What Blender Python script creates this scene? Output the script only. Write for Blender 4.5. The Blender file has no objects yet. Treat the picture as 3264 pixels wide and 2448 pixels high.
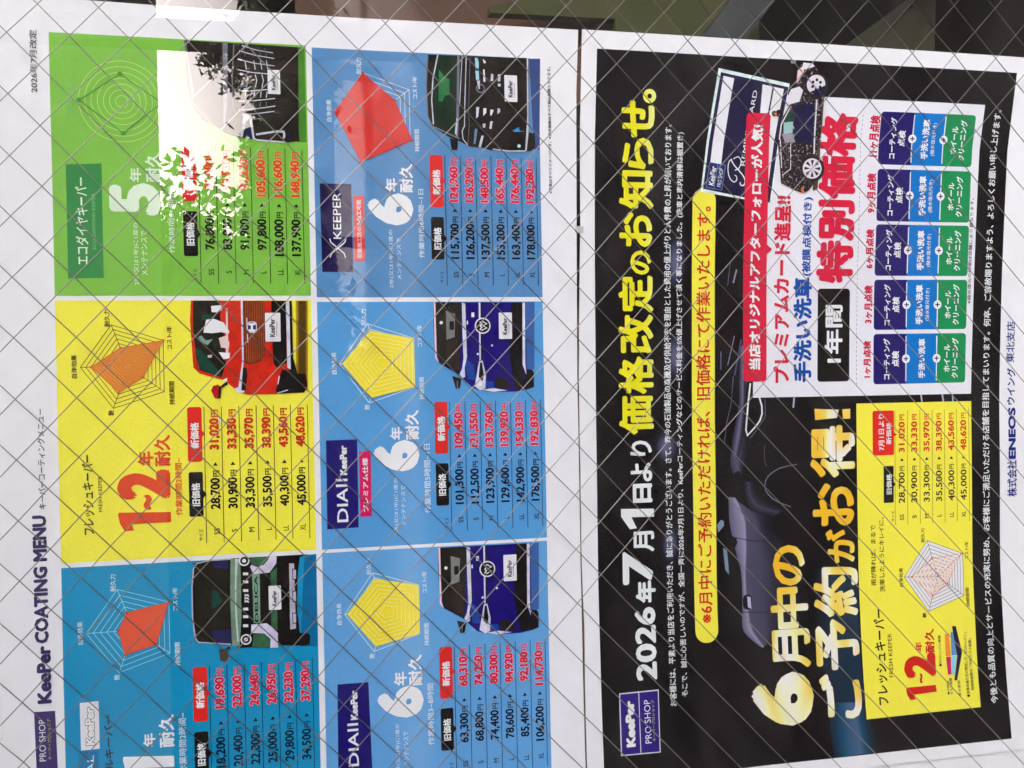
# Two price posters behind wired glass, photographed from outside with the camera turned on its side.
import bpy, bmesh, math, random
from mathutils import Matrix, Vector
random.seed(7)
scene = bpy.context.scene
COL = scene.collection
ZO = 1.58                       # height of the measuring origin above the pavement
# ------------------------------------------------------------------ camera
cam_data = bpy.data.cameras.new('camera')
cam_data.sensor_fit = 'HORIZONTAL'; cam_data.sensor_width = 36.0; cam_data.lens = 31.985
cam_data.clip_start = 0.01; cam_data.clip_end = 400
cam = bpy.data.objects.new('camera', cam_data); COL.objects.link(cam)
right = Vector((-0.0186818, -0.1951086, -0.9806037))      # the picture's right runs down the window
down = Vector((-0.9997872, -0.0049376, 0.0200297))
fwd = Vector((-0.0087498, 0.9807692, -0.1949749))
m = Matrix.Identity(4)
for i, a in enumerate((right, -down, -fwd)):
    for j in range(3): m[j][i] = a[j]
m.translation = Vector((-0.3114251, -0.8181983, -0.2293010 + ZO))
cam.matrix_world = m
scene.camera = cam
# ------------------------------------------------------------------ daylight
SUN_EL, SUN_AZ = math.radians(48), math.radians(200)      # the sun stands beyond the trees, the canopy keeps it off the window
world = bpy.data.worlds.new('World'); scene.world = world; world.use_nodes = True
wn = world.node_tree.nodes; wl = world.node_tree.links
sky = wn.new('ShaderNodeTexSky'); sky.sky_type = 'NISHITA'; sky.sun_disc = False
sky.sun_elevation = SUN_EL; sky.sun_rotation = SUN_AZ; sky.dust_density = 10.0; sky.air_density = 0.2; sky.ozone_density = 0.0
wl.new(sky.outputs[0], wn['Background'].inputs[0]); wn['Background'].inputs[1].default_value = 0.15
sun_d = bpy.data.lights.new('sun', 'SUN'); sun_d.energy = 0.7; sun_d.angle = math.radians(12); sun_d.color = (1, 0.95, 0.88)
sun = bpy.data.objects.new('sun', sun_d); COL.objects.link(sun)
sd = Vector((math.sin(SUN_AZ)*math.cos(SUN_EL), math.cos(SUN_AZ)*math.cos(SUN_EL), math.sin(SUN_EL)))
sun.rotation_euler = sd.to_track_quat('Z', 'Y').to_euler()
sun.location = (-4, -12, 14)
vs = scene.view_settings; vs.view_transform = 'Standard'; vs.look = 'None'; vs.gamma = 1.0; vs.use_curve_mapping = False
vs.exposure = 4.68
# ------------------------------------------------------------------ materials
def lin(c): 
    c = c/255.0
    return c/12.92 if c <= 0.04045 else ((c+0.055)/1.055)**2.4
INK = (1.09, 1.12, 1.15)
def new_mat(name):
    mt = bpy.data.materials.new(name); mt.use_nodes = True
    return mt, mt.node_tree.nodes, mt.node_tree.links, mt.node_tree.nodes['Principled BSDF']
def noise_color(nodes, links, bsdf, rgb, amount, scale, coord='Object', detail=3.0):
    tc = nodes.new('ShaderNodeTexCoord'); nz = nodes.new('ShaderNodeTexNoise'); nz.inputs['Scale'].default_value = scale; nz.inputs['Detail'].default_value = detail
    links.new(tc.outputs[coord], nz.inputs['Vector'])
    mr = nodes.new('ShaderNodeMapRange'); mr.inputs[1].default_value = 0.25; mr.inputs[2].default_value = 0.75
    mr.inputs[3].default_value = 1-amount; mr.inputs[4].default_value = 1+amount
    links.new(nz.outputs[0], mr.inputs[0])
    mx = nodes.new('ShaderNodeMix'); mx.data_type = 'RGBA'; mx.blend_type = 'MULTIPLY'; mx.inputs[0].default_value = 1
    mx.inputs[6].default_value = (*rgb, 1)
    links.new(mr.outputs[0], mx.inputs[7]); links.new(mx.outputs[2], bsdf.inputs['Base Color'])
    return mx, nz, tc
PAL = {
'paper':(226,226,230),'white':(226,228,234),'white2':(224,224,230),'whiteb':(224,228,232),'plate':(222,222,226),'plate2':(222,222,230),
'ink':(26,22,22),'ink2':(58,44,44),'inkblue':(12,34,62),'inknavy':(20,20,48),'navyp':(52,42,92),'purple':(62,48,104),'purpleb':(44,24,120),'olivey':(176,176,90),
'teal':(18,140,186),'tealdk':(16,120,170),'tealln':(140,212,226),'tealsh':(12,104,152),'pale':(206,222,238),
'yellow':(246,228,70),'yellowb':(246,226,72),'olivedk':(74,62,24),'redbig':(216,72,36),'orangef':(224,140,52),'orangeo':(226,100,50),'orangeln':(190,104,40),
'green':(122,184,68),'greendk':(44,132,66),'greenlt':(126,192,120),'palegr':(214,232,206),'greenring':(176,214,104),'greenln':(74,142,58),'greensh':(70,130,40),
'bluex':(84,136,184),'navyx':(30,22,72),'blue':(82,152,208),'blue2':(94,158,212),'navyd':(24,14,104),'bluesh':(50,72,124),'bluesh2':(58,96,160),
'tagblack':(24,20,20),'tagred':(216,40,34),'tagred2':(214,62,56),'magenta':(206,20,92),
'pricered':(206,28,60),'pinkhalo':(232,168,186),'pricered2':(214,70,34),'grnhalo':(214,196,120),'redprice':(202,52,28),'redstrip':(200,36,26),
'redor':(222,84,52),'redor2':(208,60,36),'redrad':(200,40,34),'redrad2':(190,26,24),'yelrad':(240,216,40),'yelln':(248,242,160),
'goldline':(92,74,20),'greyln':(96,98,108),
'carblk':(24,20,20),'carblk2':(34,28,24),'carlil':(176,172,190),'carlil2':(206,200,222),'glassdk':(34,30,24),'glassgr':(24,44,28),'winblue':(34,34,82),'wingreen':(20,66,52),'wingr2':(40,120,66),
'hoodgr':(112,140,120),'hoodlt':(188,206,196),'vangreen':(56,98,68),'vangrlt':(120,158,134),'mirrorbr':(70,60,48),
'brsh1':(176,144,26),'brsh2':(120,90,20),'brsh3':(84,60,20),'carred':(198,38,20),'carred2':(170,22,24),'grn3':(120,160,150),'pinkw':(228,196,196),'silver':(204,206,222),'silver2':(190,194,204),'grillbr':(110,38,16),'grillln':(160,84,40),
'greycar':(110,114,124),'navyc':(24,36,72),'skyc':(160,206,226),'bluegrey':(96,130,150),'cyan':(60,150,210),'greydash':(120,122,120),'seatbr':(48,38,32),'carblue':(26,12,108),'carblue2':(24,64,150),
'black':(22,18,20),'sil0':(52,52,70),'sil1':(104,100,126),'sil1b':(74,70,108),'sil2':(140,136,164),'sil3':(178,174,200),'skyd':(120,140,160),'skyd2':(150,186,186),
'tealgl':(28,72,98),'tealgl2':(66,84,118),'tealgl3':(28,48,72),'orangel':(236,140,50),'cyanl':(130,200,226),'bluel':(90,140,196),'peach':(236,204,186),
'crimson':(206,30,62),'crimson2':(196,16,66),'blueink':(18,76,158),'navyc2':(30,20,98),'bluec':(10,112,190),'greenc':(24,136,78),
'cardw':(214,230,236),'carddk':(34,30,62),'cardbl':(30,46,110),'carsh':(84,70,52),'carnavy':(30,30,66),'greyfoam':(150,144,156),'foam':(216,212,220),'tyre':(42,38,38),'navyco':(28,44,124),
}
MATS = {}
def mat(key):
    if key in MATS: return MATS[key]
    mt, n, l, b = new_mat('print_'+key)
    b.inputs['Roughness'].default_value = 0.8; b.inputs['Specular IOR Level'].default_value = 0.0
    if key in ('gold', 'yelgrad', 'glow', 'carspk', 'sheen', 'tealsheen'):
        tc = n.new('ShaderNodeTexCoord'); cr = n.new('ShaderNodeValToRGB'); e = cr.color_ramp.elements
        def stops(L):
            while len(e) < len(L): e.new(0.5)
            for s, (p, c) in zip(e, L): s.position = p; s.color = (*[min(0.9, lin(v)*w) for w, v in zip(INK, c)], 1)
        if key == 'gold':            # slanting gold and white bands, as printed
            wv = n.new('ShaderNodeTexNoise'); wv.inputs['Scale'].default_value = 16; wv.inputs['Detail'].default_value = 0.5
            mp = n.new('ShaderNodeMapping'); mp.inputs['Rotation'].default_value = (0, math.radians(38), 0); mp.inputs['Scale'].default_value = (0.55, 1, 1.7)
            l.new(tc.outputs['Object'], mp.inputs[0]); l.new(mp.outputs[0], wv.inputs['Vector']); l.new(wv.outputs[0], cr.inputs[0])
            stops([(0.34, (240,184,40)), (0.44, (244,208,90)), (0.51, (240,236,170)), (0.58, (236,238,232)), (0.66, (240,200,84))])
        elif key == 'yelgrad':       # yellow fading to pale towards the foot of the letters
            sp = n.new('ShaderNodeSeparateXYZ'); mr = n.new('ShaderNodeMapRange'); mr.inputs[1].default_value = 0.430; mr.inputs[2].default_value = 0.472
            l.new(tc.outputs['Object'], sp.inputs[0]); l.new(sp.outputs[2], mr.inputs[0]); l.new(mr.outputs[0], cr.inputs[0])
            stops([(0.0, (222,230,220)), (0.45, (226,232,140)), (0.8, (228,222,40)), (1.0, (228,220,30))])
        elif key in ('sheen', 'tealsheen'):      # tones of the printed picture
            at = n.new('ShaderNodeAttribute'); at.attribute_name = 'glow'; l.new(at.outputs['Fac'], cr.inputs[0])
            stops([(0.0, (22,18,20)), (0.25, (44,42,58)), (0.5, (86,84,110)), (0.75, (136,130,158)), (1.0, (190,184,208))] if key == 'sheen' else [(0.0, (22,18,20)), (0.4, (24,46,66)), (0.75, (30,76,104)), (1.0, (72,96,128))])
        elif key == 'glow':          # soft lamp glow printed in the black ground
            at = n.new('ShaderNodeAttribute'); at.attribute_name = 'glow'
            l.new(at.outputs['Fac'], cr.inputs[0]); stops([(0.0, (22,18,20)), (0.35, (30,28,42)), (0.7, (62,64,92)), (1.0, (96,96,124))])
        else:                        # foam flecks on the dark car
            vz = n.new('ShaderNodeTexNoise'); vz.inputs['Scale'].default_value = 420; vz.inputs['Detail'].default_value = 2
            l.new(tc.outputs['Object'], vz.inputs['Vector']); l.new(vz.outputs[0], cr.inputs[0])
            stops([(0.46, (34,28,30)), (0.58, (62,52,54)), (0.65, (140,130,136)), (0.72, (200,190,196))])
        l.new(cr.outputs[0], b.inputs['Base Color'])
    else:
        rgb = [min(0.9, lin(v)*w) for w, v in zip(INK, PAL[key])]
        dark = max(rgb) < 0.03; pic = key.startswith(('car', 'glass', 'hood', 'van', 'grill', 'win', 'seat', 'silver', 'mirror'))
        mx, nz, tc = noise_color(n, l, b, rgb, 0.25 if pic else 0.25 if dark else (0.025 if key == 'paper' else 0.06), 110 if pic else 900 if key != 'paper' else 60)
        if key == 'paper':
            bp = n.new('ShaderNodeBump'); bp.inputs['Strength'].default_value = 0.5; bp.inputs['Distance'].default_value = 0.002
            n2 = n.new('ShaderNodeTexNoise'); n2.inputs['Scale'].default_value = 9
            l.new(tc.outputs['Object'], n2.inputs['Vector']); l.new(n2.outputs[0], bp.inputs['Height']); l.new(bp.outputs[0], b.inputs['Normal'])
    MATS[key] = mt
    return mt
def plain(name, rgb, rough=0.6, metal=0.0, amount=0.12, scale=8.0, spec=0.5):
    mt, n, l, b = new_mat(name)
    noise_color(n, l, b, rgb, amount, scale); b.inputs['Roughness'].default_value = rough; b.inputs['Metallic'].default_value = metal; b.inputs['Specular IOR Level'].default_value = spec
    return mt
# ------------------------------------------------------------------ object helpers
def tag(o, label=None, cat=None, group=None, kind=None):
    if label: o['label'] = label
    if cat: o['category'] = cat
    if group: o['group'] = group
    if kind: o['kind'] = kind
    return o
def empty(name, loc, label=None, cat=None, group=None):
    o = bpy.data.objects.new(name, None); o.location = loc; o.empty_display_size = 0.05; COL.objects.link(o)
    return tag(o, label, cat, group)
def mesh_obj(name, verts, faces, mats, parent=None, idx=None, smooth=False):
    me = bpy.data.meshes.new(name); me.from_pydata(verts, [], faces)
    for mt in (mats if isinstance(mats, (list, tuple)) else [mats]): me.materials.append(mt)
    if idx: me.polygons.foreach_set('material_index', idx)
    if smooth: me.polygons.foreach_set('use_smooth', [True]*len(me.polygons))
    me.update()
    o = bpy.data.objects.new(name, me); COL.objects.link(o)
    if parent: o.parent = parent
    return o
def box_data(x0, x1, y0, y1, z0, z1):
    v = [(x, y, z) for x in (x0, x1) for y in (y0, y1) for z in (z0, z1)]
    return v, [(0,1,3,2), (4,6,7,5), (0,4,5,1), (2,3,7,6), (0,2,6,4), (1,5,7,3)]
def bevel_box(name, dims, mt, parent=None, bev=0.004):
    v, f = box_data(*dims); o = mesh_obj(name, v, f, mt, parent)
    bm = bmesh.new(); bm.from_mesh(o.data); bmesh.ops.bevel(bm, geom=bm.edges[:], offset=bev, segments=2, affect='EDGES'); bm.to_mesh(o.data); bm.free()
    return o
def tube_data(p, q, r0, r1, n=8):
    d = (Vector(q)-Vector(p)).normalized(); a = d.orthogonal().normalized(); b = d.cross(a); vs = []
    for c, r in ((Vector(p), r0), (Vector(q), r1)):
        for k in range(n):
            t = 2*math.pi*k/n; vs.append(tuple(c+(a*math.cos(t)+b*math.sin(t))*r))
    return vs, [(k, (k+1) % n, n+(k+1) % n, n+k) for k in range(n)]
# ------------------------------------------------------------------ the setting
concrete = plain('concrete', (0.30, 0.29, 0.28), 0.85, amount=0.2, scale=3)
ground = mesh_obj('pavement', [(-120,-160,0), (120,-160,0), (120,40,0), (-120,40,0)], [(0,1,2,3)], plain('asphalt', (0.035, 0.035, 0.036), 0.95, amount=0.3, scale=2, spec=0.05)); tag(ground, kind='structure')
plaster = plain('plaster', (0.55, 0.54, 0.52), 0.8)
room_m = plain('room_wall', (0.16, 0.12, 0.10), 0.8)
WX0, WX1, WZ0, WZ1 = -1.25, 0.62, 0.30, 2.05        # window opening
v = []; f = []
def addb(*d):
    a, b = box_data(*d); o = len(v); v.extend(a); f.extend([tuple(i+o for i in q) for q in b])
addb(-6, WX0, -0.03, 0.12, 0, 5.3); addb(WX1, 5, -0.03, 0.12, 0, 5.3); addb(WX0, WX1, -0.03, 0.12, 0, WZ0); addb(WX0, WX1, -0.03, 0.12, WZ1, 5.3)
tag(mesh_obj('outer_wall', v, f, plaster), kind='structure')
v = []; f = []
addb(-6, 5, 3.0, 3.2, 0, 5.3); addb(-6.2, -6, 0.12, 3.0, 0, 5.3); addb(5, 5.2, 0.12, 3.0, 0, 5.3); addb(-6, 5, 0.12, 3.0, 3.9, 5.3); addb(-6, 5, 0.12, 3.0, 0.004, 0.05)
tag(mesh_obj('room_wall', v, f, room_m), kind='structure')
# ------------------------------------------------------------------ wired glass
gm, gn, gl, gb = new_mat('window_glass'); gn.remove(gb)
tr = gn.new('ShaderNodeBsdfTransparent'); tr.inputs[0].default_value = (0.97, 0.985, 0.975, 1); go = gn.new('ShaderNodeBsdfGlossy'); go.inputs['Roughness'].default_value = 0.0
ge = gn.new('ShaderNodeNewGeometry'); dt = gn.new('ShaderNodeVectorMath'); dt.operation = 'DOT_PRODUCT'; gl.new(ge.outputs['Normal'], dt.inputs[0]); gl.new(ge.outputs['Incoming'], dt.inputs[1])
def gmath(op, a, b=None):
    q = gn.new('ShaderNodeMath'); q.operation = op
    for i, z in enumerate((a, b)):
        if z is None: continue
        if isinstance(z, (int, float)): q.inputs[i].default_value = z
        else: gl.new(z, q.inputs[i])
    return q.outputs[0]
om = gmath('SUBTRACT', 1.0, gmath('ABSOLUTE', dt.outputs['Value']))
F = gmath('ADD', 0.043, gmath('MULTIPLY', 0.957, gmath('POWER', om, 5.0)))                 # one surface of the pane
F2 = gmath('DIVIDE', gmath('MULTIPLY', 2.0, F), gmath('ADD', 1.0, F))                     # both surfaces together
mix = gn.new('ShaderNodeMixShader'); gl.new(F2, mix.inputs[0]); gl.new(go.outputs[0], mix.inputs[2])
# a thin uneven film of dust and wiping marks on the outside of the pane
gtc = gn.new('ShaderNodeTexCoord'); gmp = gn.new('ShaderNodeMapping'); gmp.inputs['Scale'].default_value = (3.0, 3.0, 9.0); gmp.inputs['Rotation'].default_value = (0, 0.5, 0)
gnz = gn.new('ShaderNodeTexNoise'); gnz.inputs['Scale'].default_value = 2.2; gnz.inputs['Detail'].default_value = 6; gnz.inputs['Roughness'].default_value = 0.65
gl.new(gtc.outputs['Object'], gmp.inputs[0]); gl.new(gmp.outputs[0], gnz.inputs['Vector'])
gmr = gn.new('ShaderNodeMapRange'); gmr.inputs[1].default_value = 0.42; gmr.inputs[2].default_value = 0.72; gmr.inputs[3].default_value = 0.004; gmr.inputs[4].default_value = 0.035; gl.new(gnz.outputs[0], gmr.inputs[0])
gdf = gn.new('ShaderNodeBsdfDiffuse'); gdf.inputs[0].default_value = (0.6, 0.58, 0.54, 1)
film = gn.new('ShaderNodeMixShader'); gl.new(gmr.outputs[0], film.inputs[0]); gl.new(tr.outputs[0], film.inputs[1]); gl.new(gdf.outputs[0], film.inputs[2])
gl.new(film.outputs[0], mix.inputs[1]); gl.new(mix.outputs[0], gn['Material Output'].inputs[0])
cm, cn, cl, cb = new_mat('window_glass_back'); cn.remove(cb); t2 = cn.new('ShaderNodeBsdfTransparent'); cl.new(t2.outputs[0], cn['Material Output'].inputs[0])
GY0, GY1, WY = -0.0155, -0.0087, -0.012
pane = empty('window_pane', ((WX0+WX1)/2, WY, WZ0), 'clear wired glass window pane with diamond wire mesh before both posters', 'window')
PB = Vector(pane.location)
vv, ff = box_data(WX0-PB.x, WX1-PB.x, GY0-PB.y, GY1-PB.y, 0, WZ1-WZ0)
idx = [0 if all(abs(vv[i][1]-(GY0-PB.y)) < 1e-6 for i in q) else 1 for q in ff]
mesh_obj('glass', vv, ff, [gm, cm], pane, idx)
wire_m = plain('wire_steel', (0.27, 0.25, 0.23), 0.28, 1.0, 0.2, 200)
A, B = 0.047, 0.0496281         # the diamonds' height and width
WR = 0.00043
def wire(x0, z0, sx):           # one twisted wire running down and across at a time
    # clip the line to the opening
    p = []
    for k in range(-2, 160):
        x, z = x0+sx*B/2*k, z0-A/2*k
        if WX0+0.004 < x < WX1-0.004 and WZ0+0.004 < z < WZ1-0.004: p.append((x-PB.x, (0.0004 if (k % 2) ^ (sx > 0) else -0.0004), z-PB.z))
    if len(p) < 2: return
    n = 8; vs = []; fs = []; ln = math.hypot(A, B); px, pz = A/ln, sx*B/ln      # across the wire, in the pane
    for j, c in enumerate(p):
        jx, jz = random.gauss(0, 0.00025), random.gauss(0, 0.00025)
        for k in range(n):
            t = 2*math.pi*k/n; r = WR*math.cos(t); vs.append((c[0]+jx+px*r, c[1]+WR*math.sin(t), c[2]+jz+pz*r))
        if j:
            o = (j-1)*n; fs += [(o+k, o+(k+1) % n, o+n+(k+1) % n, o+n+k) for k in range(n)]
    mesh_obj('wire', vs, fs, wire_m, pane, smooth=True)
ztop = ZO
n0 = int((WZ1-ZO)/A)+1
for i in range(-30, 60):
    wire(i*B, ZO+n0*A, -1); wire(i*B, ZO+n0*A, 1)
# ------------------------------------------------------------------ printing kit (all in millimetres on the window plane)
DZ = 0.00011
DXK = [-720,-696,-618,-522,-353,-220,-87,-9,20]; DVK = [-9,-7.4,-1.8,1.5,-.5,-5,-12.8,-24.8,-30]
def interp(x, xs, ys):
    if x <= xs[0]: return ys[0]
    for a, b, c, d in zip(xs, xs[1:], ys, ys[1:]):
        if x <= b: return c+(d-c)*(x-a)/(b-a)
    return ys[-1]
POSTERS = {}
def surface(poster, X, Z, layer):          # where a point of the print lies: the lower sheet sags at its right-hand end
    if poster == 'price_notice_poster':
        k = .3+.7*min(1.1, max(0, (-471-Z)/432.)); Z2 = Z+interp(X, DXK, DVK)*k
        y = 0.003*math.sin(math.pi*min(1, max(0, (X+708)/717)))*min(1, max(0, (-455-Z)/300))
    else:
        Z2 = Z; y = 0.0015*math.sin(math.pi*min(1, max(0, (X+708)/717)))*min(1, max(0, (40-Z)/300))
    y += 0.0004*math.sin(X*0.031+Z*0.012)*math.cos(Z*0.027-X*0.006)        # slack, slightly rippled paper
    o = POSTERS[poster].location
    return (X/1000-o.x, y-layer*DZ-o.y, Z2/1000+ZO-o.z)
POSTERS['coating_menu_poster'] = empty('coating_menu_poster', (-0.35, 0, ZO-0.455), 'white coating menu poster of six coloured panels with car pictures and prices', 'poster')
POSTERS['price_notice_poster'] = empty('price_notice_poster', (-0.35, 0, ZO-0.985), 'black price notice poster with yellow and white offer boxes', 'poster')
NODES = {}            # key -> (object name, parent key, poster, label, pieces)
cur = None
def O(key, parent, label=None):
    global cur
    name = key.split('/')[0]
    poster = parent if parent in POSTERS else NODES[parent]['poster']
    cur = {'name': name, 'parent': parent, 'poster': poster, 'label': label, 'polys': [], 'texts': []}
    k = key
    while k in NODES: k += '+'
    NODES[k] = cur
def P(pts, col, ly): cur['polys'].append((pts, col, ly, None))
def S(pts, w, col, ly, closed=0):          # a printed line of even width
    n = len(pts); h = w/2
    segs = [(pts[i], pts[(i+1) % n]) for i in range(n if closed else n-1)]
    L = []; R = []
    for i in range(n):
        d = []
        if i or closed: a, b = pts[i-1], pts[i]; d.append((b[0]-a[0], b[1]-a[1]))
        if i < n-1 or closed: a, b = pts[i], pts[(i+1) % n]; d.append((b[0]-a[0], b[1]-a[1]))
        ns = []
        for q in d:
            ln = math.hypot(*q) or 1e-9; ns.append((-q[1]/ln, q[0]/ln))
        nx = sum(q[0] for q in ns)/len(ns); nz = sum(q[1] for q in ns)/len(ns); ln = max(0.35, nx*nx+nz*nz)
        L.append((pts[i][0]+nx*h/ln, pts[i][1]+nz*h/ln)); R.append((pts[i][0]-nx*h/ln, pts[i][1]-nz*h/ln))
    for i in range(len(segs)):
        j = (i+1) % n; cur['polys'].append(([L[i], L[j], R[j], R[i]], col, ly, 'q'))
def R(x0, x1, z0, z1, r, col, ly):
    r = min(r, (x1-x0)/2-.01, (z1-z0)/2-.01); q = []
    for cx, cz, a in ((x1-r, z1-r, 0), (x0+r, z1-r, 90), (x0+r, z0+r, 180), (x1-r, z0+r, 270)):
        for k in range(7):
            t = math.radians(a+15*k); q.append((cx+r*math.cos(t), cz+r*math.sin(t)))
    P(q, col, ly)
def E(x, z, rx, rz, col, ly): P([(x+rx*math.cos(t*math.pi/14), z+rz*math.sin(t*math.pi/14)) for t in range(28)], col, ly)
def G(x, z, rx, rz, col, ly):              # a printed soft spot: rings carrying the strength of the glow
    cur.setdefault('glows', []).append((x, z, rx, rz, col, ly))
def GS(lines, vals, col, ly):             # a printed shaded strip: rows of points, each row with its own tone
    cur.setdefault('strips', []).append((lines, vals, col, ly))
def T(s, x0, x1, z0, z1, col, ly, bold=0.0, halo=None):
    cur['texts'].append((s, (x0, z0), (x1, z0), (x0, z1), col, ly, bold, halo))
def TQ(s, q, col, ly, bold=0.0):           # lettering on a slanted base line: foot left, foot right, head left
    cur['texts'].append((s, q[0], q[1], q[2], col, ly, bold, None))
# ------------------------------------------------------------------ the print on both posters
O('paper_sheet','coating_menu_poster')
P([(-708.0, 43.0), (11.0, 43.0), (9.0, -100.0), (8.0, -250.0), (9.0, -461.0), (-50.0, -458.0), (-135.0, -456.8), (-310.0, -454.4), (-485.0, -454.4), (-600.0, -454.4), (-708.0, -455.6)],'paper',0)
O('title_lettering','coating_menu_poster','navy KeePerCOATING MENU title')
T('KeePer',-576.9,-528.7,4.3,15.4,'navyp',3,0.05)
T('COATING MENU',-526.7,-420.0,5.5,16.6,'navyp',3,0.05)
T('キーパーコーティングメニュー',-414.8,-331.4,5.2,11.2,'navyp',3,0.012)
T('2026年7月改定',-69.1,-17.3,4.2,10.1,'ink2',3,0.01)
O('shop_badge','coating_menu_poster','purple PRO SHOP badge')
P([(-583.3, 18.3), (-583.6, 2.1), (-649.1, 0.8), (-647.3, 17.2)],'purple',2)
T('PRO SHOP',-625.0,-590.1,9.8,14.9,'white',4,0)
T('キーパープロショップ',-624.1,-590.0,5.5,8.4,'olivey',4,0.01)
O('fine_print_lettering','coating_menu_poster')
T('※写真はすべてイメージです。※表示価格はすべて税込価格となります。',-143.4,-26.7,-433.5,-430.3,'ink2',3,0.02)
O('menu_panel/teal','coating_menu_poster','teal crystal coating panel with van picture')
P([(-684.5, -5.0), (-465.0, -5.0), (-465.0, -213.5), (-684.5, -213.5)],'teal',1)
O('maker_badge','menu_panel/teal','white box with outlined KeePer name')
P([(-578.9, -17.2), (-578.4, -31.9), (-618.9, -32.0), (-619.1, -17.3)],'plate',3)
T('KeePer',-615.2,-583.0,-28.3,-21.2,'white',6,0.05,halo='goldline')
O('heading_lettering','menu_panel/teal')
P([(-619.9, -15.5), (-620.1, -31.0), (-678.9, -31.4), (-678.4, -15.5)],'tealdk',2)
T('CRYSTAL',-676.1,-623.9,-27.2,-21.8,'white',4,0.01)
T('クリスタルキーパー',-675.7,-591.0,-42.6,-35.7,'ink2',4,0.02)
O('durability_lettering','menu_panel/teal','large white 1年耐久 lettering')
P([(-630.1, -50.1), (-627.7, -50.6), (-630.5, -91.1), (-639.9, -91.3), (-638.7, -61.4), (-644.1, -62.9), (-644.1, -55.3), (-637.4, -51.4)],'white',4)
T('年',-621.0,-609.6,-76.4,-66.5,'white',4,0.03)
T('耐久',-622.9,-594.9,-91.9,-79.3,'white',4,0.03)
T('作業時間2時間~',-646.2,-594.6,-101.5,-95.3,'pale',4,0.01)
O('radar_chart','menu_panel/teal')
S([(-520.8, -55.7), (-515.8, -59.2), (-517.7, -65.1), (-523.9, -65.1), (-525.8, -59.3)],0.6,'tealln',3,1)
S([(-520.8, -50.3), (-510.7, -57.5), (-514.5, -69.2), (-527.1, -69.2), (-530.8, -57.5)],0.6,'tealln',3,1)
S([(-520.8, -45.0), (-505.7, -55.7), (-511.4, -73.3), (-530.2, -73.3), (-535.8, -55.8)],0.6,'tealln',3,1)
S([(-520.9, -39.6), (-500.6, -53.9), (-508.3, -77.3), (-533.3, -77.3), (-540.9, -54.0)],0.6,'tealln',3,1)
S([(-520.9, -34.3), (-495.6, -52.1), (-505.2, -81.4), (-536.4, -81.4), (-545.9, -52.3)],0.6,'tealln',3,1)
S([(-520.9, -28.9), (-490.5, -50.4), (-502.0, -85.5), (-539.6, -85.5), (-550.9, -50.5)],0.6,'tealln',3,1)
S([(-520.9, -23.6), (-485.5, -48.6), (-498.9, -89.6), (-542.7, -89.6), (-555.9, -48.8)],0.6,'tealln',3,1)
S([(-520.8, -61.0), (-520.9, -23.6)],0.6,'tealln',3)
S([(-520.8, -61.0), (-485.5, -48.6)],0.6,'tealln',3)
S([(-520.8, -61.0), (-498.9, -89.6)],0.6,'tealln',3)
S([(-520.8, -61.0), (-542.7, -89.6)],0.6,'tealln',3)
S([(-520.8, -61.0), (-555.9, -48.8)],0.6,'tealln',3)
P([(-520.8, -48.7), (-505.6, -55.7), (-498.9, -89.6), (-534.4, -78.7), (-541.2, -53.9)],'redor',5)
S([(-520.8, -48.7), (-505.6, -55.7), (-498.9, -89.6), (-534.4, -78.7), (-541.2, -53.9)],0.5,'redor2',6,1)
E(-520.8,-48.7,1.1,1.1,'redor2',6)
E(-505.6,-55.7,1.1,1.1,'redor2',6)
E(-498.9,-89.6,1.1,1.1,'redor2',6)
E(-534.4,-78.7,1.1,1.1,'redor2',6)
E(-541.2,-53.9,1.1,1.1,'redor2',6)
O('chart_label_lettering','menu_panel/teal')
T('自浄効果',-530.0,-510.5,-21.0,-16.5,'pale',4,0.02)
T('耐久力',-487.0,-472.5,-47.6,-43.0,'pale',4,0.02)
T('コスト/年',-506.5,-487.0,-97.0,-92.5,'pale',4,0.02)
T('持続期間',-554.0,-534.0,-98.0,-93.5,'pale',4,0.02)
T('艶',-562.0,-557.5,-49.0,-44.5,'pale',4,0.02)
O('price_rules','menu_panel/teal')
S([(-674.0, -121.6), (-556.5, -121.6)],0.55,'inkblue',3)
S([(-674.0, -136.0), (-556.5, -136.0)],0.55,'inkblue',3)
S([(-674.0, -150.5), (-556.5, -150.5)],0.55,'inkblue',3)
S([(-674.0, -164.9), (-556.5, -164.9)],0.55,'inkblue',3)
S([(-674.0, -179.4), (-556.5, -179.4)],0.55,'inkblue',3)
S([(-674.0, -193.8), (-556.5, -193.8)],0.55,'inkblue',3)
S([(-674.0, -208.3), (-556.5, -208.3)],0.55,'inkblue',3)
O('old_price_tag','menu_panel/teal','black 旧価格 tag')
R(-650.5,-612.2,-119.6,-108.0,1.6,'tagblack',3)
P([(-635.5, -119.4), (-631.5, -122.2), (-627.5, -119.4)],'tagblack',3)
T('旧価格',-641.5,-621.5,-117.2,-110.2,'white',5,0.035)
O('new_price_tag','menu_panel/teal','red 新価格 tag')
R(-603.5,-556.5,-119.6,-107.8,2.2,'tagred',3)
P([(-582.5, -119.4), (-579.5, -122.2), (-576.5, -119.4)],'tagred',3)
T('新価格',-592.0,-569.5,-117.2,-110.0,'white',5,0.035)
O('size_heading_lettering','menu_panel/teal')
T('サイズ',-671.5,-661.5,-118.8,-115.4,'inkblue',4,0.01)
O('price_row','menu_panel/teal')
T('SS',-666.7,-661.3,-132.6,-128.0,'inkblue',4,0.006)
T('18,200',-644.9,-617.9,-134.6,-125.6,'inkblue',4,0.03)
T('円',-616.9,-611.5,-133.2,-128.0,'inkblue',4,0.02)
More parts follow.
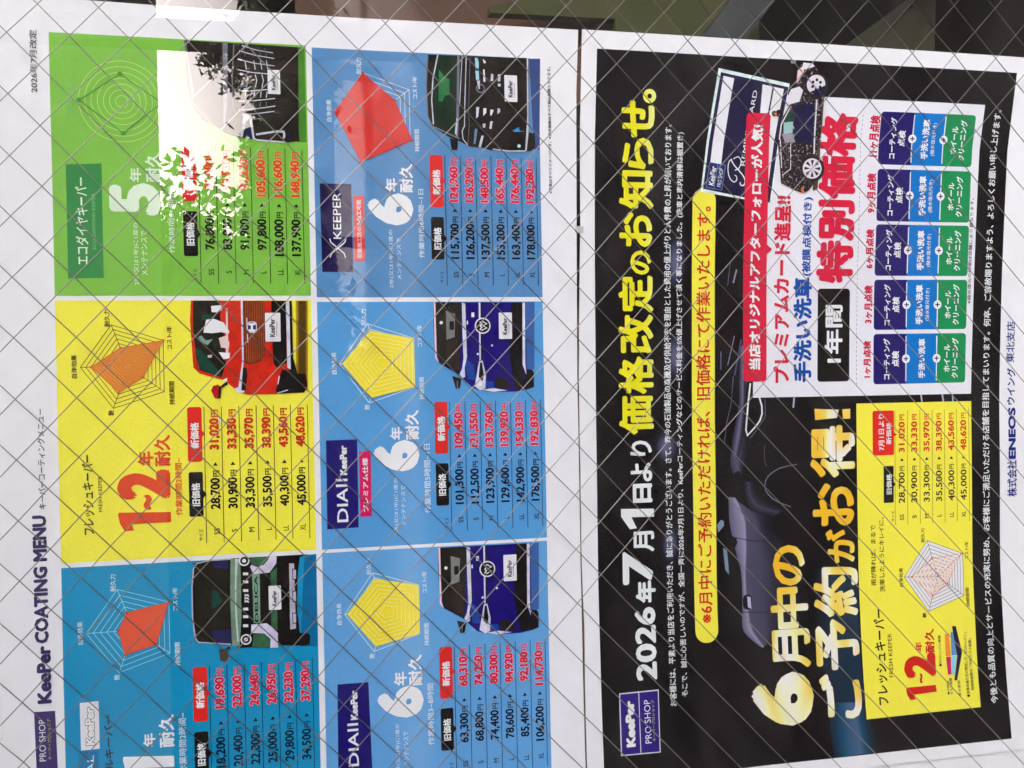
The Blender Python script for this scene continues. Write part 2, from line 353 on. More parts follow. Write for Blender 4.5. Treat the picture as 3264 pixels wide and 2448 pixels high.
P([(-607.3, -132.1), (-604.3, -130.1), (-607.3, -128.1)],'inkblue',4)
T('19,690',-593.5,-566.5,-134.6,-125.6,'pricered',5,0.045,halo='pinkhalo')
T('円',-565.5,-559.0,-133.2,-127.4,'pricered',5,0.03,halo='pinkhalo')
O('price_row','menu_panel/teal')
T('S',-665.3,-662.7,-147.1,-142.5,'inkblue',4,0.006)
T('20,400',-644.9,-617.9,-149.1,-140.1,'inkblue',4,0.03)
T('円',-616.9,-611.5,-147.7,-142.5,'inkblue',4,0.02)
P([(-607.3, -146.6), (-604.3, -144.6), (-607.3, -142.6)],'inkblue',4)
T('22,000',-593.5,-566.5,-149.1,-140.1,'pricered',5,0.045,halo='pinkhalo')
T('円',-565.5,-559.0,-147.7,-141.9,'pricered',5,0.03,halo='pinkhalo')
O('price_row','menu_panel/teal')
T('M',-666.0,-662.0,-161.5,-156.9,'inkblue',4,0.006)
T('22,800',-644.9,-617.9,-163.5,-154.5,'inkblue',4,0.03)
T('円',-616.9,-611.5,-162.1,-156.9,'inkblue',4,0.02)
P([(-607.3, -161.0), (-604.3, -159.0), (-607.3, -157.0)],'inkblue',4)
T('24,640',-593.5,-566.5,-163.5,-154.5,'pricered',5,0.045,halo='pinkhalo')
T('円',-565.5,-559.0,-162.1,-156.3,'pricered',5,0.03,halo='pinkhalo')
O('price_row','menu_panel/teal')
T('L',-665.1,-662.9,-176.0,-171.4,'inkblue',4,0.006)
T('25,000',-644.9,-617.9,-178.0,-169.0,'inkblue',4,0.03)
T('円',-616.9,-611.5,-176.6,-171.4,'inkblue',4,0.02)
P([(-607.3, -175.5), (-604.3, -173.5), (-607.3, -171.5)],'inkblue',4)
T('26,950',-593.5,-566.5,-178.0,-169.0,'pricered',5,0.045,halo='pinkhalo')
T('円',-565.5,-559.0,-176.6,-170.8,'pricered',5,0.03,halo='pinkhalo')
O('price_row','menu_panel/teal')
T('LL',-666.3,-661.7,-190.4,-185.8,'inkblue',4,0.006)
T('29,800',-644.9,-617.9,-192.4,-183.4,'inkblue',4,0.03)
T('円',-616.9,-611.5,-191.0,-185.8,'inkblue',4,0.02)
P([(-607.3, -189.9), (-604.3, -187.9), (-607.3, -185.9)],'inkblue',4)
T('32,230',-593.5,-566.5,-192.4,-183.4,'pricered',5,0.045,halo='pinkhalo')
T('円',-565.5,-559.0,-191.0,-185.2,'pricered',5,0.03,halo='pinkhalo')
O('price_row','menu_panel/teal')
T('XL',-666.7,-661.3,-204.9,-200.3,'inkblue',4,0.006)
T('34,500',-644.9,-617.9,-206.9,-197.9,'inkblue',4,0.03)
T('円',-616.9,-611.5,-205.5,-200.3,'inkblue',4,0.02)
P([(-607.3, -204.4), (-604.3, -202.4), (-607.3, -200.4)],'inkblue',4)
T('37,290',-593.5,-566.5,-206.9,-197.9,'pricered',5,0.045,halo='pinkhalo')
T('円',-565.5,-559.0,-205.5,-199.7,'pricered',5,0.03,halo='pinkhalo')
O('car_picture','menu_panel/teal','dark boxy van with green nose')
P([(-467.8, -203.1), (-464.5, -212.9), (-546.4, -212.5), (-545.4, -198.3)],'tealsh',2)
P([(-467.1, -111.3), (-465.2, -118.2), (-464.7, -139.4), (-464.6, -149.5), (-464.7, -180.7), (-464.7, -206.8), (-466.6, -199.3), (-476.8, -197.8), (-486.1, -196.9), (-512.6, -196.1), (-526.0, -197.4), (-533.3, -197.9), (-534.4, -205.0), (-536.7, -206.9), (-544.0, -206.3), (-544.8, -201.6), (-542.9, -179.1), (-544.4, -172.6), (-542.8, -156.8), (-542.8, -147.9), (-539.6, -140.4), (-535.8, -111.8), (-531.4, -109.7), (-506.6, -108.4), (-476.0, -108.7)],'carblk',4)
S([(-465.2, -141.3), (-465.3, -123.2), (-467.2, -113.2), (-471.6, -110.3), (-487.1, -108.8), (-513.1, -108.6), (-531.5, -110.6), (-535.2, -113.0), (-538.8, -139.8)],1.1,'carlil',6)
P([(-470.4, -111.9), (-466.3, -125.6), (-466.7, -138.8), (-489.1, -140.2), (-508.7, -139.8), (-536.0, -140.2), (-534.0, -114.3), (-529.6, -111.6), (-500.3, -111.0)],'glassdk',6)
P([(-466.1, -128.1), (-466.4, -138.8), (-473.6, -138.6), (-471.6, -126.8)],'winblue',7)
P([(-526.2, -122.8), (-525.8, -140.4), (-537.6, -140.1), (-536.4, -128.3)],'winblue',7)
P([(-491.1, -125.1), (-492.4, -130.1), (-501.8, -133.7), (-507.7, -124.8)],'wingreen',7)
P([(-465.0, -141.0), (-465.0, -148.9), (-489.7, -149.3), (-515.9, -149.1), (-541.4, -147.0), (-540.0, -140.7), (-508.8, -140.1), (-489.1, -140.2)],'hoodgr',6)
P([(-465.2, -144.8), (-465.3, -147.3), (-486.1, -145.3), (-502.5, -144.9), (-536.8, -146.4), (-537.0, -145.2), (-515.6, -144.0), (-489.4, -144.3)],'hoodlt',7)
P([(-464.5, -157.7), (-464.6, -173.0), (-471.2, -169.7), (-471.9, -164.6), (-472.5, -158.2)],'vangreen',6)
P([(-464.7, -173.6), (-464.8, -179.7), (-471.1, -179.2), (-478.7, -173.3), (-479.5, -160.0), (-473.1, -157.2), (-471.2, -158.2), (-473.4, -163.3), (-471.5, -169.0), (-468.0, -172.0)],'carlil2',8)
P([(-523.1, -157.2), (-522.7, -169.9), (-526.3, -174.3), (-532.0, -179.3), (-544.6, -179.4), (-544.4, -172.6), (-536.8, -173.1), (-531.5, -167.8), (-530.3, -157.0)],'carlil2',8)
P([(-531.5, -158.9), (-531.8, -167.5), (-536.8, -172.5), (-544.0, -172.6), (-542.9, -157.4)],'vangreen',7)
P([(-479.7, -158.7), (-479.5, -165.0), (-522.0, -164.8), (-521.9, -159.1)],'vangrlt',6)
T('DELICA',-521.1,-480.6,-163.2,-160.3,'ink',8,0.03)
P([(-478.7, -174.3), (-474.4, -179.5), (-530.0, -179.0), (-525.6, -174.0)],'vangreen',6)
P([(-477.4, -151.1), (-477.6, -155.4), (-479.9, -155.5), (-479.8, -151.2)],'white2',8)
P([(-484.3, -151.0), (-484.5, -155.3), (-486.8, -155.4), (-486.7, -151.1)],'white2',8)
P([(-491.9, -150.8), (-492.0, -155.1), (-494.4, -155.2), (-494.2, -150.9)],'white2',8)
P([(-508.0, -150.5), (-508.1, -154.8), (-510.5, -154.9), (-510.3, -150.6)],'white2',8)
P([(-514.5, -150.4), (-514.7, -154.7), (-517.1, -154.8), (-516.9, -150.5)],'white2',8)
P([(-522.4, -150.2), (-522.6, -154.5), (-525.0, -154.6), (-524.8, -150.3)],'white2',8)
S([(-496.4, -152.0), (-498.3, -155.8)],0.9,'white2',8)
S([(-498.1, -152.0), (-496.6, -155.2)],0.9,'white2',8)
S([(-499.0, -152.0), (-500.9, -155.7)],0.9,'white2',8)
S([(-500.7, -151.9), (-499.3, -155.1)],0.9,'white2',8)
S([(-501.7, -151.9), (-503.6, -155.7)],0.9,'white2',8)
S([(-503.3, -151.9), (-501.9, -155.1)],0.9,'white2',8)
E(-467.2,-152.3,4.6,4.6,'white2',7)
E(-467.2,-152.3,3.4,3.4,'carblk',8)
E(-467.2,-152.3,1.7,1.7,'plate',9)
E(-535.6,-152.5,4.6,4.6,'white2',7)
E(-535.6,-152.5,3.4,3.4,'carblk',8)
E(-535.6,-152.5,1.7,1.7,'plate',9)
P([(-471.7, -190.1), (-472.0, -194.3), (-529.1, -194.8), (-529.6, -189.9)],'carlil',8)
P([(-476.5, -192.6), (-476.7, -196.5), (-486.4, -196.3), (-486.1, -192.8)],'carblk',9)
P([(-477.3, -193.3), (-477.5, -195.8), (-485.5, -195.8), (-485.4, -193.3)],'carlil',10)
P([(-495.7, -192.2), (-496.0, -196.1), (-505.9, -195.9), (-505.7, -192.4)],'carblk',9)
P([(-496.6, -192.9), (-496.7, -195.4), (-505.1, -195.4), (-504.9, -192.9)],'carlil',10)
P([(-515.0, -191.8), (-515.2, -195.7), (-524.9, -195.5), (-524.6, -192.0)],'carblk',9)
P([(-515.8, -192.5), (-516.0, -195.1), (-524.0, -195.0), (-523.8, -192.5)],'carlil',10)
R(-511.4,-490.3,-182.8,-172.3,0.8,'plate',12)
T('KeePer',-508.0,-494.5,-179.0,-175.2,'ink2',14,0.03)
S([(-507.4, -180.1), (-496.8, -180.3)],0.35,'ink',14)
P([(-540.7, -137.9), (-540.8, -139.1), (-543.4, -138.8), (-543.1, -134.1)],'carblk',5)
P([(-542.4, -129.7), (-542.4, -137.8), (-552.5, -137.0), (-553.4, -133.8), (-552.0, -130.7)],'mirrorbr',6)
O('menu_panel/yel','coating_menu_poster','yellow fresh coating panel with red car picture')
P([(-461.0, -5.0), (-241.5, -5.0), (-241.5, -213.5), (-461.0, -213.5)],'yellow',1)
O('heading_lettering','menu_panel/yel')
T('フレッシュキーパー',-438.2,-371.1,-32.0,-22.9,'olivedk',4,0.02)
T('FRESH KEEPER',-419.4,-389.4,-38.4,-35.4,'olivedk',4,0)
O('durability_lettering','menu_panel/yel','large red 1~2年耐久 lettering')
P([(-422.9, -50.6), (-420.6, -51.3), (-422.0, -92.9), (-430.6, -93.0), (-430.9, -61.4), (-436.2, -62.9), (-436.7, -55.7), (-430.3, -52.1)],'redbig',4)
T('~',-419.2,-406.4,-78.0,-71.1,'redbig',4,0.04)
T('2',-410.5,-385.5,-93.0,-50.3,'redbig',4,0.06)
T('年',-381.8,-369.6,-80.0,-66.9,'redbig',4,0.03)
T('耐久',-382.7,-356.1,-93.6,-80.5,'redbig',4,0.03)
T('作業時間2時間~',-425.3,-376.0,-102.6,-96.8,'redbig',4,0.012)
O('radar_chart','menu_panel/yel')
S([(-297.3, -56.8), (-293.4, -59.6), (-294.9, -64.2), (-299.7, -64.2), (-301.2, -59.6)],0.5,'olivedk',3,1)
S([(-297.3, -52.7), (-289.5, -58.2), (-292.4, -67.4), (-302.2, -67.4), (-305.1, -58.3)],0.5,'olivedk',3,1)
S([(-297.3, -48.5), (-285.5, -56.9), (-290.0, -70.5), (-304.6, -70.5), (-309.0, -56.9)],0.5,'olivedk',3,1)
S([(-297.3, -44.4), (-281.6, -55.5), (-287.6, -73.7), (-307.0, -73.7), (-312.9, -55.6)],0.5,'olivedk',3,1)
S([(-297.4, -40.2), (-277.7, -54.1), (-285.1, -76.9), (-309.5, -76.9), (-316.8, -54.2)],0.5,'olivedk',3,1)
S([(-297.4, -36.1), (-273.8, -52.7), (-282.7, -80.1), (-311.9, -80.1), (-320.7, -52.9)],0.5,'olivedk',3,1)
S([(-297.4, -31.9), (-269.8, -51.4), (-280.3, -83.2), (-314.3, -83.2), (-324.6, -51.5)],0.5,'olivedk',3,1)
S([(-297.4, -27.8), (-265.9, -50.0), (-277.8, -86.4), (-316.8, -86.4), (-328.5, -50.2)],0.5,'olivedk',3,1)
S([(-297.4, -23.6), (-262.0, -48.6), (-275.4, -89.6), (-319.2, -89.6), (-332.4, -48.8)],0.5,'olivedk',3,1)
S([(-297.3, -61.0), (-297.4, -23.6)],0.5,'olivedk',3)
S([(-297.3, -61.0), (-262.0, -48.6)],0.5,'olivedk',3)
S([(-297.3, -61.0), (-275.4, -89.6)],0.5,'olivedk',3)
S([(-297.3, -61.0), (-319.2, -89.6)],0.5,'olivedk',3)
S([(-297.3, -61.0), (-332.4, -48.8)],0.5,'olivedk',3)
P([(-297.4, -31.8), (-281.4, -55.4), (-275.4, -89.6), (-306.5, -73.0), (-319.1, -53.4)],'orangef',5)
S([(-297.3, -56.1), (-294.7, -60.1), (-293.6, -65.8), (-298.8, -63.0), (-300.9, -59.7)],0.45,'orangeln',6,1)
S([(-297.3, -52.9), (-292.9, -59.5), (-291.2, -68.9), (-299.9, -64.3), (-303.3, -58.9)],0.45,'orangeln',6,1)
S([(-297.3, -49.7), (-291.1, -58.8), (-288.8, -72.1), (-300.9, -65.7), (-305.8, -58.1)],0.45,'orangeln',6,1)
S([(-297.3, -46.4), (-289.4, -58.2), (-286.4, -75.3), (-301.9, -67.0), (-308.2, -57.2)],0.45,'orangeln',6,1)
S([(-297.3, -43.2), (-287.6, -57.6), (-283.9, -78.5), (-302.9, -68.3), (-310.6, -56.4)],0.45,'orangeln',6,1)
S([(-297.4, -39.9), (-285.8, -57.0), (-281.5, -81.7), (-303.9, -69.7), (-313.0, -55.5)],0.45,'orangeln',6,1)
S([(-297.4, -36.7), (-284.1, -56.4), (-279.0, -84.8), (-305.0, -71.0), (-315.4, -54.7)],0.45,'orangeln',6,1)
S([(-297.4, -33.4), (-282.3, -55.7), (-276.6, -88.0), (-306.0, -72.3), (-317.9, -53.9)],0.45,'orangeln',6,1)
S([(-297.4, -31.8), (-281.4, -55.4), (-275.4, -89.6), (-306.5, -73.0), (-319.1, -53.4)],0.5,'orangeo',6,1)
E(-297.4,-31.8,1.1,1.1,'orangeo',6)
E(-281.4,-55.4,1.1,1.1,'orangeo',6)
E(-275.4,-89.6,1.1,1.1,'orangeo',6)
E(-306.5,-73.0,1.1,1.1,'orangeo',6)
E(-319.1,-53.4,1.1,1.1,'orangeo',6)
O('chart_label_lettering','menu_panel/yel')
T('自浄効果',-306.5,-287.0,-21.0,-16.5,'olivedk',4,0.02)
T('耐久力',-263.5,-249.0,-47.6,-43.0,'olivedk',4,0.02)
T('コスト/年',-283.0,-263.5,-97.0,-92.5,'olivedk',4,0.02)
T('持続期間',-330.5,-310.5,-98.0,-93.5,'olivedk',4,0.02)
T('艶',-338.5,-334.0,-49.0,-44.5,'olivedk',4,0.02)
O('price_rules','menu_panel/yel')
S([(-450.5, -121.6), (-333.0, -121.6)],0.55,'ink',3)
S([(-450.5, -136.0), (-333.0, -136.0)],0.55,'ink',3)
S([(-450.5, -150.5), (-333.0, -150.5)],0.55,'ink',3)
S([(-450.5, -164.9), (-333.0, -164.9)],0.55,'ink',3)
S([(-450.5, -179.4), (-333.0, -179.4)],0.55,'ink',3)
S([(-450.5, -193.8), (-333.0, -193.8)],0.55,'ink',3)
S([(-450.5, -208.3), (-333.0, -208.3)],0.55,'ink',3)
O('old_price_tag','menu_panel/yel','black 旧価格 tag')
R(-427.0,-388.7,-119.6,-108.0,1.6,'tagblack',3)
P([(-412.0, -119.4), (-408.0, -122.2), (-404.0, -119.4)],'tagblack',3)
T('旧価格',-418.0,-398.0,-117.2,-110.2,'white',5,0.035)
O('new_price_tag','menu_panel/yel','red 新価格 tag')
R(-380.0,-333.0,-119.6,-107.8,2.2,'tagred',3)
P([(-359.0, -119.4), (-356.0, -122.2), (-353.0, -119.4)],'tagred',3)
T('新価格',-368.5,-346.0,-117.2,-110.0,'white',5,0.035)
O('size_heading_lettering','menu_panel/yel')
T('サイズ',-448.0,-438.0,-118.8,-115.4,'ink',4,0.01)
O('price_row','menu_panel/yel')
T('SS',-443.2,-437.8,-132.6,-128.0,'ink',4,0.006)
T('28,700',-421.4,-394.4,-134.6,-125.6,'ink',4,0.03)
T('円',-393.4,-388.0,-133.2,-128.0,'ink',4,0.02)
P([(-383.8, -132.1), (-380.8, -130.1), (-383.8, -128.1)],'ink',4)
T('31,020',-370.0,-343.0,-134.6,-125.6,'redprice',5,0.045)
T('円',-342.0,-335.5,-133.2,-127.4,'redprice',5,0.03)
O('price_row','menu_panel/yel')
T('S',-441.8,-439.2,-147.1,-142.5,'ink',4,0.006)
T('30,900',-421.4,-394.4,-149.1,-140.1,'ink',4,0.03)
T('円',-393.4,-388.0,-147.7,-142.5,'ink',4,0.02)
P([(-383.8, -146.6), (-380.8, -144.6), (-383.8, -142.6)],'ink',4)
T('33,330',-370.0,-343.0,-149.1,-140.1,'redprice',5,0.045)
T('円',-342.0,-335.5,-147.7,-141.9,'redprice',5,0.03)
O('price_row','menu_panel/yel')
T('M',-442.5,-438.5,-161.5,-156.9,'ink',4,0.006)
T('33,300',-421.4,-394.4,-163.5,-154.5,'ink',4,0.03)
T('円',-393.4,-388.0,-162.1,-156.9,'ink',4,0.02)
P([(-383.8, -161.0), (-380.8, -159.0), (-383.8, -157.0)],'ink',4)
T('35,970',-370.0,-343.0,-163.5,-154.5,'redprice',5,0.045)
T('円',-342.0,-335.5,-162.1,-156.3,'redprice',5,0.03)
O('price_row','menu_panel/yel')
T('L',-441.6,-439.4,-176.0,-171.4,'ink',4,0.006)
T('35,500',-421.4,-394.4,-178.0,-169.0,'ink',4,0.03)
T('円',-393.4,-388.0,-176.6,-171.4,'ink',4,0.02)
P([(-383.8, -175.5), (-380.8, -173.5), (-383.8, -171.5)],'ink',4)
T('38,390',-370.0,-343.0,-178.0,-169.0,'redprice',5,0.045)
T('円',-342.0,-335.5,-176.6,-170.8,'redprice',5,0.03)
O('price_row','menu_panel/yel')
T('LL',-442.8,-438.2,-190.4,-185.8,'ink',4,0.006)
T('40,300',-421.4,-394.4,-192.4,-183.4,'ink',4,0.03)
T('円',-393.4,-388.0,-191.0,-185.8,'ink',4,0.02)
P([(-383.8, -189.9), (-380.8, -187.9), (-383.8, -185.9)],'ink',4)
T('43,560',-370.0,-343.0,-192.4,-183.4,'redprice',5,0.045)
T('円',-342.0,-335.5,-191.0,-185.2,'redprice',5,0.03)
O('price_row','menu_panel/yel')
T('XL',-443.2,-437.8,-204.9,-200.3,'ink',4,0.006)
T('45,000',-421.4,-394.4,-206.9,-197.9,'ink',4,0.03)
T('円',-393.4,-388.0,-205.5,-200.3,'ink',4,0.02)
P([(-383.8, -204.4), (-380.8, -202.4), (-383.8, -200.4)],'ink',4)
T('48,620',-370.0,-343.0,-206.9,-197.9,'redprice',5,0.045)
T('円',-342.0,-335.5,-205.5,-199.7,'redprice',5,0.03)
O('car_picture','menu_panel/yel','front of red car')
P([(-242.0, -200.5), (-242.1, -210.8), (-321.5, -209.2), (-306.8, -199.2)],'brsh1',2)
P([(-242.0, -202.0), (-242.1, -209.6), (-320.5, -208.0), (-306.8, -200.7)],'brsh2',3)
P([(-242.0, -203.3), (-242.1, -208.6), (-319.4, -207.0), (-306.8, -202.0)],'brsh3',4)
P([(-241.6, -113.0), (-242.0, -196.9), (-292.2, -196.9), (-305.8, -200.7), (-306.9, -208.3), (-317.4, -209.1), (-322.5, -205.9), (-323.2, -182.7), (-323.3, -158.8), (-320.8, -149.9), (-317.6, -147.0), (-312.9, -141.7), (-310.3, -138.3), (-304.3, -118.9), (-299.1, -113.7), (-274.7, -112.6), (-258.5, -111.9)],'carred',5)
P([(-241.6, -114.9), (-241.7, -136.8), (-258.6, -136.9), (-273.0, -140.1), (-295.5, -140.6), (-307.9, -136.9), (-301.3, -119.0), (-291.0, -116.3), (-264.6, -114.1)],'glassdk',6)
P([(-253.5, -121.4), (-254.0, -129.7), (-257.6, -129.6), (-258.5, -121.3)],'wingreen',7)
P([(-281.9, -115.5), (-283.0, -119.4), (-304.6, -136.5), (-307.2, -136.4), (-300.2, -119.0)],'wingreen',7)
P([(-246.4, -129.4), (-245.6, -137.7), (-249.5, -138.6), (-252.0, -134.6), (-251.5, -129.8)],'white2',8)
P([(-258.1, -125.2), (-257.4, -131.6), (-260.7, -139.4), (-267.9, -143.9), (-270.2, -143.6), (-268.9, -137.2), (-269.8, -129.9), (-269.2, -122.6)],'white2',8)
P([(-272.3, -118.6), (-271.8, -121.1), (-275.9, -124.4), (-274.9, -130.3), (-280.0, -125.8), (-276.8, -119.5)],'grn3',8)
P([(-274.0, -135.2), (-272.0, -141.1), (-278.1, -143.9), (-283.3, -143.3), (-282.1, -136.9)],'pinkw',8)
P([(-286.2, -134.9), (-286.8, -144.2), (-291.4, -143.6), (-292.4, -138.7)],'white2',8)
P([(-288.6, -125.6), (-288.2, -129.5), (-290.7, -128.9), (-290.7, -126.0)],'pinkw',8)
P([(-248.5, -141.6), (-248.5, -143.0), (-287.3, -142.9), (-286.3, -140.8)],'pinkw',7)
P([(-241.7, -154.0), (-241.7, -155.7), (-293.7, -155.6), (-293.7, -154.2)],'silver',8)
P([(-241.9, -156.0), (-242.0, -173.4), (-254.8, -174.1), (-289.8, -173.4), (-294.9, -169.3), (-297.3, -160.3), (-295.7, -155.9)],'grillbr',6)
S([(-242.4, -158.0), (-294.5, -157.9)],0.5,'grillln',7)
S([(-242.4, -159.8), (-295.2, -159.6)],0.5,'grillln',7)
S([(-242.4, -161.7), (-295.8, -161.4)],0.5,'grillln',7)
S([(-242.4, -163.6), (-295.2, -163.2)],0.5,'grillln',7)
S([(-242.4, -165.5), (-294.6, -165.0)],0.5,'grillln',7)
S([(-242.4, -167.4), (-294.0, -166.8)],0.5,'grillln',7)
S([(-242.4, -169.3), (-293.5, -168.6)],0.5,'grillln',7)
S([(-242.4, -171.2), (-292.9, -170.4)],0.5,'grillln',7)
S([(-242.4, -173.1), (-292.3, -172.2)],0.5,'grillln',7)
S([(-256.7, -158.7), (-268.0, -159.1)],0.8,'pinkw',8)
S([(-270.6, -159.1), (-278.3, -159.2)],0.8,'pinkw',8)
P([(-242.0, -179.6), (-242.0, -191.9), (-296.3, -191.8), (-300.3, -183.2), (-296.1, -180.3), (-275.4, -179.7)],'carblk',6)
P([(-242.0, -191.9), (-242.0, -194.9), (-302.0, -195.0), (-300.4, -192.2)],'silver',8)
P([(-242.0, -194.9), (-242.0, -196.9), (-292.2, -197.2), (-305.8, -200.7), (-305.9, -207.3), (-315.3, -208.9), (-322.5, -205.9), (-323.0, -182.7), (-319.9, -181.8), (-302.4, -187.2), (-302.6, -194.4)],'carblk',7)
P([(-294.7, -154.2), (-294.7, -155.4), (-320.3, -152.9), (-320.3, -149.9)],'silver',8)
P([(-299.8, -154.8), (-299.9, -157.8), (-306.0, -158.3), (-319.9, -156.4), (-319.3, -152.9)],'carblk',8)
P([(-317.9, -147.0), (-316.7, -150.0), (-319.9, -155.9), (-321.6, -154.8), (-321.1, -149.9)],'silver',8)
S([(-307.6, -185.2), (-314.8, -183.7)],1.0,'silver',9)
S([(-322.5, -183.2), (-319.9, -192.3)],0.8,'silver',9)
P([(-310.3, -137.4), (-308.3, -141.3), (-311.7, -141.4)],'white2',7)
P([(-314.9, -136.3), (-311.7, -140.8), (-313.9, -142.0), (-317.4, -136.7)],'carblk',6)
P([(-315.2, -129.6), (-314.0, -133.4), (-315.9, -136.7), (-326.1, -135.3), (-325.5, -130.7), (-319.3, -127.9)],'carred2',7)
P([(-315.8, -134.3), (-315.9, -136.7), (-326.1, -135.3), (-326.0, -133.6)],'carblk',8)
R(-269.7,-259.8,-167.1,-158.8,3,'silver',8)
R(-268.9,-260.7,-166.3,-159.6,2.4,'winblue',9)
S([(-262.4, -160.2), (-262.1, -165.8)],1.9,'white2',10)
S([(-267.6, -160.1), (-267.9, -165.7)],1.9,'white2',10)
S([(-262.4, -163.0), (-267.7, -162.9)],1.9,'white2',10)
R(-277.5,-252.5,-187.1,-174.1,0.8,'plate',12)
T('KeePer',-273.5,-257.5,-182.4,-177.7,'ink2',14,0.03)
S([(-272.5, -183.8), (-260.0, -184.1)],0.35,'ink',14)
O('menu_panel/grn','coating_menu_poster','green eco diamond coating panel with black car picture')
P([(-237.5, -5.0), (-18.5, -5.0), (-18.5, -213.5), (-237.5, -213.5)],'green',1)
O('heading_box','menu_panel/grn','dark green heading box')
P([(-127.7, -15.7), (-126.3, -43.7), (-222.4, -43.5), (-223.0, -15.7)],'greendk',2)
T('エコダイヤキーパー',-211.5,-138.5,-32.3,-22.2,'palegr',4,0.015)
T('ECO DIAMOND KEEPER',-198.4,-151.7,-38.0,-35.3,'greenlt',4,0)
O('durability_lettering','menu_panel/grn','large pale 5年耐久 lettering')
T('5',-169.4,-142.0,-90.5,-49.2,'palegr',4,0.05)
T('年',-141.3,-129.2,-75.1,-65.7,'palegr',4,0.03)
T('耐久',-141.1,-115.6,-91.1,-78.3,'palegr',4,0.03)
T('2年(又は1年)に1度の',-228.4,-175.8,-72.2,-67.4,'palegr',4,0.008)
T('メンテナンスで',-220.2,-182.3,-78.7,-73.7,'palegr',4,0.008)
T('作業時間3~8時間',-201.1,-144.4,-101.0,-96.2,'palegr',4,0.01)
O('radar_chart','menu_panel/grn')
S([(-73.7, -56.1), (-73.1, -56.1), (-72.4, -56.3), (-71.8, -56.5), (-71.2, -56.8), (-70.7, -57.1), (-70.2, -57.5), (-69.8, -58.0), (-69.5, -58.5), (-69.2, -59.1), (-69.0, -59.7), (-68.8, -60.4), (-68.8, -61.0), (-68.8, -61.6), (-69.0, -62.3), (-69.2, -62.9), (-69.5, -63.5), (-69.8, -64.0), (-70.2, -64.5), (-70.7, -64.9), (-71.2, -65.2), (-71.8, -65.5), (-72.4, -65.7), (-73.1, -65.9), (-73.7, -65.9), (-74.3, -65.9), (-75.0, -65.7), (-75.6, -65.5), (-76.1, -65.2), (-76.7, -64.9), (-77.2, -64.5), (-77.6, -64.0), (-77.9, -63.5), (-78.2, -62.9), (-78.4, -62.3), (-78.6, -61.6), (-78.6, -61.0), (-78.6, -60.4), (-78.4, -59.7), (-78.2, -59.1), (-77.9, -58.5), (-77.6, -58.0), (-77.2, -57.5), (-76.7, -57.1), (-76.1, -56.8), (-75.6, -56.5), (-75.0, -56.3), (-74.3, -56.1)],0.6,'greenring',3,1)
S([(-73.7, -51.2), (-72.4, -51.3), (-71.2, -51.5), (-69.9, -51.9), (-68.8, -52.5), (-67.7, -53.2), (-66.8, -54.1), (-65.9, -55.0), (-65.2, -56.1), (-64.6, -57.2), (-64.2, -58.5), (-64.0, -59.7), (-63.9, -61.0), (-64.0, -62.3), (-64.2, -63.5), (-64.6, -64.8), (-65.2, -65.9), (-65.9, -67.0), (-66.8, -67.9), (-67.7, -68.8), (-68.8, -69.5), (-69.9, -70.1), (-71.2, -70.5), (-72.4, -70.7), (-73.7, -70.8), (-75.0, -70.7), (-76.2, -70.5), (-77.5, -70.1), (-78.6, -69.5), (-79.7, -68.8), (-80.6, -67.9), (-81.5, -67.0), (-82.2, -65.9), (-82.8, -64.8), (-83.2, -63.5), (-83.4, -62.3), (-83.5, -61.0), (-83.4, -59.7), (-83.2, -58.5), (-82.8, -57.2), (-82.2, -56.1), (-81.5, -55.0), (-80.6, -54.1), (-79.7, -53.2), (-78.6, -52.5), (-77.5, -51.9), (-76.2, -51.5), (-75.0, -51.3)],0.6,'greenring',3,1)
S([(-73.7, -46.4), (-71.8, -46.5), (-69.9, -46.9), (-68.1, -47.5), (-66.4, -48.4), (-64.8, -49.4), (-63.4, -50.7), (-62.1, -52.1), (-61.1, -53.7), (-60.2, -55.4), (-59.6, -57.2), (-59.2, -59.1), (-59.1, -61.0), (-59.2, -62.9), (-59.6, -64.8), (-60.2, -66.6), (-61.1, -68.3), (-62.1, -69.9), (-63.4, -71.3), (-64.8, -72.6), (-66.4, -73.6), (-68.1, -74.5), (-69.9, -75.1), (-71.8, -75.5), (-73.7, -75.6), (-75.6, -75.5), (-77.5, -75.1), (-79.3, -74.5), (-81.0, -73.6), (-82.6, -72.6), (-84.0, -71.3), (-85.3, -69.9), (-86.3, -68.3), (-87.2, -66.6), (-87.8, -64.8), (-88.2, -62.9), (-88.3, -61.0), (-88.2, -59.1), (-87.8, -57.2), (-87.2, -55.4), (-86.3, -53.7), (-85.3, -52.1), (-84.0, -50.7), (-82.6, -49.4), (-81.0, -48.4), (-79.3, -47.5), (-77.5, -46.9), (-75.6, -46.5)],0.6,'greenring',3,1)
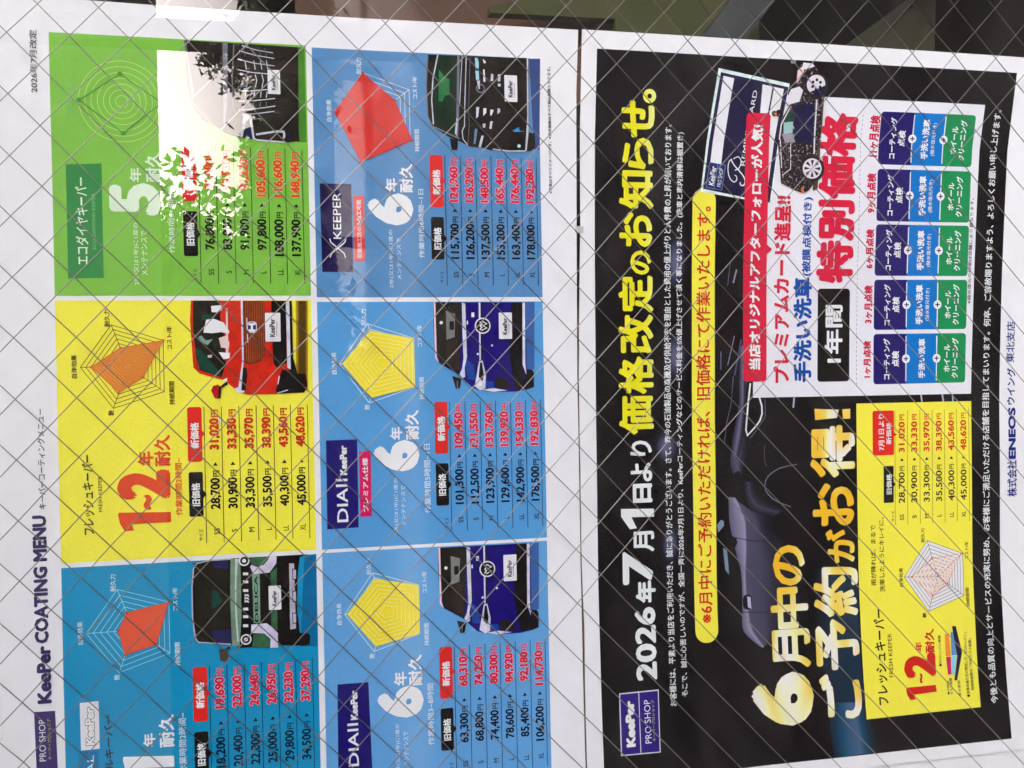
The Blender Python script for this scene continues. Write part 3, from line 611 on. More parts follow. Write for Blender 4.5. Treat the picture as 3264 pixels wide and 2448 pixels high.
S([(-73.7, -41.6), (-71.2, -41.8), (-68.7, -42.3), (-66.3, -43.1), (-64.0, -44.2), (-61.9, -45.6), (-60.0, -47.3), (-58.3, -49.2), (-56.9, -51.3), (-55.8, -53.6), (-55.0, -56.0), (-54.5, -58.5), (-54.3, -61.0), (-54.5, -63.5), (-55.0, -66.0), (-55.8, -68.4), (-56.9, -70.7), (-58.3, -72.8), (-60.0, -74.7), (-61.9, -76.4), (-64.0, -77.8), (-66.3, -78.9), (-68.7, -79.7), (-71.2, -80.2), (-73.7, -80.4), (-76.2, -80.2), (-78.7, -79.7), (-81.1, -78.9), (-83.4, -77.8), (-85.5, -76.4), (-87.4, -74.7), (-89.1, -72.8), (-90.5, -70.7), (-91.6, -68.4), (-92.4, -66.0), (-92.9, -63.5), (-93.1, -61.0), (-92.9, -58.5), (-92.4, -56.0), (-91.6, -53.6), (-90.5, -51.3), (-89.1, -49.2), (-87.4, -47.3), (-85.5, -45.6), (-83.4, -44.2), (-81.1, -43.1), (-78.7, -42.3), (-76.2, -41.8)],0.6,'greenring',3,1)
S([(-73.7, -36.7), (-70.5, -36.9), (-67.4, -37.5), (-64.4, -38.5), (-61.5, -40.0), (-58.9, -41.7), (-56.5, -43.8), (-54.4, -46.2), (-52.7, -48.8), (-51.2, -51.7), (-50.2, -54.7), (-49.6, -57.8), (-49.4, -61.0), (-49.6, -64.2), (-50.2, -67.3), (-51.2, -70.3), (-52.7, -73.1), (-54.4, -75.8), (-56.5, -78.2), (-58.9, -80.3), (-61.5, -82.0), (-64.4, -83.5), (-67.4, -84.5), (-70.5, -85.1), (-73.7, -85.3), (-76.9, -85.1), (-80.0, -84.5), (-83.0, -83.5), (-85.8, -82.0), (-88.5, -80.3), (-90.9, -78.2), (-93.0, -75.8), (-94.7, -73.2), (-96.2, -70.3), (-97.2, -67.3), (-97.8, -64.2), (-98.0, -61.0), (-97.8, -57.8), (-97.2, -54.7), (-96.2, -51.7), (-94.7, -48.8), (-93.0, -46.2), (-90.9, -43.8), (-88.5, -41.7), (-85.8, -40.0), (-83.0, -38.5), (-80.0, -37.5), (-76.9, -36.9)],0.6,'greenring',3,1)
S([(-73.7, -31.8), (-69.9, -32.0), (-66.1, -32.8), (-62.5, -34.0), (-59.1, -35.7), (-55.9, -37.8), (-53.1, -40.4), (-50.5, -43.2), (-48.4, -46.4), (-46.7, -49.8), (-45.5, -53.4), (-44.7, -57.2), (-44.5, -61.0), (-44.7, -64.8), (-45.5, -68.6), (-46.7, -72.2), (-48.4, -75.6), (-50.5, -78.8), (-53.1, -81.6), (-55.9, -84.2), (-59.1, -86.3), (-62.5, -88.0), (-66.1, -89.2), (-69.9, -90.0), (-73.7, -90.2), (-77.5, -90.0), (-81.3, -89.2), (-84.9, -88.0), (-88.3, -86.3), (-91.5, -84.2), (-94.3, -81.6), (-96.9, -78.8), (-99.0, -75.6), (-100.7, -72.2), (-101.9, -68.6), (-102.7, -64.8), (-102.9, -61.0), (-102.7, -57.2), (-101.9, -53.4), (-100.7, -49.8), (-99.0, -46.4), (-96.9, -43.2), (-94.3, -40.4), (-91.5, -37.8), (-88.3, -35.7), (-84.9, -34.0), (-81.3, -32.8), (-77.5, -32.0)],0.6,'greenring',3,1)
S([(-73.7, -27.0), (-69.3, -27.3), (-64.9, -28.2), (-60.7, -29.6), (-56.7, -31.6), (-53.0, -34.0), (-49.7, -37.0), (-46.7, -40.3), (-44.3, -44.0), (-42.3, -48.0), (-40.9, -52.2), (-40.0, -56.6), (-39.7, -61.0), (-40.0, -65.4), (-40.9, -69.8), (-42.3, -74.0), (-44.3, -78.0), (-46.7, -81.7), (-49.7, -85.0), (-53.0, -88.0), (-56.7, -90.4), (-60.7, -92.4), (-64.9, -93.8), (-69.3, -94.7), (-73.7, -95.0), (-78.1, -94.7), (-82.5, -93.8), (-86.7, -92.4), (-90.7, -90.4), (-94.4, -88.0), (-97.7, -85.0), (-100.7, -81.7), (-103.1, -78.0), (-105.1, -74.0), (-106.5, -69.8), (-107.4, -65.4), (-107.7, -61.0), (-107.4, -56.6), (-106.5, -52.2), (-105.1, -48.0), (-103.1, -44.0), (-100.7, -40.3), (-97.7, -37.0), (-94.4, -34.0), (-90.7, -31.6), (-86.7, -29.6), (-82.5, -28.2), (-78.1, -27.3)],0.6,'greenring',3,1)
S([(-73.9, -27.4), (-50.7, -60.0), (-73.7, -93.0), (-100.2, -61.5)],0.9,'greenln',4,1)
E(-73.9,-27.4,2,2,'greenln',5)
E(-50.7,-60.0,2,2,'greenln',5)
E(-73.7,-93.0,2,2,'greenln',5)
E(-100.2,-61.5,2,2,'greenln',5)
T('洗車の仕方',-86.3,-59.7,-22.3,-18.0,'greenlt',4,0.01)
T('タフ',-36.7,-29.4,-60.7,-56.7,'greenlt',4,0.01)
T('艶',-113.4,-108.5,-59.4,-55.7,'greenlt',4,0.01)
O('price_rules','menu_panel/grn')
S([(-227.0, -121.6), (-109.5, -121.6)],0.55,'ink',3)
S([(-227.0, -136.0), (-109.5, -136.0)],0.55,'ink',3)
S([(-227.0, -150.5), (-109.5, -150.5)],0.55,'ink',3)
S([(-227.0, -164.9), (-109.5, -164.9)],0.55,'ink',3)
S([(-227.0, -179.4), (-109.5, -179.4)],0.55,'ink',3)
S([(-227.0, -193.8), (-109.5, -193.8)],0.55,'ink',3)
S([(-227.0, -208.3), (-109.5, -208.3)],0.55,'ink',3)
O('old_price_tag','menu_panel/grn','black 旧価格 tag')
R(-203.5,-165.2,-119.6,-108.0,1.6,'tagblack',3)
P([(-188.5, -119.4), (-184.5, -122.2), (-180.5, -119.4)],'tagblack',3)
T('旧価格',-194.5,-174.5,-117.2,-110.2,'white',5,0.035)
O('new_price_tag','menu_panel/grn','red 新価格 tag')
R(-156.5,-109.5,-119.6,-107.8,2.2,'tagred',3)
P([(-135.5, -119.4), (-132.5, -122.2), (-129.5, -119.4)],'tagred',3)
T('新価格',-145.0,-122.5,-117.2,-110.0,'white',5,0.035)
O('size_heading_lettering','menu_panel/grn')
T('サイズ',-224.5,-214.5,-118.8,-115.4,'ink',4,0.01)
O('price_row','menu_panel/grn')
T('SS',-219.7,-214.3,-132.6,-128.0,'ink',4,0.006)
T('76,800',-197.9,-170.9,-134.6,-125.6,'ink',4,0.03)
T('円',-169.9,-164.5,-133.2,-128.0,'ink',4,0.02)
P([(-160.3, -132.1), (-157.3, -130.1), (-160.3, -128.1)],'ink',4)
T('81,400',-146.5,-119.5,-134.6,-125.6,'pricered2',5,0.045,halo='grnhalo')
T('円',-118.5,-112.0,-133.2,-127.4,'pricered2',5,0.03,halo='grnhalo')
O('price_row','menu_panel/grn')
T('S',-218.3,-215.7,-147.1,-142.5,'ink',4,0.006)
T('83,800',-197.9,-170.9,-149.1,-140.1,'ink',4,0.03)
T('円',-169.9,-164.5,-147.7,-142.5,'ink',4,0.02)
P([(-160.3, -146.6), (-157.3, -144.6), (-160.3, -142.6)],'ink',4)
T('90,530',-146.5,-119.5,-149.1,-140.1,'pricered2',5,0.045,halo='grnhalo')
T('円',-118.5,-112.0,-147.7,-141.9,'pricered2',5,0.03,halo='grnhalo')
O('price_row','menu_panel/grn')
T('M',-219.0,-215.0,-161.5,-156.9,'ink',4,0.006)
T('91,900',-197.9,-170.9,-163.5,-154.5,'ink',4,0.03)
T('円',-169.9,-164.5,-162.1,-156.9,'ink',4,0.02)
P([(-160.3, -161.0), (-157.3, -159.0), (-160.3, -157.0)],'ink',4)
T('99,220',-146.5,-119.5,-163.5,-154.5,'pricered2',5,0.045,halo='grnhalo')
T('円',-118.5,-112.0,-162.1,-156.3,'pricered2',5,0.03,halo='grnhalo')
O('price_row','menu_panel/grn')
T('L',-218.1,-215.9,-176.0,-171.4,'ink',4,0.006)
T('97,800',-197.9,-170.9,-178.0,-169.0,'ink',4,0.03)
T('円',-169.9,-164.5,-176.6,-171.4,'ink',4,0.02)
P([(-160.3, -175.5), (-157.3, -173.5), (-160.3, -171.5)],'ink',4)
T('105,600',-151.5,-119.5,-178.0,-169.0,'pricered2',5,0.045,halo='grnhalo')
T('円',-118.5,-112.0,-176.6,-170.8,'pricered2',5,0.03,halo='grnhalo')
O('price_row','menu_panel/grn')
T('LL',-219.3,-214.7,-190.4,-185.8,'ink',4,0.006)
T('108,000',-202.9,-170.9,-192.4,-183.4,'ink',4,0.03)
T('円',-169.9,-164.5,-191.0,-185.8,'ink',4,0.02)
P([(-160.3, -189.9), (-157.3, -187.9), (-160.3, -185.9)],'ink',4)
T('116,600',-151.5,-119.5,-192.4,-183.4,'pricered2',5,0.045,halo='grnhalo')
T('円',-118.5,-112.0,-191.0,-185.2,'pricered2',5,0.03,halo='grnhalo')
O('price_row','menu_panel/grn')
T('XL',-219.7,-214.3,-204.9,-200.3,'ink',4,0.006)
T('137,900',-202.9,-170.9,-206.9,-197.9,'ink',4,0.03)
T('円',-169.9,-164.5,-205.5,-200.3,'ink',4,0.02)
P([(-160.3, -204.4), (-157.3, -202.4), (-160.3, -200.4)],'ink',4)
T('148,940',-151.5,-119.5,-206.9,-197.9,'pricered2',5,0.045,halo='grnhalo')
T('円',-118.5,-112.0,-205.5,-199.7,'pricered2',5,0.03,halo='grnhalo')
O('car_picture','menu_panel/grn','front of black car with chrome grille')
P([(-20.5, -205.6), (-20.4, -212.2), (-103.0, -212.2), (-103.2, -204.6)],'greensh',2)
P([(-19.3, -113.0), (-19.6, -145.0), (-20.5, -206.9), (-93.5, -206.0), (-102.5, -206.5), (-103.5, -197.7), (-103.4, -180.2), (-102.2, -167.9), (-99.9, -150.7), (-97.3, -143.4), (-92.7, -137.4), (-86.8, -125.4), (-74.5, -117.3), (-55.8, -113.4)],'carblk2',4)
P([(-19.3, -111.8), (-19.4, -113.6), (-68.1, -119.8), (-68.2, -117.4)],'greyln',5)
P([(-20.0, -143.5), (-20.1, -147.8), (-73.4, -146.4), (-92.5, -143.5), (-86.2, -142.8)],'greycar',6)
S([(-20.7, -153.0), (-47.8, -151.0), (-76.4, -151.2), (-80.1, -153.6)],1.1,'greyln',7)
S([(-21.7, -159.7), (-24.9, -171.3), (-26.7, -185.5)],0.8,'silver2',7)
S([(-26.2, -157.1), (-29.5, -170.4), (-31.5, -186.4)],0.8,'silver2',7)
S([(-33.6, -155.7), (-36.4, -169.8), (-37.9, -186.5)],0.8,'silver2',7)
S([(-42.5, -155.6), (-44.5, -167.2), (-45.1, -181.4)],0.8,'silver2',7)
S([(-60.9, -155.8), (-60.5, -166.9), (-58.6, -180.5)],0.8,'silver2',7)
S([(-69.8, -155.9), (-68.7, -169.9), (-66.1, -186.6)],0.8,'silver2',7)
S([(-77.4, -156.1), (-75.8, -170.0), (-72.7, -186.4)],0.8,'silver2',7)
S([(-81.2, -158.5), (-79.9, -170.8), (-77.3, -185.7)],0.8,'silver2',7)
S([(-23.8, -160.9), (-30.8, -161.9)],0.6,'greyln',7)
S([(-34.6, -161.9), (-42.2, -162.9)],0.8,'silver2',7)
S([(-46.6, -162.8), (-51.7, -164.0), (-57.5, -162.6)],0.8,'silver2',7)
S([(-61.3, -161.9), (-66.4, -161.2)],0.8,'silver2',7)
S([(-70.2, -161.1), (-76.0, -160.4)],0.7,'greyln',7)
S([(-23.4, -168.2), (-30.4, -169.3)],0.6,'greyln',7)
S([(-34.2, -169.3), (-41.8, -170.3)],0.8,'silver2',7)
S([(-46.3, -170.2), (-51.3, -171.4), (-57.1, -170.0)],0.8,'silver2',7)
S([(-61.0, -169.3), (-66.1, -168.6)],0.8,'silver2',7)
S([(-69.9, -168.5), (-75.7, -167.8)],0.7,'greyln',7)
S([(-23.2, -173.8), (-30.1, -174.9)],0.6,'greyln',7)
S([(-33.9, -174.8), (-41.6, -175.9)],0.8,'silver2',7)
S([(-46.0, -175.8), (-51.1, -177.0), (-56.9, -175.6)],0.8,'silver2',7)
S([(-60.7, -174.9), (-65.9, -174.2)],0.8,'silver2',7)
S([(-69.7, -174.1), (-75.5, -173.4)],0.7,'greyln',7)
S([(-22.9, -178.8), (-29.9, -179.9)],0.6,'greyln',7)
S([(-33.7, -179.8), (-41.3, -180.9)],0.8,'silver2',7)
S([(-45.8, -180.8), (-50.9, -181.9), (-56.7, -180.6)],0.8,'silver2',7)
S([(-60.5, -179.9), (-65.7, -179.1)],0.8,'silver2',7)
S([(-69.5, -179.1), (-75.3, -178.3)],0.7,'greyln',7)
S([(-46.2, -155.5), (-46.7, -162.2), (-51.0, -164.6), (-56.5, -162.0), (-57.4, -155.6)],1.2,'greycar',8)
P([(-81.8, -159.7), (-81.2, -166.1), (-91.7, -167.5), (-101.2, -168.5), (-102.5, -167.2), (-84.1, -164.5), (-87.4, -161.4), (-100.9, -158.4), (-100.6, -156.8)],'silver2',8)
S([(-101.2, -167.9), (-102.7, -170.3), (-103.9, -194.6)],1.3,'silver2',8)
P([(-89.3, -162.0), (-89.2, -164.7), (-101.9, -167.9), (-101.5, -160.5)],'navyc',6)
S([(-98.0, -169.8), (-94.8, -186.6), (-94.6, -192.9), (-97.2, -193.7), (-100.4, -193.1)],1.8,'silver2',8)
S([(-93.8, -197.9), (-104.1, -197.0)],1.5,'navyc',7)
R(-62.5,-41.7,-191.1,-180.6,0.8,'plate',12)
T('KeePer',-59.2,-45.9,-187.3,-183.6,'ink2',14,0.03)
S([(-58.3, -188.5), (-47.8, -188.7)],0.35,'ink',14)
O('menu_panel/x','coating_menu_poster','blue panel with KEEPER box and black van picture')
P([(-239.0, -218.5), (-20.0, -218.5), (-20.0, -422.5), (-239.0, -422.5)],'bluex',1)
O('heading_box','menu_panel/x','dark navy KEEPER heading box')
P([(-138.8, -222.9), (-138.9, -250.3), (-216.8, -250.5), (-216.6, -223.7)],'navyx',2)
T('KEEPER',-187.4,-146.8,-240.8,-233.9,'white',4,0)
S([(-203.9, -230.6), (-200.3, -232.0), (-190.3, -243.8), (-187.0, -244.5)],1.0,'white',4)
S([(-204.1, -244.2), (-200.2, -243.0), (-190.4, -231.5), (-187.2, -230.7)],1.0,'white',4)
O('dealer_tag','menu_panel/x','red dealer tag')
R(-206.7,-149.4,-261.3,-251.8,0.6,'tagred2',3)
T('取扱施工店のみ施工可能',-204.6,-152.6,-258.5,-254.4,'white',5,0.015)
O('durability_lettering','menu_panel/x','large white 6年耐久 lettering')
T('6',-174.9,-146.2,-304.9,-263.9,'white',4,0.06)
T('年',-144.7,-132.8,-291.3,-280.1,'white',4,0.03)
T('耐久',-145.4,-119.5,-304.9,-292.8,'white',4,0.03)
T('2年(又は1年)に1度の',-230.6,-178.8,-286.5,-282.2,'pale',4,0.008)
T('メンテナンスで',-223.0,-186.2,-293.0,-289.4,'pale',4,0.008)
T('作業時間6時間~1日',-203.6,-141.9,-314.2,-309.2,'pale',4,0.01)
O('radar_chart','menu_panel/x')
S([(-75.3, -269.2), (-70.3, -272.7), (-72.2, -278.6), (-78.4, -278.6), (-80.3, -272.8)],0.5,'pale',3,1)
S([(-75.3, -263.8), (-65.2, -271.0), (-69.0, -282.7), (-81.6, -282.7), (-85.3, -271.0)],0.5,'pale',3,1)
S([(-75.3, -258.5), (-60.2, -269.2), (-65.9, -286.8), (-84.7, -286.8), (-90.3, -269.3)],0.5,'pale',3,1)
S([(-75.4, -253.1), (-55.1, -267.4), (-62.8, -290.8), (-87.8, -290.8), (-95.4, -267.5)],0.5,'pale',3,1)
S([(-75.4, -247.8), (-50.1, -265.6), (-59.7, -294.9), (-90.9, -294.9), (-100.4, -265.8)],0.5,'pale',3,1)
S([(-75.4, -242.4), (-45.0, -263.9), (-56.5, -299.0), (-94.1, -299.0), (-105.4, -264.0)],0.5,'pale',3,1)
S([(-75.4, -237.1), (-40.0, -262.1), (-53.4, -303.1), (-97.2, -303.1), (-110.4, -262.3)],0.5,'pale',3,1)
S([(-75.3, -274.5), (-75.4, -237.1)],0.5,'pale',3)
S([(-75.3, -274.5), (-40.0, -262.1)],0.5,'pale',3)
S([(-75.3, -274.5), (-53.4, -303.1)],0.5,'pale',3)
S([(-75.3, -274.5), (-97.2, -303.1)],0.5,'pale',3)
S([(-75.3, -274.5), (-110.4, -262.3)],0.5,'pale',3)
P([(-75.4, -237.1), (-40.4, -262.2), (-63.3, -290.2), (-98.5, -304.8), (-119.2, -259.2)],'redrad',5)
S([(-75.4, -237.1), (-40.4, -262.2), (-63.3, -290.2), (-98.5, -304.8), (-119.2, -259.2)],0.5,'redrad2',6,1)
E(-75.4,-237.1,1.1,1.1,'redrad2',6)
E(-40.4,-262.2,1.1,1.1,'redrad2',6)
E(-63.3,-290.2,1.1,1.1,'redrad2',6)
E(-98.5,-304.8,1.1,1.1,'redrad2',6)
E(-119.2,-259.2,1.1,1.1,'redrad2',6)
O('chart_label_lettering','menu_panel/x')
T('自浄効果',-84.5,-65.0,-234.5,-230.0,'pale',4,0.02)
T('耐久力',-41.5,-27.0,-261.1,-256.5,'pale',4,0.02)
T('コスト/年',-61.0,-41.5,-310.5,-306.0,'pale',4,0.02)
T('持続期間',-108.5,-88.5,-311.5,-307.0,'pale',4,0.02)
T('艶',-116.5,-112.0,-262.5,-258.0,'pale',4,0.02)
O('price_rules','menu_panel/x')
S([(-228.5, -334.1), (-111.0, -334.1)],0.55,'ink',3)
S([(-228.5, -348.2), (-111.0, -348.2)],0.55,'ink',3)
S([(-228.5, -362.3), (-111.0, -362.3)],0.55,'ink',3)
S([(-228.5, -376.4), (-111.0, -376.4)],0.55,'ink',3)
S([(-228.5, -390.5), (-111.0, -390.5)],0.55,'ink',3)
S([(-228.5, -404.6), (-111.0, -404.6)],0.55,'ink',3)
S([(-228.5, -418.7), (-111.0, -418.7)],0.55,'ink',3)
O('old_price_tag','menu_panel/x','black 旧価格 tag')
R(-205.0,-166.7,-332.1,-320.5,1.6,'tagblack',3)
P([(-190.0, -331.9), (-186.0, -334.7), (-182.0, -331.9)],'tagblack',3)
T('旧価格',-196.0,-176.0,-329.7,-322.7,'white',5,0.035)
O('new_price_tag','menu_panel/x','red 新価格 tag')
R(-158.0,-111.0,-332.1,-320.3,2.2,'tagred',3)
P([(-137.0, -331.9), (-134.0, -334.7), (-131.0, -331.9)],'tagred',3)
T('新価格',-146.5,-124.0,-329.7,-322.5,'white',5,0.035)
O('size_heading_lettering','menu_panel/x')
T('サイズ',-226.0,-216.0,-331.3,-327.9,'ink',4,0.01)
O('price_row','menu_panel/x')
T('SS',-221.2,-215.8,-344.8,-340.2,'ink',4,0.006)
T('115,700',-204.4,-172.4,-346.8,-337.8,'ink',4,0.03)
T('円',-171.4,-166.0,-345.4,-340.2,'ink',4,0.02)
P([(-161.8, -344.3), (-158.8, -342.3), (-161.8, -340.3)],'ink',4)
T('124,960',-153.0,-121.0,-346.8,-337.8,'pricered',5,0.045,halo='pinkhalo')
T('円',-120.0,-113.5,-345.4,-339.6,'pricered',5,0.03,halo='pinkhalo')
O('price_row','menu_panel/x')
T('S',-219.8,-217.2,-358.9,-354.3,'ink',4,0.006)
T('126,200',-204.4,-172.4,-360.9,-351.9,'ink',4,0.03)
T('円',-171.4,-166.0,-359.5,-354.3,'ink',4,0.02)
P([(-161.8, -358.4), (-158.8, -356.4), (-161.8, -354.4)],'ink',4)
T('136,290',-153.0,-121.0,-360.9,-351.9,'pricered',5,0.045,halo='pinkhalo')
T('円',-120.0,-113.5,-359.5,-353.7,'pricered',5,0.03,halo='pinkhalo')
O('price_row','menu_panel/x')
T('M',-220.5,-216.5,-373.0,-368.4,'ink',4,0.006)
T('137,500',-204.4,-172.4,-375.0,-366.0,'ink',4,0.03)
T('円',-171.4,-166.0,-373.6,-368.4,'ink',4,0.02)
P([(-161.8, -372.5), (-158.8, -370.5), (-161.8, -368.5)],'ink',4)
T('148,500',-153.0,-121.0,-375.0,-366.0,'pricered',5,0.045,halo='pinkhalo')
T('円',-120.0,-113.5,-373.6,-367.8,'pricered',5,0.03,halo='pinkhalo')
O('price_row','menu_panel/x')
T('L',-219.6,-217.4,-387.1,-382.5,'ink',4,0.006)
T('153,200',-204.4,-172.4,-389.1,-380.1,'ink',4,0.03)
T('円',-171.4,-166.0,-387.7,-382.5,'ink',4,0.02)
P([(-161.8, -386.6), (-158.8, -384.6), (-161.8, -382.6)],'ink',4)
T('165,440',-153.0,-121.0,-389.1,-380.1,'pricered',5,0.045,halo='pinkhalo')
T('円',-120.0,-113.5,-387.7,-381.9,'pricered',5,0.03,halo='pinkhalo')
O('price_row','menu_panel/x')
T('LL',-220.8,-216.2,-401.2,-396.6,'ink',4,0.006)
T('163,400',-204.4,-172.4,-403.2,-394.2,'ink',4,0.03)
T('円',-171.4,-166.0,-401.8,-396.6,'ink',4,0.02)
P([(-161.8, -400.7), (-158.8, -398.7), (-161.8, -396.7)],'ink',4)
T('176,440',-153.0,-121.0,-403.2,-394.2,'pricered',5,0.045,halo='pinkhalo')
T('円',-120.0,-113.5,-401.8,-396.0,'pricered',5,0.03,halo='pinkhalo')
O('price_row','menu_panel/x')
T('XL',-221.2,-215.8,-415.3,-410.7,'ink',4,0.006)
T('178,000',-204.4,-172.4,-417.3,-408.3,'ink',4,0.03)
T('円',-171.4,-166.0,-415.9,-410.7,'ink',4,0.02)
P([(-161.8, -414.8), (-158.8, -412.8), (-161.8, -410.8)],'ink',4)
T('192,280',-153.0,-121.0,-417.3,-408.3,'pricered',5,0.045,halo='pinkhalo')
T('円',-120.0,-113.5,-415.9,-410.1,'pricered',5,0.03,halo='pinkhalo')
O('car_picture','menu_panel/x','front of black van with chrome trim')
P([(-20.1, -413.5), (-19.7, -424.1), (-103.0, -422.0), (-103.7, -416.9)],'bluesh',2)
P([(-21.3, -320.4), (-19.8, -413.5), (-87.5, -412.2), (-89.0, -417.8), (-101.5, -418.1), (-104.9, -413.6), (-105.9, -396.9), (-105.4, -377.0), (-103.0, -368.3), (-102.5, -357.4), (-98.2, -348.8), (-94.3, -338.1), (-86.2, -324.3), (-80.0, -320.1), (-62.0, -318.3), (-38.6, -318.6)],'carblk2',4)
S([(-22.0, -320.2), (-49.2, -318.4), (-76.8, -319.3), (-85.2, -323.2), (-95.6, -347.8)],1.3,'greycar',6)
P([(-21.2, -329.8), (-21.0, -346.5), (-75.9, -344.9), (-93.0, -343.5), (-84.1, -325.4), (-59.7, -322.9), (-38.3, -324.7)],'glassgr',6)
S([(-21.0, -329.4), (-42.6, -324.6), (-61.8, -323.1), (-83.6, -324.3)],1.1,'silver2',7)
P([(-34.3, -330.1), (-40.5, -335.3), (-42.9, -339.6), (-56.6, -339.0), (-57.6, -335.0), (-63.0, -332.8), (-62.6, -329.2)],'wingr2',8)
P([(-21.0, -347.0), (-20.9, -349.2), (-75.8, -347.6), (-95.1, -346.5), (-95.2, -344.5)],'greycar',7)
P([(-90.9, -343.5), (-76.9, -345.4), (-78.0, -346.5), (-93.0, -345.1)],'silver2',8)
S([(-21.0, -351.4), (-66.1, -348.3)],0.7,'silver2',7)
S([(-20.8, -355.2), (-58.4, -353.4), (-84.2, -352.5), (-88.5, -350.3), (-96.0, -351.0), (-101.2, -355.2)],0.8,'silver2',7)
S([(-21.2, -358.8), (-71.2, -356.4), (-84.0, -356.9), (-100.2, -355.3)],0.6,'greyln',7)
P([(-22.0, -363.1), (-22.4, -365.5), (-26.7, -366.7), (-32.1, -366.4), (-32.2, -363.3)],'skyc',8)
P([(-33.8, -363.3), (-33.7, -366.4), (-41.7, -366.7), (-42.4, -363.8)],'skyc',8)
P([(-22.7, -370.4), (-25.3, -373.1), (-26.9, -372.5), (-26.5, -370.9)],'white2',8)
P([(-32.4, -370.4), (-32.3, -371.8), (-43.4, -372.5), (-43.5, -370.5)],'white2',8)
P([(-35.8, -377.8), (-36.3, -380.0), (-42.4, -379.5), (-42.5, -377.1)],'silver2',8)
P([(-36.1, -384.1), (-36.0, -386.7), (-42.5, -386.1), (-42.6, -383.9)],'silver2',8)
P([(-44.7, -383.9), (-44.6, -386.5), (-47.1, -386.3), (-46.9, -383.8)],'silver2',8)
E(-49.7,-367.7,4.2,4.2,'greycar',8)
E(-49.7,-367.9,3,3,'carblk',9)
P([(-42.7, -364.5), (-42.6, -367.3), (-50.3, -367.1), (-50.4, -366.0)],'silver2',10)
P([(-66.6, -363.5), (-66.5, -366.3), (-75.1, -365.3), (-76.8, -363.3)],'silver2',8)
P([(-67.4, -370.1), (-67.3, -372.9), (-71.6, -372.7), (-74.4, -369.9)],'white2',8)
P([(-68.2, -376.6), (-68.6, -379.7), (-73.6, -377.6), (-73.6, -376.3)],'white2',8)
P([(-66.9, -383.2), (-67.3, -385.7), (-70.0, -385.6), (-72.3, -383.1)],'silver2',8)
P([(-81.4, -369.3), (-81.3, -372.0), (-85.1, -371.4), (-84.7, -369.2)],'silver2',8)
P([(-79.0, -376.4), (-78.9, -378.6), (-86.0, -377.2), (-85.5, -375.4)],'silver2',8)
P([(-86.0, -362.1), (-86.4, -364.5), (-99.9, -362.3), (-100.0, -360.5)],'bluegrey',8)
P([(-92.2, -368.0), (-92.2, -370.1), (-103.0, -367.2), (-102.6, -365.0)],'silver2',8)
S([(-104.3, -378.1), (-105.5, -393.5), (-105.0, -408.5)],1.1,'silver2',8)
P([(-20.2, -411.3), (-20.1, -412.7), (-87.5, -411.9), (-105.0, -409.7), (-104.5, -408.5), (-73.4, -410.8)],'silver2',8)
P([(-86.9, -396.7), (-83.5, -402.8), (-86.7, -403.3), (-87.1, -408.9), (-87.9, -399.4)],'cyan',9)
E(-100.6,-402.7,1.6,1.6,'skyc',9)
P([(-95.6, -338.8), (-96.7, -346.4), (-105.8, -345.6), (-106.0, -340.5)],'carblk',6)
R(-60.7,-36.6,-401.8,-389.9,0.8,'plate',12)
T('KeePer',-56.8,-41.4,-397.5,-393.2,'ink2',14,0.03)
S([(-55.7, -398.8), (-43.7, -399.0)],0.35,'ink',14)
O('menu_panel/prem','coating_menu_poster','blue premium coating panel with magenta tag and blue car picture')
P([(-461.5, -218.5), (-243.0, -218.5), (-243.0, -422.5), (-461.5, -422.5)],'blue',1)
O('heading_box','menu_panel/prem','navy DIA II KeePer heading box')
P([(-365.2, -223.9), (-365.1, -251.0), (-443.4, -250.8), (-443.8, -223.4)],'navyd',2)
T('DIAⅡ',-438.0,-399.6,-241.8,-231.7,'white',4,0.012)
T('KeePer',-396.4,-370.1,-241.8,-235.5,'white',5,0.05,halo='greyln')
O('premium_tag','menu_panel/prem','magenta premium tag')
R(-434.0,-375.9,-262.6,-252.3,0.6,'magenta',3)
T('プレミアム仕様',-429.8,-381.9,-260.0,-255.1,'white',5,0.02)
O('durability_lettering','menu_panel/prem','large white 6年耐久 lettering')
T('6',-395.1,-366.9,-306.1,-264.8,'white',4,0.06)
T('年',-366.5,-354.9,-291.1,-280.3,'white',4,0.03)
T('耐久',-366.9,-340.3,-306.0,-293.7,'white',4,0.03)
T('2年(又は1年)に1度の',-451.9,-400.9,-286.5,-282.4,'pale',4,0.008)
T('メンテナンスで',-443.6,-407.8,-292.6,-289.0,'pale',4,0.008)
T('作業時間5時間~1日',-433.8,-371.1,-315.7,-309.8,'pale',4,0.01)
O('radar_chart','menu_panel/prem')
S([(-297.8, -269.8), (-293.4, -272.9), (-295.1, -278.1), (-300.5, -278.1), (-302.2, -273.0)],0.6,'pale',3,1)
S([(-297.8, -265.1), (-289.0, -271.4), (-292.3, -281.6), (-303.3, -281.6), (-306.6, -271.4)],0.6,'pale',3,1)
S([(-297.8, -260.5), (-284.6, -269.9), (-289.6, -285.2), (-306.0, -285.2), (-311.0, -269.9)],0.6,'pale',3,1)
S([(-297.9, -255.8), (-280.1, -268.3), (-286.9, -288.8), (-308.8, -288.8), (-315.4, -268.4)],0.6,'pale',3,1)
S([(-297.9, -251.1), (-275.7, -266.8), (-284.1, -292.4), (-311.5, -292.4), (-319.7, -266.9)],0.6,'pale',3,1)
S([(-297.9, -246.4), (-271.3, -265.2), (-281.4, -295.9), (-314.2, -295.9), (-324.1, -265.4)],0.6,'pale',3,1)
S([(-297.9, -241.8), (-266.9, -263.6), (-278.6, -299.5), (-317.0, -299.5), (-328.5, -263.8)],0.6,'pale',3,1)
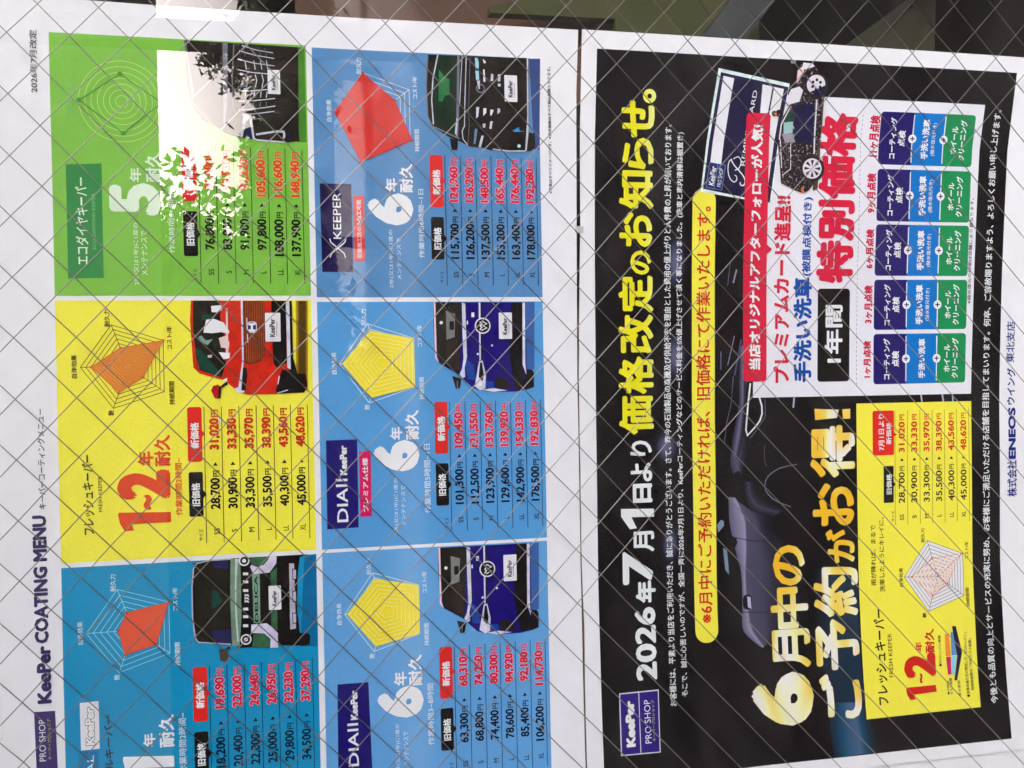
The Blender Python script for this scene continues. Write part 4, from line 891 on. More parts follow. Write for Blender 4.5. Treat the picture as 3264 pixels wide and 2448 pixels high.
S([(-297.9, -237.1), (-262.5, -262.1), (-275.9, -303.1), (-319.7, -303.1), (-332.9, -262.3)],0.6,'pale',3,1)
S([(-297.8, -274.5), (-297.9, -237.1)],0.6,'pale',3)
S([(-297.8, -274.5), (-262.5, -262.1)],0.6,'pale',3)
S([(-297.8, -274.5), (-275.9, -303.1)],0.6,'pale',3)
S([(-297.8, -274.5), (-319.7, -303.1)],0.6,'pale',3)
S([(-297.8, -274.5), (-332.9, -262.3)],0.6,'pale',3)
P([(-297.9, -239.3), (-268.5, -264.2), (-275.9, -303.1), (-319.7, -303.1), (-328.7, -263.8)],'yelrad',5)
S([(-297.8, -267.9), (-292.3, -272.6), (-293.7, -279.9), (-301.9, -279.9), (-303.6, -272.5)],0.45,'yelln',6,1)
S([(-297.8, -263.5), (-288.6, -271.3), (-291.0, -283.4), (-304.6, -283.4), (-307.5, -271.1)],0.45,'yelln',6,1)
S([(-297.8, -259.1), (-285.0, -270.0), (-288.2, -287.0), (-307.4, -287.0), (-311.3, -269.8)],0.45,'yelln',6,1)
S([(-297.9, -254.7), (-281.3, -268.7), (-285.5, -290.6), (-310.1, -290.6), (-315.2, -268.5)],0.45,'yelln',6,1)
S([(-297.9, -250.3), (-277.7, -267.4), (-282.7, -294.2), (-312.9, -294.2), (-319.0, -267.1)],0.45,'yelln',6,1)
S([(-297.9, -245.9), (-274.0, -266.1), (-280.0, -297.7), (-315.6, -297.7), (-322.9, -265.8)],0.45,'yelln',6,1)
S([(-297.9, -241.5), (-270.3, -264.9), (-277.3, -301.3), (-318.3, -301.3), (-326.8, -264.4)],0.45,'yelln',6,1)
O('chart_label_lettering','menu_panel/prem')
T('自浄効果',-307.0,-287.5,-234.5,-230.0,'pale',4,0.02)
T('耐久力',-264.0,-249.5,-261.1,-256.5,'pale',4,0.02)
T('コスト/年',-283.5,-264.0,-310.5,-306.0,'pale',4,0.02)
T('持続期間',-331.0,-311.0,-311.5,-307.0,'pale',4,0.02)
T('艶',-339.0,-334.5,-262.5,-258.0,'pale',4,0.02)
O('price_rules','menu_panel/prem')
S([(-451.0, -334.1), (-333.5, -334.1)],0.55,'inknavy',3)
S([(-451.0, -348.2), (-333.5, -348.2)],0.55,'inknavy',3)
S([(-451.0, -362.3), (-333.5, -362.3)],0.55,'inknavy',3)
S([(-451.0, -376.4), (-333.5, -376.4)],0.55,'inknavy',3)
S([(-451.0, -390.5), (-333.5, -390.5)],0.55,'inknavy',3)
S([(-451.0, -404.6), (-333.5, -404.6)],0.55,'inknavy',3)
S([(-451.0, -418.7), (-333.5, -418.7)],0.55,'inknavy',3)
O('old_price_tag','menu_panel/prem','black 旧価格 tag')
R(-427.5,-389.2,-332.1,-320.5,1.6,'tagblack',3)
P([(-412.5, -331.9), (-408.5, -334.7), (-404.5, -331.9)],'tagblack',3)
T('旧価格',-418.5,-398.5,-329.7,-322.7,'white',5,0.035)
O('new_price_tag','menu_panel/prem','red 新価格 tag')
R(-380.5,-333.5,-332.1,-320.3,2.2,'tagred',3)
P([(-359.5, -331.9), (-356.5, -334.7), (-353.5, -331.9)],'tagred',3)
T('新価格',-369.0,-346.5,-329.7,-322.5,'white',5,0.035)
O('size_heading_lettering','menu_panel/prem')
T('サイズ',-448.5,-438.5,-331.3,-327.9,'inknavy',4,0.01)
O('price_row','menu_panel/prem')
T('SS',-443.7,-438.3,-344.8,-340.2,'inknavy',4,0.006)
T('101,300',-426.9,-394.9,-346.8,-337.8,'inknavy',4,0.03)
T('円',-393.9,-388.5,-345.4,-340.2,'inknavy',4,0.02)
P([(-384.3, -344.3), (-381.3, -342.3), (-384.3, -340.3)],'inknavy',4)
T('109,450',-375.5,-343.5,-346.8,-337.8,'pricered',5,0.045,halo='pinkhalo')
T('円',-342.5,-336.0,-345.4,-339.6,'pricered',5,0.03,halo='pinkhalo')
O('price_row','menu_panel/prem')
T('S',-442.3,-439.7,-358.9,-354.3,'inknavy',4,0.006)
T('112,500',-426.9,-394.9,-360.9,-351.9,'inknavy',4,0.03)
T('円',-393.9,-388.5,-359.5,-354.3,'inknavy',4,0.02)
P([(-384.3, -358.4), (-381.3, -356.4), (-384.3, -354.4)],'inknavy',4)
T('121,550',-375.5,-343.5,-360.9,-351.9,'pricered',5,0.045,halo='pinkhalo')
T('円',-342.5,-336.0,-359.5,-353.7,'pricered',5,0.03,halo='pinkhalo')
O('price_row','menu_panel/prem')
T('M',-443.0,-439.0,-373.0,-368.4,'inknavy',4,0.006)
T('123,900',-426.9,-394.9,-375.0,-366.0,'inknavy',4,0.03)
T('円',-393.9,-388.5,-373.6,-368.4,'inknavy',4,0.02)
P([(-384.3, -372.5), (-381.3, -370.5), (-384.3, -368.5)],'inknavy',4)
T('133,760',-375.5,-343.5,-375.0,-366.0,'pricered',5,0.045,halo='pinkhalo')
T('円',-342.5,-336.0,-373.6,-367.8,'pricered',5,0.03,halo='pinkhalo')
O('price_row','menu_panel/prem')
T('L',-442.1,-439.9,-387.1,-382.5,'inknavy',4,0.006)
T('129,600',-426.9,-394.9,-389.1,-380.1,'inknavy',4,0.03)
T('円',-393.9,-388.5,-387.7,-382.5,'inknavy',4,0.02)
P([(-384.3, -386.6), (-381.3, -384.6), (-384.3, -382.6)],'inknavy',4)
T('139,920',-375.5,-343.5,-389.1,-380.1,'pricered',5,0.045,halo='pinkhalo')
T('円',-342.5,-336.0,-387.7,-381.9,'pricered',5,0.03,halo='pinkhalo')
O('price_row','menu_panel/prem')
T('LL',-443.3,-438.7,-401.2,-396.6,'inknavy',4,0.006)
T('142,900',-426.9,-394.9,-403.2,-394.2,'inknavy',4,0.03)
T('円',-393.9,-388.5,-401.8,-396.6,'inknavy',4,0.02)
P([(-384.3, -400.7), (-381.3, -398.7), (-384.3, -396.7)],'inknavy',4)
T('154,330',-375.5,-343.5,-403.2,-394.2,'pricered',5,0.045,halo='pinkhalo')
T('円',-342.5,-336.0,-401.8,-396.0,'pricered',5,0.03,halo='pinkhalo')
O('price_row','menu_panel/prem')
T('XL',-443.7,-438.3,-415.3,-410.7,'inknavy',4,0.006)
T('178,500',-426.9,-394.9,-417.3,-408.3,'inknavy',4,0.03)
T('円',-393.9,-388.5,-415.9,-410.7,'inknavy',4,0.02)
P([(-384.3, -414.8), (-381.3, -412.8), (-384.3, -410.8)],'inknavy',4)
T('192,830',-375.5,-343.5,-417.3,-408.3,'pricered',5,0.045,halo='pinkhalo')
T('円',-342.5,-336.0,-415.9,-410.1,'pricered',5,0.03,halo='pinkhalo')
O('car_picture','menu_panel/prem','front of blue hatchback')
P([(-243.7, -406.9), (-243.7, -414.8), (-305.4, -413.6), (-306.3, -406.2)],'bluesh2',2)
P([(-243.5, -321.2), (-243.7, -406.7), (-305.3, -406.2), (-305.9, -411.5), (-308.5, -413.0), (-321.9, -412.8), (-323.9, -407.5), (-325.7, -395.9), (-325.8, -377.0), (-323.9, -362.6), (-321.2, -355.4), (-315.5, -349.3), (-309.3, -343.3), (-298.4, -325.2), (-293.8, -321.7), (-264.5, -321.0)],'carblue',4)
P([(-243.5, -321.4), (-243.5, -323.0), (-292.8, -323.4), (-298.4, -325.2), (-293.8, -321.7)],'pinkw',6)
P([(-243.5, -323.2), (-243.5, -346.8), (-291.0, -344.7), (-308.8, -343.8), (-297.9, -325.7), (-284.7, -323.6)],'glassdk',6)
P([(-251.4, -332.4), (-254.0, -340.8), (-275.2, -339.9), (-277.5, -332.5)],'greydash',7)
R(-268.6,-260.7,-339.6,-335.3,1.2,'carblk',8)
P([(-279.7, -332.6), (-277.2, -336.8), (-277.3, -342.9), (-291.0, -343.6), (-305.2, -343.4), (-299.0, -331.2)],'seatbr',7)
E(-262.0,-327.9,1.5,1.5,'white2',8)
P([(-243.8, -347.1), (-244.9, -350.2), (-274.8, -350.6), (-293.2, -350.8), (-303.3, -348.5), (-311.4, -348.9), (-312.4, -346.3), (-308.8, -343.8), (-304.3, -346.0), (-295.1, -347.7), (-269.7, -347.1)],'silver',7)
P([(-295.2, -350.2), (-303.3, -349.6), (-313.5, -351.4), (-314.7, -358.6), (-300.4, -356.8)],'carblue2',6)
P([(-243.9, -362.5), (-243.9, -364.1), (-296.4, -363.6), (-296.4, -362.3)],'silver',7)
S([(-243.9, -365.3), (-295.4, -364.7)],0.9,'carblk',7)
P([(-253.0, -355.7), (-253.0, -358.2), (-257.1, -358.2), (-257.1, -355.6)],'white2',8)
P([(-260.4, -351.2), (-260.4, -352.4), (-263.7, -352.4), (-263.7, -351.1)],'white2',8)
E(-290.8,-360.9,1,1,'white2',8)
E(-283.1,-374.2,0.9,0.9,'white2',8)
P([(-296.9, -362.0), (-296.9, -365.1), (-309.7, -368.0), (-322.0, -367.2), (-323.9, -362.6), (-320.3, -357.5), (-305.5, -360.3)],'silver',7)
P([(-298.4, -362.8), (-298.5, -364.6), (-309.7, -366.1), (-315.8, -364.8), (-311.7, -361.2)],'carblk',8)
E(-318.3,-362.7,2,2,'plate',9)
E(-265.1,-365.8,7.3,7.3,'white2',9)
E(-265.1,-365.8,6.2,6.2,'carblk',10)
S([(-261.5, -363.2), (-263.6, -365.0), (-265.1, -363.5), (-266.6, -364.9), (-268.9, -363.1)],1.1,'white2',11)
S([(-260.9, -364.8), (-263.3, -369.7), (-265.1, -365.8), (-267.1, -369.6), (-269.4, -364.6)],1.1,'white2',11)
P([(-244.0, -392.7), (-244.0, -403.7), (-305.2, -403.6), (-322.8, -404.3), (-324.6, -395.9), (-316.4, -393.9), (-291.7, -390.2), (-265.0, -391.2)],'carblk',6)
P([(-244.0, -403.2), (-244.0, -405.8), (-300.1, -405.0), (-310.4, -405.8), (-301.1, -402.4)],'silver',8)
P([(-306.3, -404.6), (-305.9, -411.5), (-308.5, -413.0), (-321.9, -412.8), (-323.8, -404.3)],'carblk',7)
P([(-315.0, -376.2), (-312.5, -378.3), (-313.1, -384.6), (-317.3, -389.7), (-322.5, -391.7), (-322.2, -377.1)],'carblk2',7)
P([(-315.9, -367.9), (-316.0, -375.1), (-322.2, -375.0), (-322.0, -366.7)],'carblue2',6)
P([(-323.4, -363.1), (-322.2, -375.0), (-324.5, -387.5), (-325.5, -375.0)],'silver',8)
P([(-310.2, -336.9), (-312.9, -345.5), (-321.5, -343.6), (-322.2, -340.2)],'carblk2',6)
S([(-314.9, -341.7), (-321.7, -341.5)],0.9,'greycar',7)
R(-277.3,-253.2,-393.0,-380.8,0.8,'plate',12)
T('KeePer',-273.4,-258.0,-388.6,-384.2,'ink2',14,0.03)
S([(-272.5, -389.9), (-260.4, -390.2)],0.35,'ink',14)
O('menu_panel/dia','coating_menu_poster','pale blue panel with DIA II box and blue car picture')
P([(-683.5, -218.5), (-464.5, -218.5), (-464.5, -422.5), (-683.5, -422.5)],'blue2',1)
O('heading_box','menu_panel/dia','navy DIA II KeePer heading box')
P([(-581.6, -229.4), (-581.8, -256.6), (-673.1, -258.8), (-669.9, -228.6)],'navyd',2)
T('DIAⅡ',-655.2,-617.0,-246.8,-237.4,'white',4,0.012)
T('KeePer',-614.2,-588.0,-246.8,-240.5,'white',5,0.05,halo='greyln')
O('durability_lettering','menu_panel/dia','large white 6年耐久 lettering')
T('6',-616.3,-587.8,-305.5,-263.7,'white',4,0.06)
T('年',-587.3,-574.8,-290.8,-279.1,'white',4,0.03)
T('耐久',-588.5,-560.4,-304.6,-292.2,'white',4,0.03)
T('2年(又は1年)に1度の',-665.3,-621.4,-283.8,-279.4,'pale',4,0.008)
T('メンテナンスで',-658.9,-628.8,-291.0,-286.6,'pale',4,0.008)
T('作業時間3~8時間',-643.0,-587.5,-314.5,-308.7,'pale',4,0.01)
O('radar_chart','menu_panel/dia')
S([(-519.8, -269.8), (-515.4, -272.9), (-517.1, -278.1), (-522.5, -278.1), (-524.2, -273.0)],0.6,'pale',3,1)
S([(-519.8, -265.1), (-511.0, -271.4), (-514.3, -281.6), (-525.3, -281.6), (-528.6, -271.4)],0.6,'pale',3,1)
S([(-519.8, -260.5), (-506.6, -269.9), (-511.6, -285.2), (-528.0, -285.2), (-533.0, -269.9)],0.6,'pale',3,1)
S([(-519.9, -255.8), (-502.1, -268.3), (-508.9, -288.8), (-530.8, -288.8), (-537.4, -268.4)],0.6,'pale',3,1)
S([(-519.9, -251.1), (-497.7, -266.8), (-506.1, -292.4), (-533.5, -292.4), (-541.7, -266.9)],0.6,'pale',3,1)
S([(-519.9, -246.4), (-493.3, -265.2), (-503.4, -295.9), (-536.2, -295.9), (-546.1, -265.4)],0.6,'pale',3,1)
S([(-519.9, -241.8), (-488.9, -263.6), (-500.6, -299.5), (-539.0, -299.5), (-550.5, -263.8)],0.6,'pale',3,1)
S([(-519.9, -237.1), (-484.5, -262.1), (-497.9, -303.1), (-541.7, -303.1), (-554.9, -262.3)],0.6,'pale',3,1)
S([(-519.8, -274.5), (-519.9, -237.1)],0.6,'pale',3)
S([(-519.8, -274.5), (-484.5, -262.1)],0.6,'pale',3)
S([(-519.8, -274.5), (-497.9, -303.1)],0.6,'pale',3)
S([(-519.8, -274.5), (-541.7, -303.1)],0.6,'pale',3)
S([(-519.8, -274.5), (-554.9, -262.3)],0.6,'pale',3)
P([(-519.9, -239.0), (-489.8, -264.0), (-497.9, -303.1), (-541.7, -303.1), (-550.7, -263.8)],'yelrad',5)
S([(-519.8, -267.8), (-514.2, -272.5), (-515.7, -279.9), (-523.9, -279.9), (-525.6, -272.5)],0.45,'yelln',6,1)
S([(-519.8, -263.4), (-510.4, -271.2), (-513.0, -283.4), (-526.6, -283.4), (-529.5, -271.1)],0.45,'yelln',6,1)
S([(-519.8, -259.0), (-506.7, -269.9), (-510.2, -287.0), (-529.4, -287.0), (-533.3, -269.8)],0.45,'yelln',6,1)
S([(-519.9, -254.5), (-502.9, -268.6), (-507.5, -290.6), (-532.1, -290.6), (-537.2, -268.5)],0.45,'yelln',6,1)
S([(-519.9, -250.1), (-499.2, -267.3), (-504.7, -294.2), (-534.9, -294.2), (-541.0, -267.1)],0.45,'yelln',6,1)
S([(-519.9, -245.6), (-495.4, -265.9), (-502.0, -297.7), (-537.6, -297.7), (-544.9, -265.8)],0.45,'yelln',6,1)
S([(-519.9, -241.2), (-491.7, -264.6), (-499.3, -301.3), (-540.3, -301.3), (-548.8, -264.4)],0.45,'yelln',6,1)
O('chart_label_lettering','menu_panel/dia')
T('自浄効果',-529.0,-509.5,-234.5,-230.0,'pale',4,0.02)
T('耐久力',-486.0,-471.5,-261.1,-256.5,'pale',4,0.02)
T('コスト/年',-505.5,-486.0,-310.5,-306.0,'pale',4,0.02)
T('持続期間',-553.0,-533.0,-311.5,-307.0,'pale',4,0.02)
T('艶',-561.0,-556.5,-262.5,-258.0,'pale',4,0.02)
O('price_rules','menu_panel/dia')
S([(-673.0, -334.1), (-555.5, -334.1)],0.55,'inknavy',3)
S([(-673.0, -348.2), (-555.5, -348.2)],0.55,'inknavy',3)
S([(-673.0, -362.3), (-555.5, -362.3)],0.55,'inknavy',3)
S([(-673.0, -376.4), (-555.5, -376.4)],0.55,'inknavy',3)
S([(-673.0, -390.5), (-555.5, -390.5)],0.55,'inknavy',3)
S([(-673.0, -404.6), (-555.5, -404.6)],0.55,'inknavy',3)
S([(-673.0, -418.7), (-555.5, -418.7)],0.55,'inknavy',3)
O('old_price_tag','menu_panel/dia','black 旧価格 tag')
R(-649.5,-611.2,-332.1,-320.5,1.6,'tagblack',3)
P([(-634.5, -331.9), (-630.5, -334.7), (-626.5, -331.9)],'tagblack',3)
T('旧価格',-640.5,-620.5,-329.7,-322.7,'white',5,0.035)
O('new_price_tag','menu_panel/dia','red 新価格 tag')
R(-602.5,-555.5,-332.1,-320.3,2.2,'tagred',3)
P([(-581.5, -331.9), (-578.5, -334.7), (-575.5, -331.9)],'tagred',3)
T('新価格',-591.0,-568.5,-329.7,-322.5,'white',5,0.035)
O('size_heading_lettering','menu_panel/dia')
T('サイズ',-670.5,-660.5,-331.3,-327.9,'inknavy',4,0.01)
O('price_row','menu_panel/dia')
T('SS',-665.7,-660.3,-344.8,-340.2,'inknavy',4,0.006)
T('63,300',-643.9,-616.9,-346.8,-337.8,'inknavy',4,0.03)
T('円',-615.9,-610.5,-345.4,-340.2,'inknavy',4,0.02)
P([(-606.3, -344.3), (-603.3, -342.3), (-606.3, -340.3)],'inknavy',4)
T('68,310',-592.5,-565.5,-346.8,-337.8,'pricered',5,0.045,halo='pinkhalo')
T('円',-564.5,-558.0,-345.4,-339.6,'pricered',5,0.03,halo='pinkhalo')
O('price_row','menu_panel/dia')
T('S',-664.3,-661.7,-358.9,-354.3,'inknavy',4,0.006)
T('68,800',-643.9,-616.9,-360.9,-351.9,'inknavy',4,0.03)
T('円',-615.9,-610.5,-359.5,-354.3,'inknavy',4,0.02)
P([(-606.3, -358.4), (-603.3, -356.4), (-606.3, -354.4)],'inknavy',4)
T('74,250',-592.5,-565.5,-360.9,-351.9,'pricered',5,0.045,halo='pinkhalo')
T('円',-564.5,-558.0,-359.5,-353.7,'pricered',5,0.03,halo='pinkhalo')
O('price_row','menu_panel/dia')
T('M',-665.0,-661.0,-373.0,-368.4,'inknavy',4,0.006)
T('74,400',-643.9,-616.9,-375.0,-366.0,'inknavy',4,0.03)
T('円',-615.9,-610.5,-373.6,-368.4,'inknavy',4,0.02)
P([(-606.3, -372.5), (-603.3, -370.5), (-606.3, -368.5)],'inknavy',4)
T('80,300',-592.5,-565.5,-375.0,-366.0,'pricered',5,0.045,halo='pinkhalo')
T('円',-564.5,-558.0,-373.6,-367.8,'pricered',5,0.03,halo='pinkhalo')
O('price_row','menu_panel/dia')
T('L',-664.1,-661.9,-387.1,-382.5,'inknavy',4,0.006)
T('78,600',-643.9,-616.9,-389.1,-380.1,'inknavy',4,0.03)
T('円',-615.9,-610.5,-387.7,-382.5,'inknavy',4,0.02)
P([(-606.3, -386.6), (-603.3, -384.6), (-606.3, -382.6)],'inknavy',4)
T('84,920',-592.5,-565.5,-389.1,-380.1,'pricered',5,0.045,halo='pinkhalo')
T('円',-564.5,-558.0,-387.7,-381.9,'pricered',5,0.03,halo='pinkhalo')
O('price_row','menu_panel/dia')
T('LL',-665.3,-660.7,-401.2,-396.6,'inknavy',4,0.006)
T('85,400',-643.9,-616.9,-403.2,-394.2,'inknavy',4,0.03)
T('円',-615.9,-610.5,-401.8,-396.6,'inknavy',4,0.02)
P([(-606.3, -400.7), (-603.3, -398.7), (-606.3, -396.7)],'inknavy',4)
T('92,180',-592.5,-565.5,-403.2,-394.2,'pricered',5,0.045,halo='pinkhalo')
T('円',-564.5,-558.0,-401.8,-396.0,'pricered',5,0.03,halo='pinkhalo')
O('price_row','menu_panel/dia')
T('XL',-665.7,-660.3,-415.3,-410.7,'inknavy',4,0.006)
T('106,200',-648.9,-616.9,-417.3,-408.3,'inknavy',4,0.03)
T('円',-615.9,-610.5,-415.9,-410.7,'inknavy',4,0.02)
P([(-606.3, -414.8), (-603.3, -412.8), (-606.3, -410.8)],'inknavy',4)
T('114,730',-597.5,-565.5,-417.3,-408.3,'pricered',5,0.045,halo='pinkhalo')
T('円',-564.5,-558.0,-415.9,-410.1,'pricered',5,0.03,halo='pinkhalo')
O('car_picture','menu_panel/dia','front of blue hatchback')
P([(-465.7, -406.9), (-465.7, -414.8), (-527.4, -413.6), (-528.3, -406.2)],'bluesh2',2)
P([(-465.5, -321.2), (-465.7, -406.7), (-527.3, -406.2), (-527.9, -411.5), (-530.5, -413.0), (-543.9, -412.8), (-545.9, -407.5), (-547.7, -395.9), (-547.8, -377.0), (-545.9, -362.6), (-543.2, -355.4), (-537.5, -349.3), (-531.3, -343.3), (-520.4, -325.2), (-515.8, -321.7), (-486.5, -321.0)],'carblue',4)
P([(-465.5, -321.4), (-465.5, -323.0), (-514.8, -323.4), (-520.4, -325.2), (-515.8, -321.7)],'pinkw',6)
P([(-465.5, -323.2), (-465.5, -346.8), (-513.0, -344.7), (-530.8, -343.8), (-519.9, -325.7), (-506.7, -323.6)],'glassdk',6)
P([(-473.4, -332.4), (-476.0, -340.8), (-497.2, -339.9), (-499.5, -332.5)],'greydash',7)
R(-490.6,-482.7,-339.6,-335.3,1.2,'carblk',8)
P([(-501.7, -332.6), (-499.2, -336.8), (-499.3, -342.9), (-513.0, -343.6), (-527.2, -343.4), (-521.0, -331.2)],'seatbr',7)
E(-484.0,-327.9,1.5,1.5,'white2',8)
P([(-465.8, -347.1), (-466.9, -350.2), (-496.8, -350.6), (-515.2, -350.8), (-525.3, -348.5), (-533.4, -348.9), (-534.4, -346.3), (-530.8, -343.8), (-526.3, -346.0), (-517.1, -347.7), (-491.7, -347.1)],'silver',7)
P([(-517.2, -350.2), (-525.3, -349.6), (-535.5, -351.4), (-536.7, -358.6), (-522.4, -356.8)],'carblue2',6)
P([(-465.9, -362.5), (-465.9, -364.1), (-518.4, -363.6), (-518.4, -362.3)],'silver',7)
S([(-465.9, -365.3), (-517.4, -364.7)],0.9,'carblk',7)
P([(-475.0, -355.7), (-475.0, -358.2), (-479.1, -358.2), (-479.1, -355.6)],'white2',8)
P([(-482.4, -351.2), (-482.4, -352.4), (-485.7, -352.4), (-485.7, -351.1)],'white2',8)
E(-512.8,-360.9,1,1,'white2',8)
E(-505.1,-374.2,0.9,0.9,'white2',8)
P([(-518.9, -362.0), (-518.9, -365.1), (-531.7, -368.0), (-544.0, -367.2), (-545.9, -362.6), (-542.3, -357.5), (-527.5, -360.3)],'silver',7)
P([(-520.4, -362.8), (-520.5, -364.6), (-531.7, -366.1), (-537.8, -364.8), (-533.7, -361.2)],'carblk',8)
E(-540.3,-362.7,2,2,'plate',9)
E(-487.1,-365.8,7.3,7.3,'white2',9)
E(-487.1,-365.8,6.2,6.2,'carblk',10)
S([(-483.5, -363.2), (-485.6, -365.0), (-487.1, -363.5), (-488.6, -364.9), (-490.9, -363.1)],1.1,'white2',11)
S([(-482.9, -364.8), (-485.3, -369.7), (-487.1, -365.8), (-489.1, -369.6), (-491.4, -364.6)],1.1,'white2',11)
P([(-466.0, -392.7), (-466.0, -403.7), (-527.2, -403.6), (-544.8, -404.3), (-546.6, -395.9), (-538.4, -393.9), (-513.7, -390.2), (-487.0, -391.2)],'carblk',6)
P([(-466.0, -403.2), (-466.0, -405.8), (-522.1, -405.0), (-532.4, -405.8), (-523.1, -402.4)],'silver',8)
P([(-528.3, -404.6), (-527.9, -411.5), (-530.5, -413.0), (-543.9, -412.8), (-545.8, -404.3)],'carblk',7)
P([(-537.0, -376.2), (-534.5, -378.3), (-535.1, -384.6), (-539.3, -389.7), (-544.5, -391.7), (-544.2, -377.1)],'carblk2',7)
P([(-537.9, -367.9), (-538.0, -375.1), (-544.2, -375.0), (-544.0, -366.7)],'carblue2',6)
P([(-545.4, -363.1), (-544.2, -375.0), (-546.5, -387.5), (-547.5, -375.0)],'silver',8)
P([(-532.2, -336.9), (-534.9, -345.5), (-543.5, -343.6), (-544.2, -340.2)],'carblk2',6)
S([(-536.9, -341.7), (-543.7, -341.5)],0.9,'greycar',7)
R(-499.3,-475.2,-393.0,-380.8,0.8,'plate',12)
T('KeePer',-495.4,-480.0,-388.6,-384.2,'ink2',14,0.03)
S([(-494.5, -389.9), (-482.4, -390.2)],0.35,'ink',14)
O('paper_sheet','price_notice_poster')
P([(-708.0, -454.6), (-600.0, -455.6), (-546.0, -456.6), (-485.0, -455.4), (-310.0, -455.0), (-167.0, -457.2), (-56.0, -456.6), (9.6, -456.2), (8.8, -684.0), (6.7, -960.0), (-707.0, -960.0), (-708.0, -740.0)],'paper',0)
O('black_print_ground','price_notice_poster','black printed ground of the notice')
P([(-695.0, -471.2), (-7.5, -471.2), (-9.2, -903.3), (-695.0, -903.3)],'black',1)
O('shop_badge','price_notice_poster','white-edged blue KeePer PRO SHOP badge')
P([(-611.7, -488.5), (-611.4, -527.6), (-671.5, -527.1), (-671.2, -488.1)],'plate',3)
P([(-612.7, -489.5), (-612.5, -526.8), (-670.5, -526.1), (-670.1, -489.1)],'purpleb',4)
S([(-612.5, -507.8), (-669.9, -507.6)],0.7,'plate',5)
T('KeePer',-663.4,-619.4,-502.8,-493.9,'white',7,0.06,halo='goldline')
T('PRO SHOP',-661.6,-620.2,-518.7,-512.5,'white',6,0)
T('キーパープロショップ',-660.1,-620.7,-522.8,-519.8,'olivey',6,0.012)
O('headline_lettering','price_notice_poster','white 2026年7月1日より headline')
T('2026',-601.8,-532.2,-526.8,-505.9,'whiteb',4,0.035)
T('年',-528.1,-507.2,-527.6,-507.8,'whiteb',4,0.045)
T('7',-510.1,-478.6,-525.4,-495.2,'whiteb',4,0.032)
T('月',-479.9,-460.4,-526.9,-506.4,'whiteb',4,0.03)
P([(-438.3, -494.3), (-439.5, -526.9), (-447.1, -526.9), (-446.5, -504.5), (-457.2, -509.7), (-457.8, -502.8), (-445.6, -494.4)],'whiteb',4)
T('日',-433.3,-415.3,-525.5,-506.2,'whiteb',4,0.045)
T('より',-413.5,-374.6,-525.9,-504.3,'whiteb',4,0.03)
O('headline_lettering','price_notice_poster','yellow 価格改定のお知らせ headline')
T('価',-368.8,-332.2,-528.1,-493.6,'yelgrad',4,0.036)
T('格',-330.7,-294.9,-528.1,-493.5,'yelgrad',4,0.036)
T('改',-292.5,-255.6,-528.0,-493.4,'yelgrad',4,0.036)
T('定',-254.1,-218.8,-528.0,-493.7,'yelgrad',4,0.036)
T('の',-218.2,-195.3,-526.0,-505.5,'yelgrad',4,0.034)
T('お',-192.1,-159.0,-526.9,-494.9,'yelgrad',4,0.036)
T('知',-156.2,-120.1,-528.2,-494.4,'yelgrad',4,0.036)
T('ら',-119.0,-89.2,-528.0,-497.3,'yelgrad',4,0.036)
T('せ',-89.3,-54.6,-527.9,-495.9,'yelgrad',4,0.036)
T('。',-56.6,-42.9,-528.7,-515.9,'yelgrad',4,0.036)
O('body_lettering','price_notice_poster','two lines of small white text')
T('お客様には、平素より当店をご利用いただき、誠にありがとうございます。さて、昨今の石油製品の高騰及び供給不安を理由とした費用の値上がりと人件費の上昇が続いております。',-628.7,-75.6,-545.5,-538.3,'whiteb',4,0.02)
T('そこで、誠に心苦しいのですが、全国一斉に2026年7月1日より、KeePerコーティングなどのサービス料金を8%値上げさせて頂く事になりました。(洗車と車内清掃は据置き)',-620.5,-82.6,-557.8,-550.6,'whiteb',4,0.02)
O('picture_glow','price_notice_poster')
G(-206.0,-550.5,34,14,'glow',2)
O('picture_glow','price_notice_poster')
G(-295.4,-550.3,30,15,'glow',2)
O('picture_glow','price_notice_poster')
G(-381.4,-540.6,22,16,'glow',2)
O('picture_glow','price_notice_poster')
G(-474.3,-542.8,24,12,'glow',2)
O('notice_strip','price_notice_poster','yellow rounded strip with red text')
R(-571.1,-135.4,-590.0,-566.7,11.454808083116621,'yellowb',3)
T('※6月中にご予約いただければ、旧価格にて作業いたします。',-552.1,-152.4,-585.5,-570.9,'redstrip',5,0.02)
O('car_picture','price_notice_poster','dim silver car in the black ground')
GS([[(-431.8, -603.2), (-452.6, -603.6), (-466.3, -605.8), (-486.1, -610.4), (-504.5, -615.1), (-522.7, -616.2), (-540.8, -615.8), (-560.5, -615.5), (-571.8, -624.5), (-580.2, -634.8)], [(-433.0, -609.9), (-453.3, -618.6), (-467.0, -620.1), (-486.7, -620.2), (-504.7, -619.1), (-522.9, -619.4), (-541.2, -620.7), (-559.6, -623.3), (-570.6, -629.4), (-579.7, -636.4)]],[0.5, 0.8],'sheen',2)
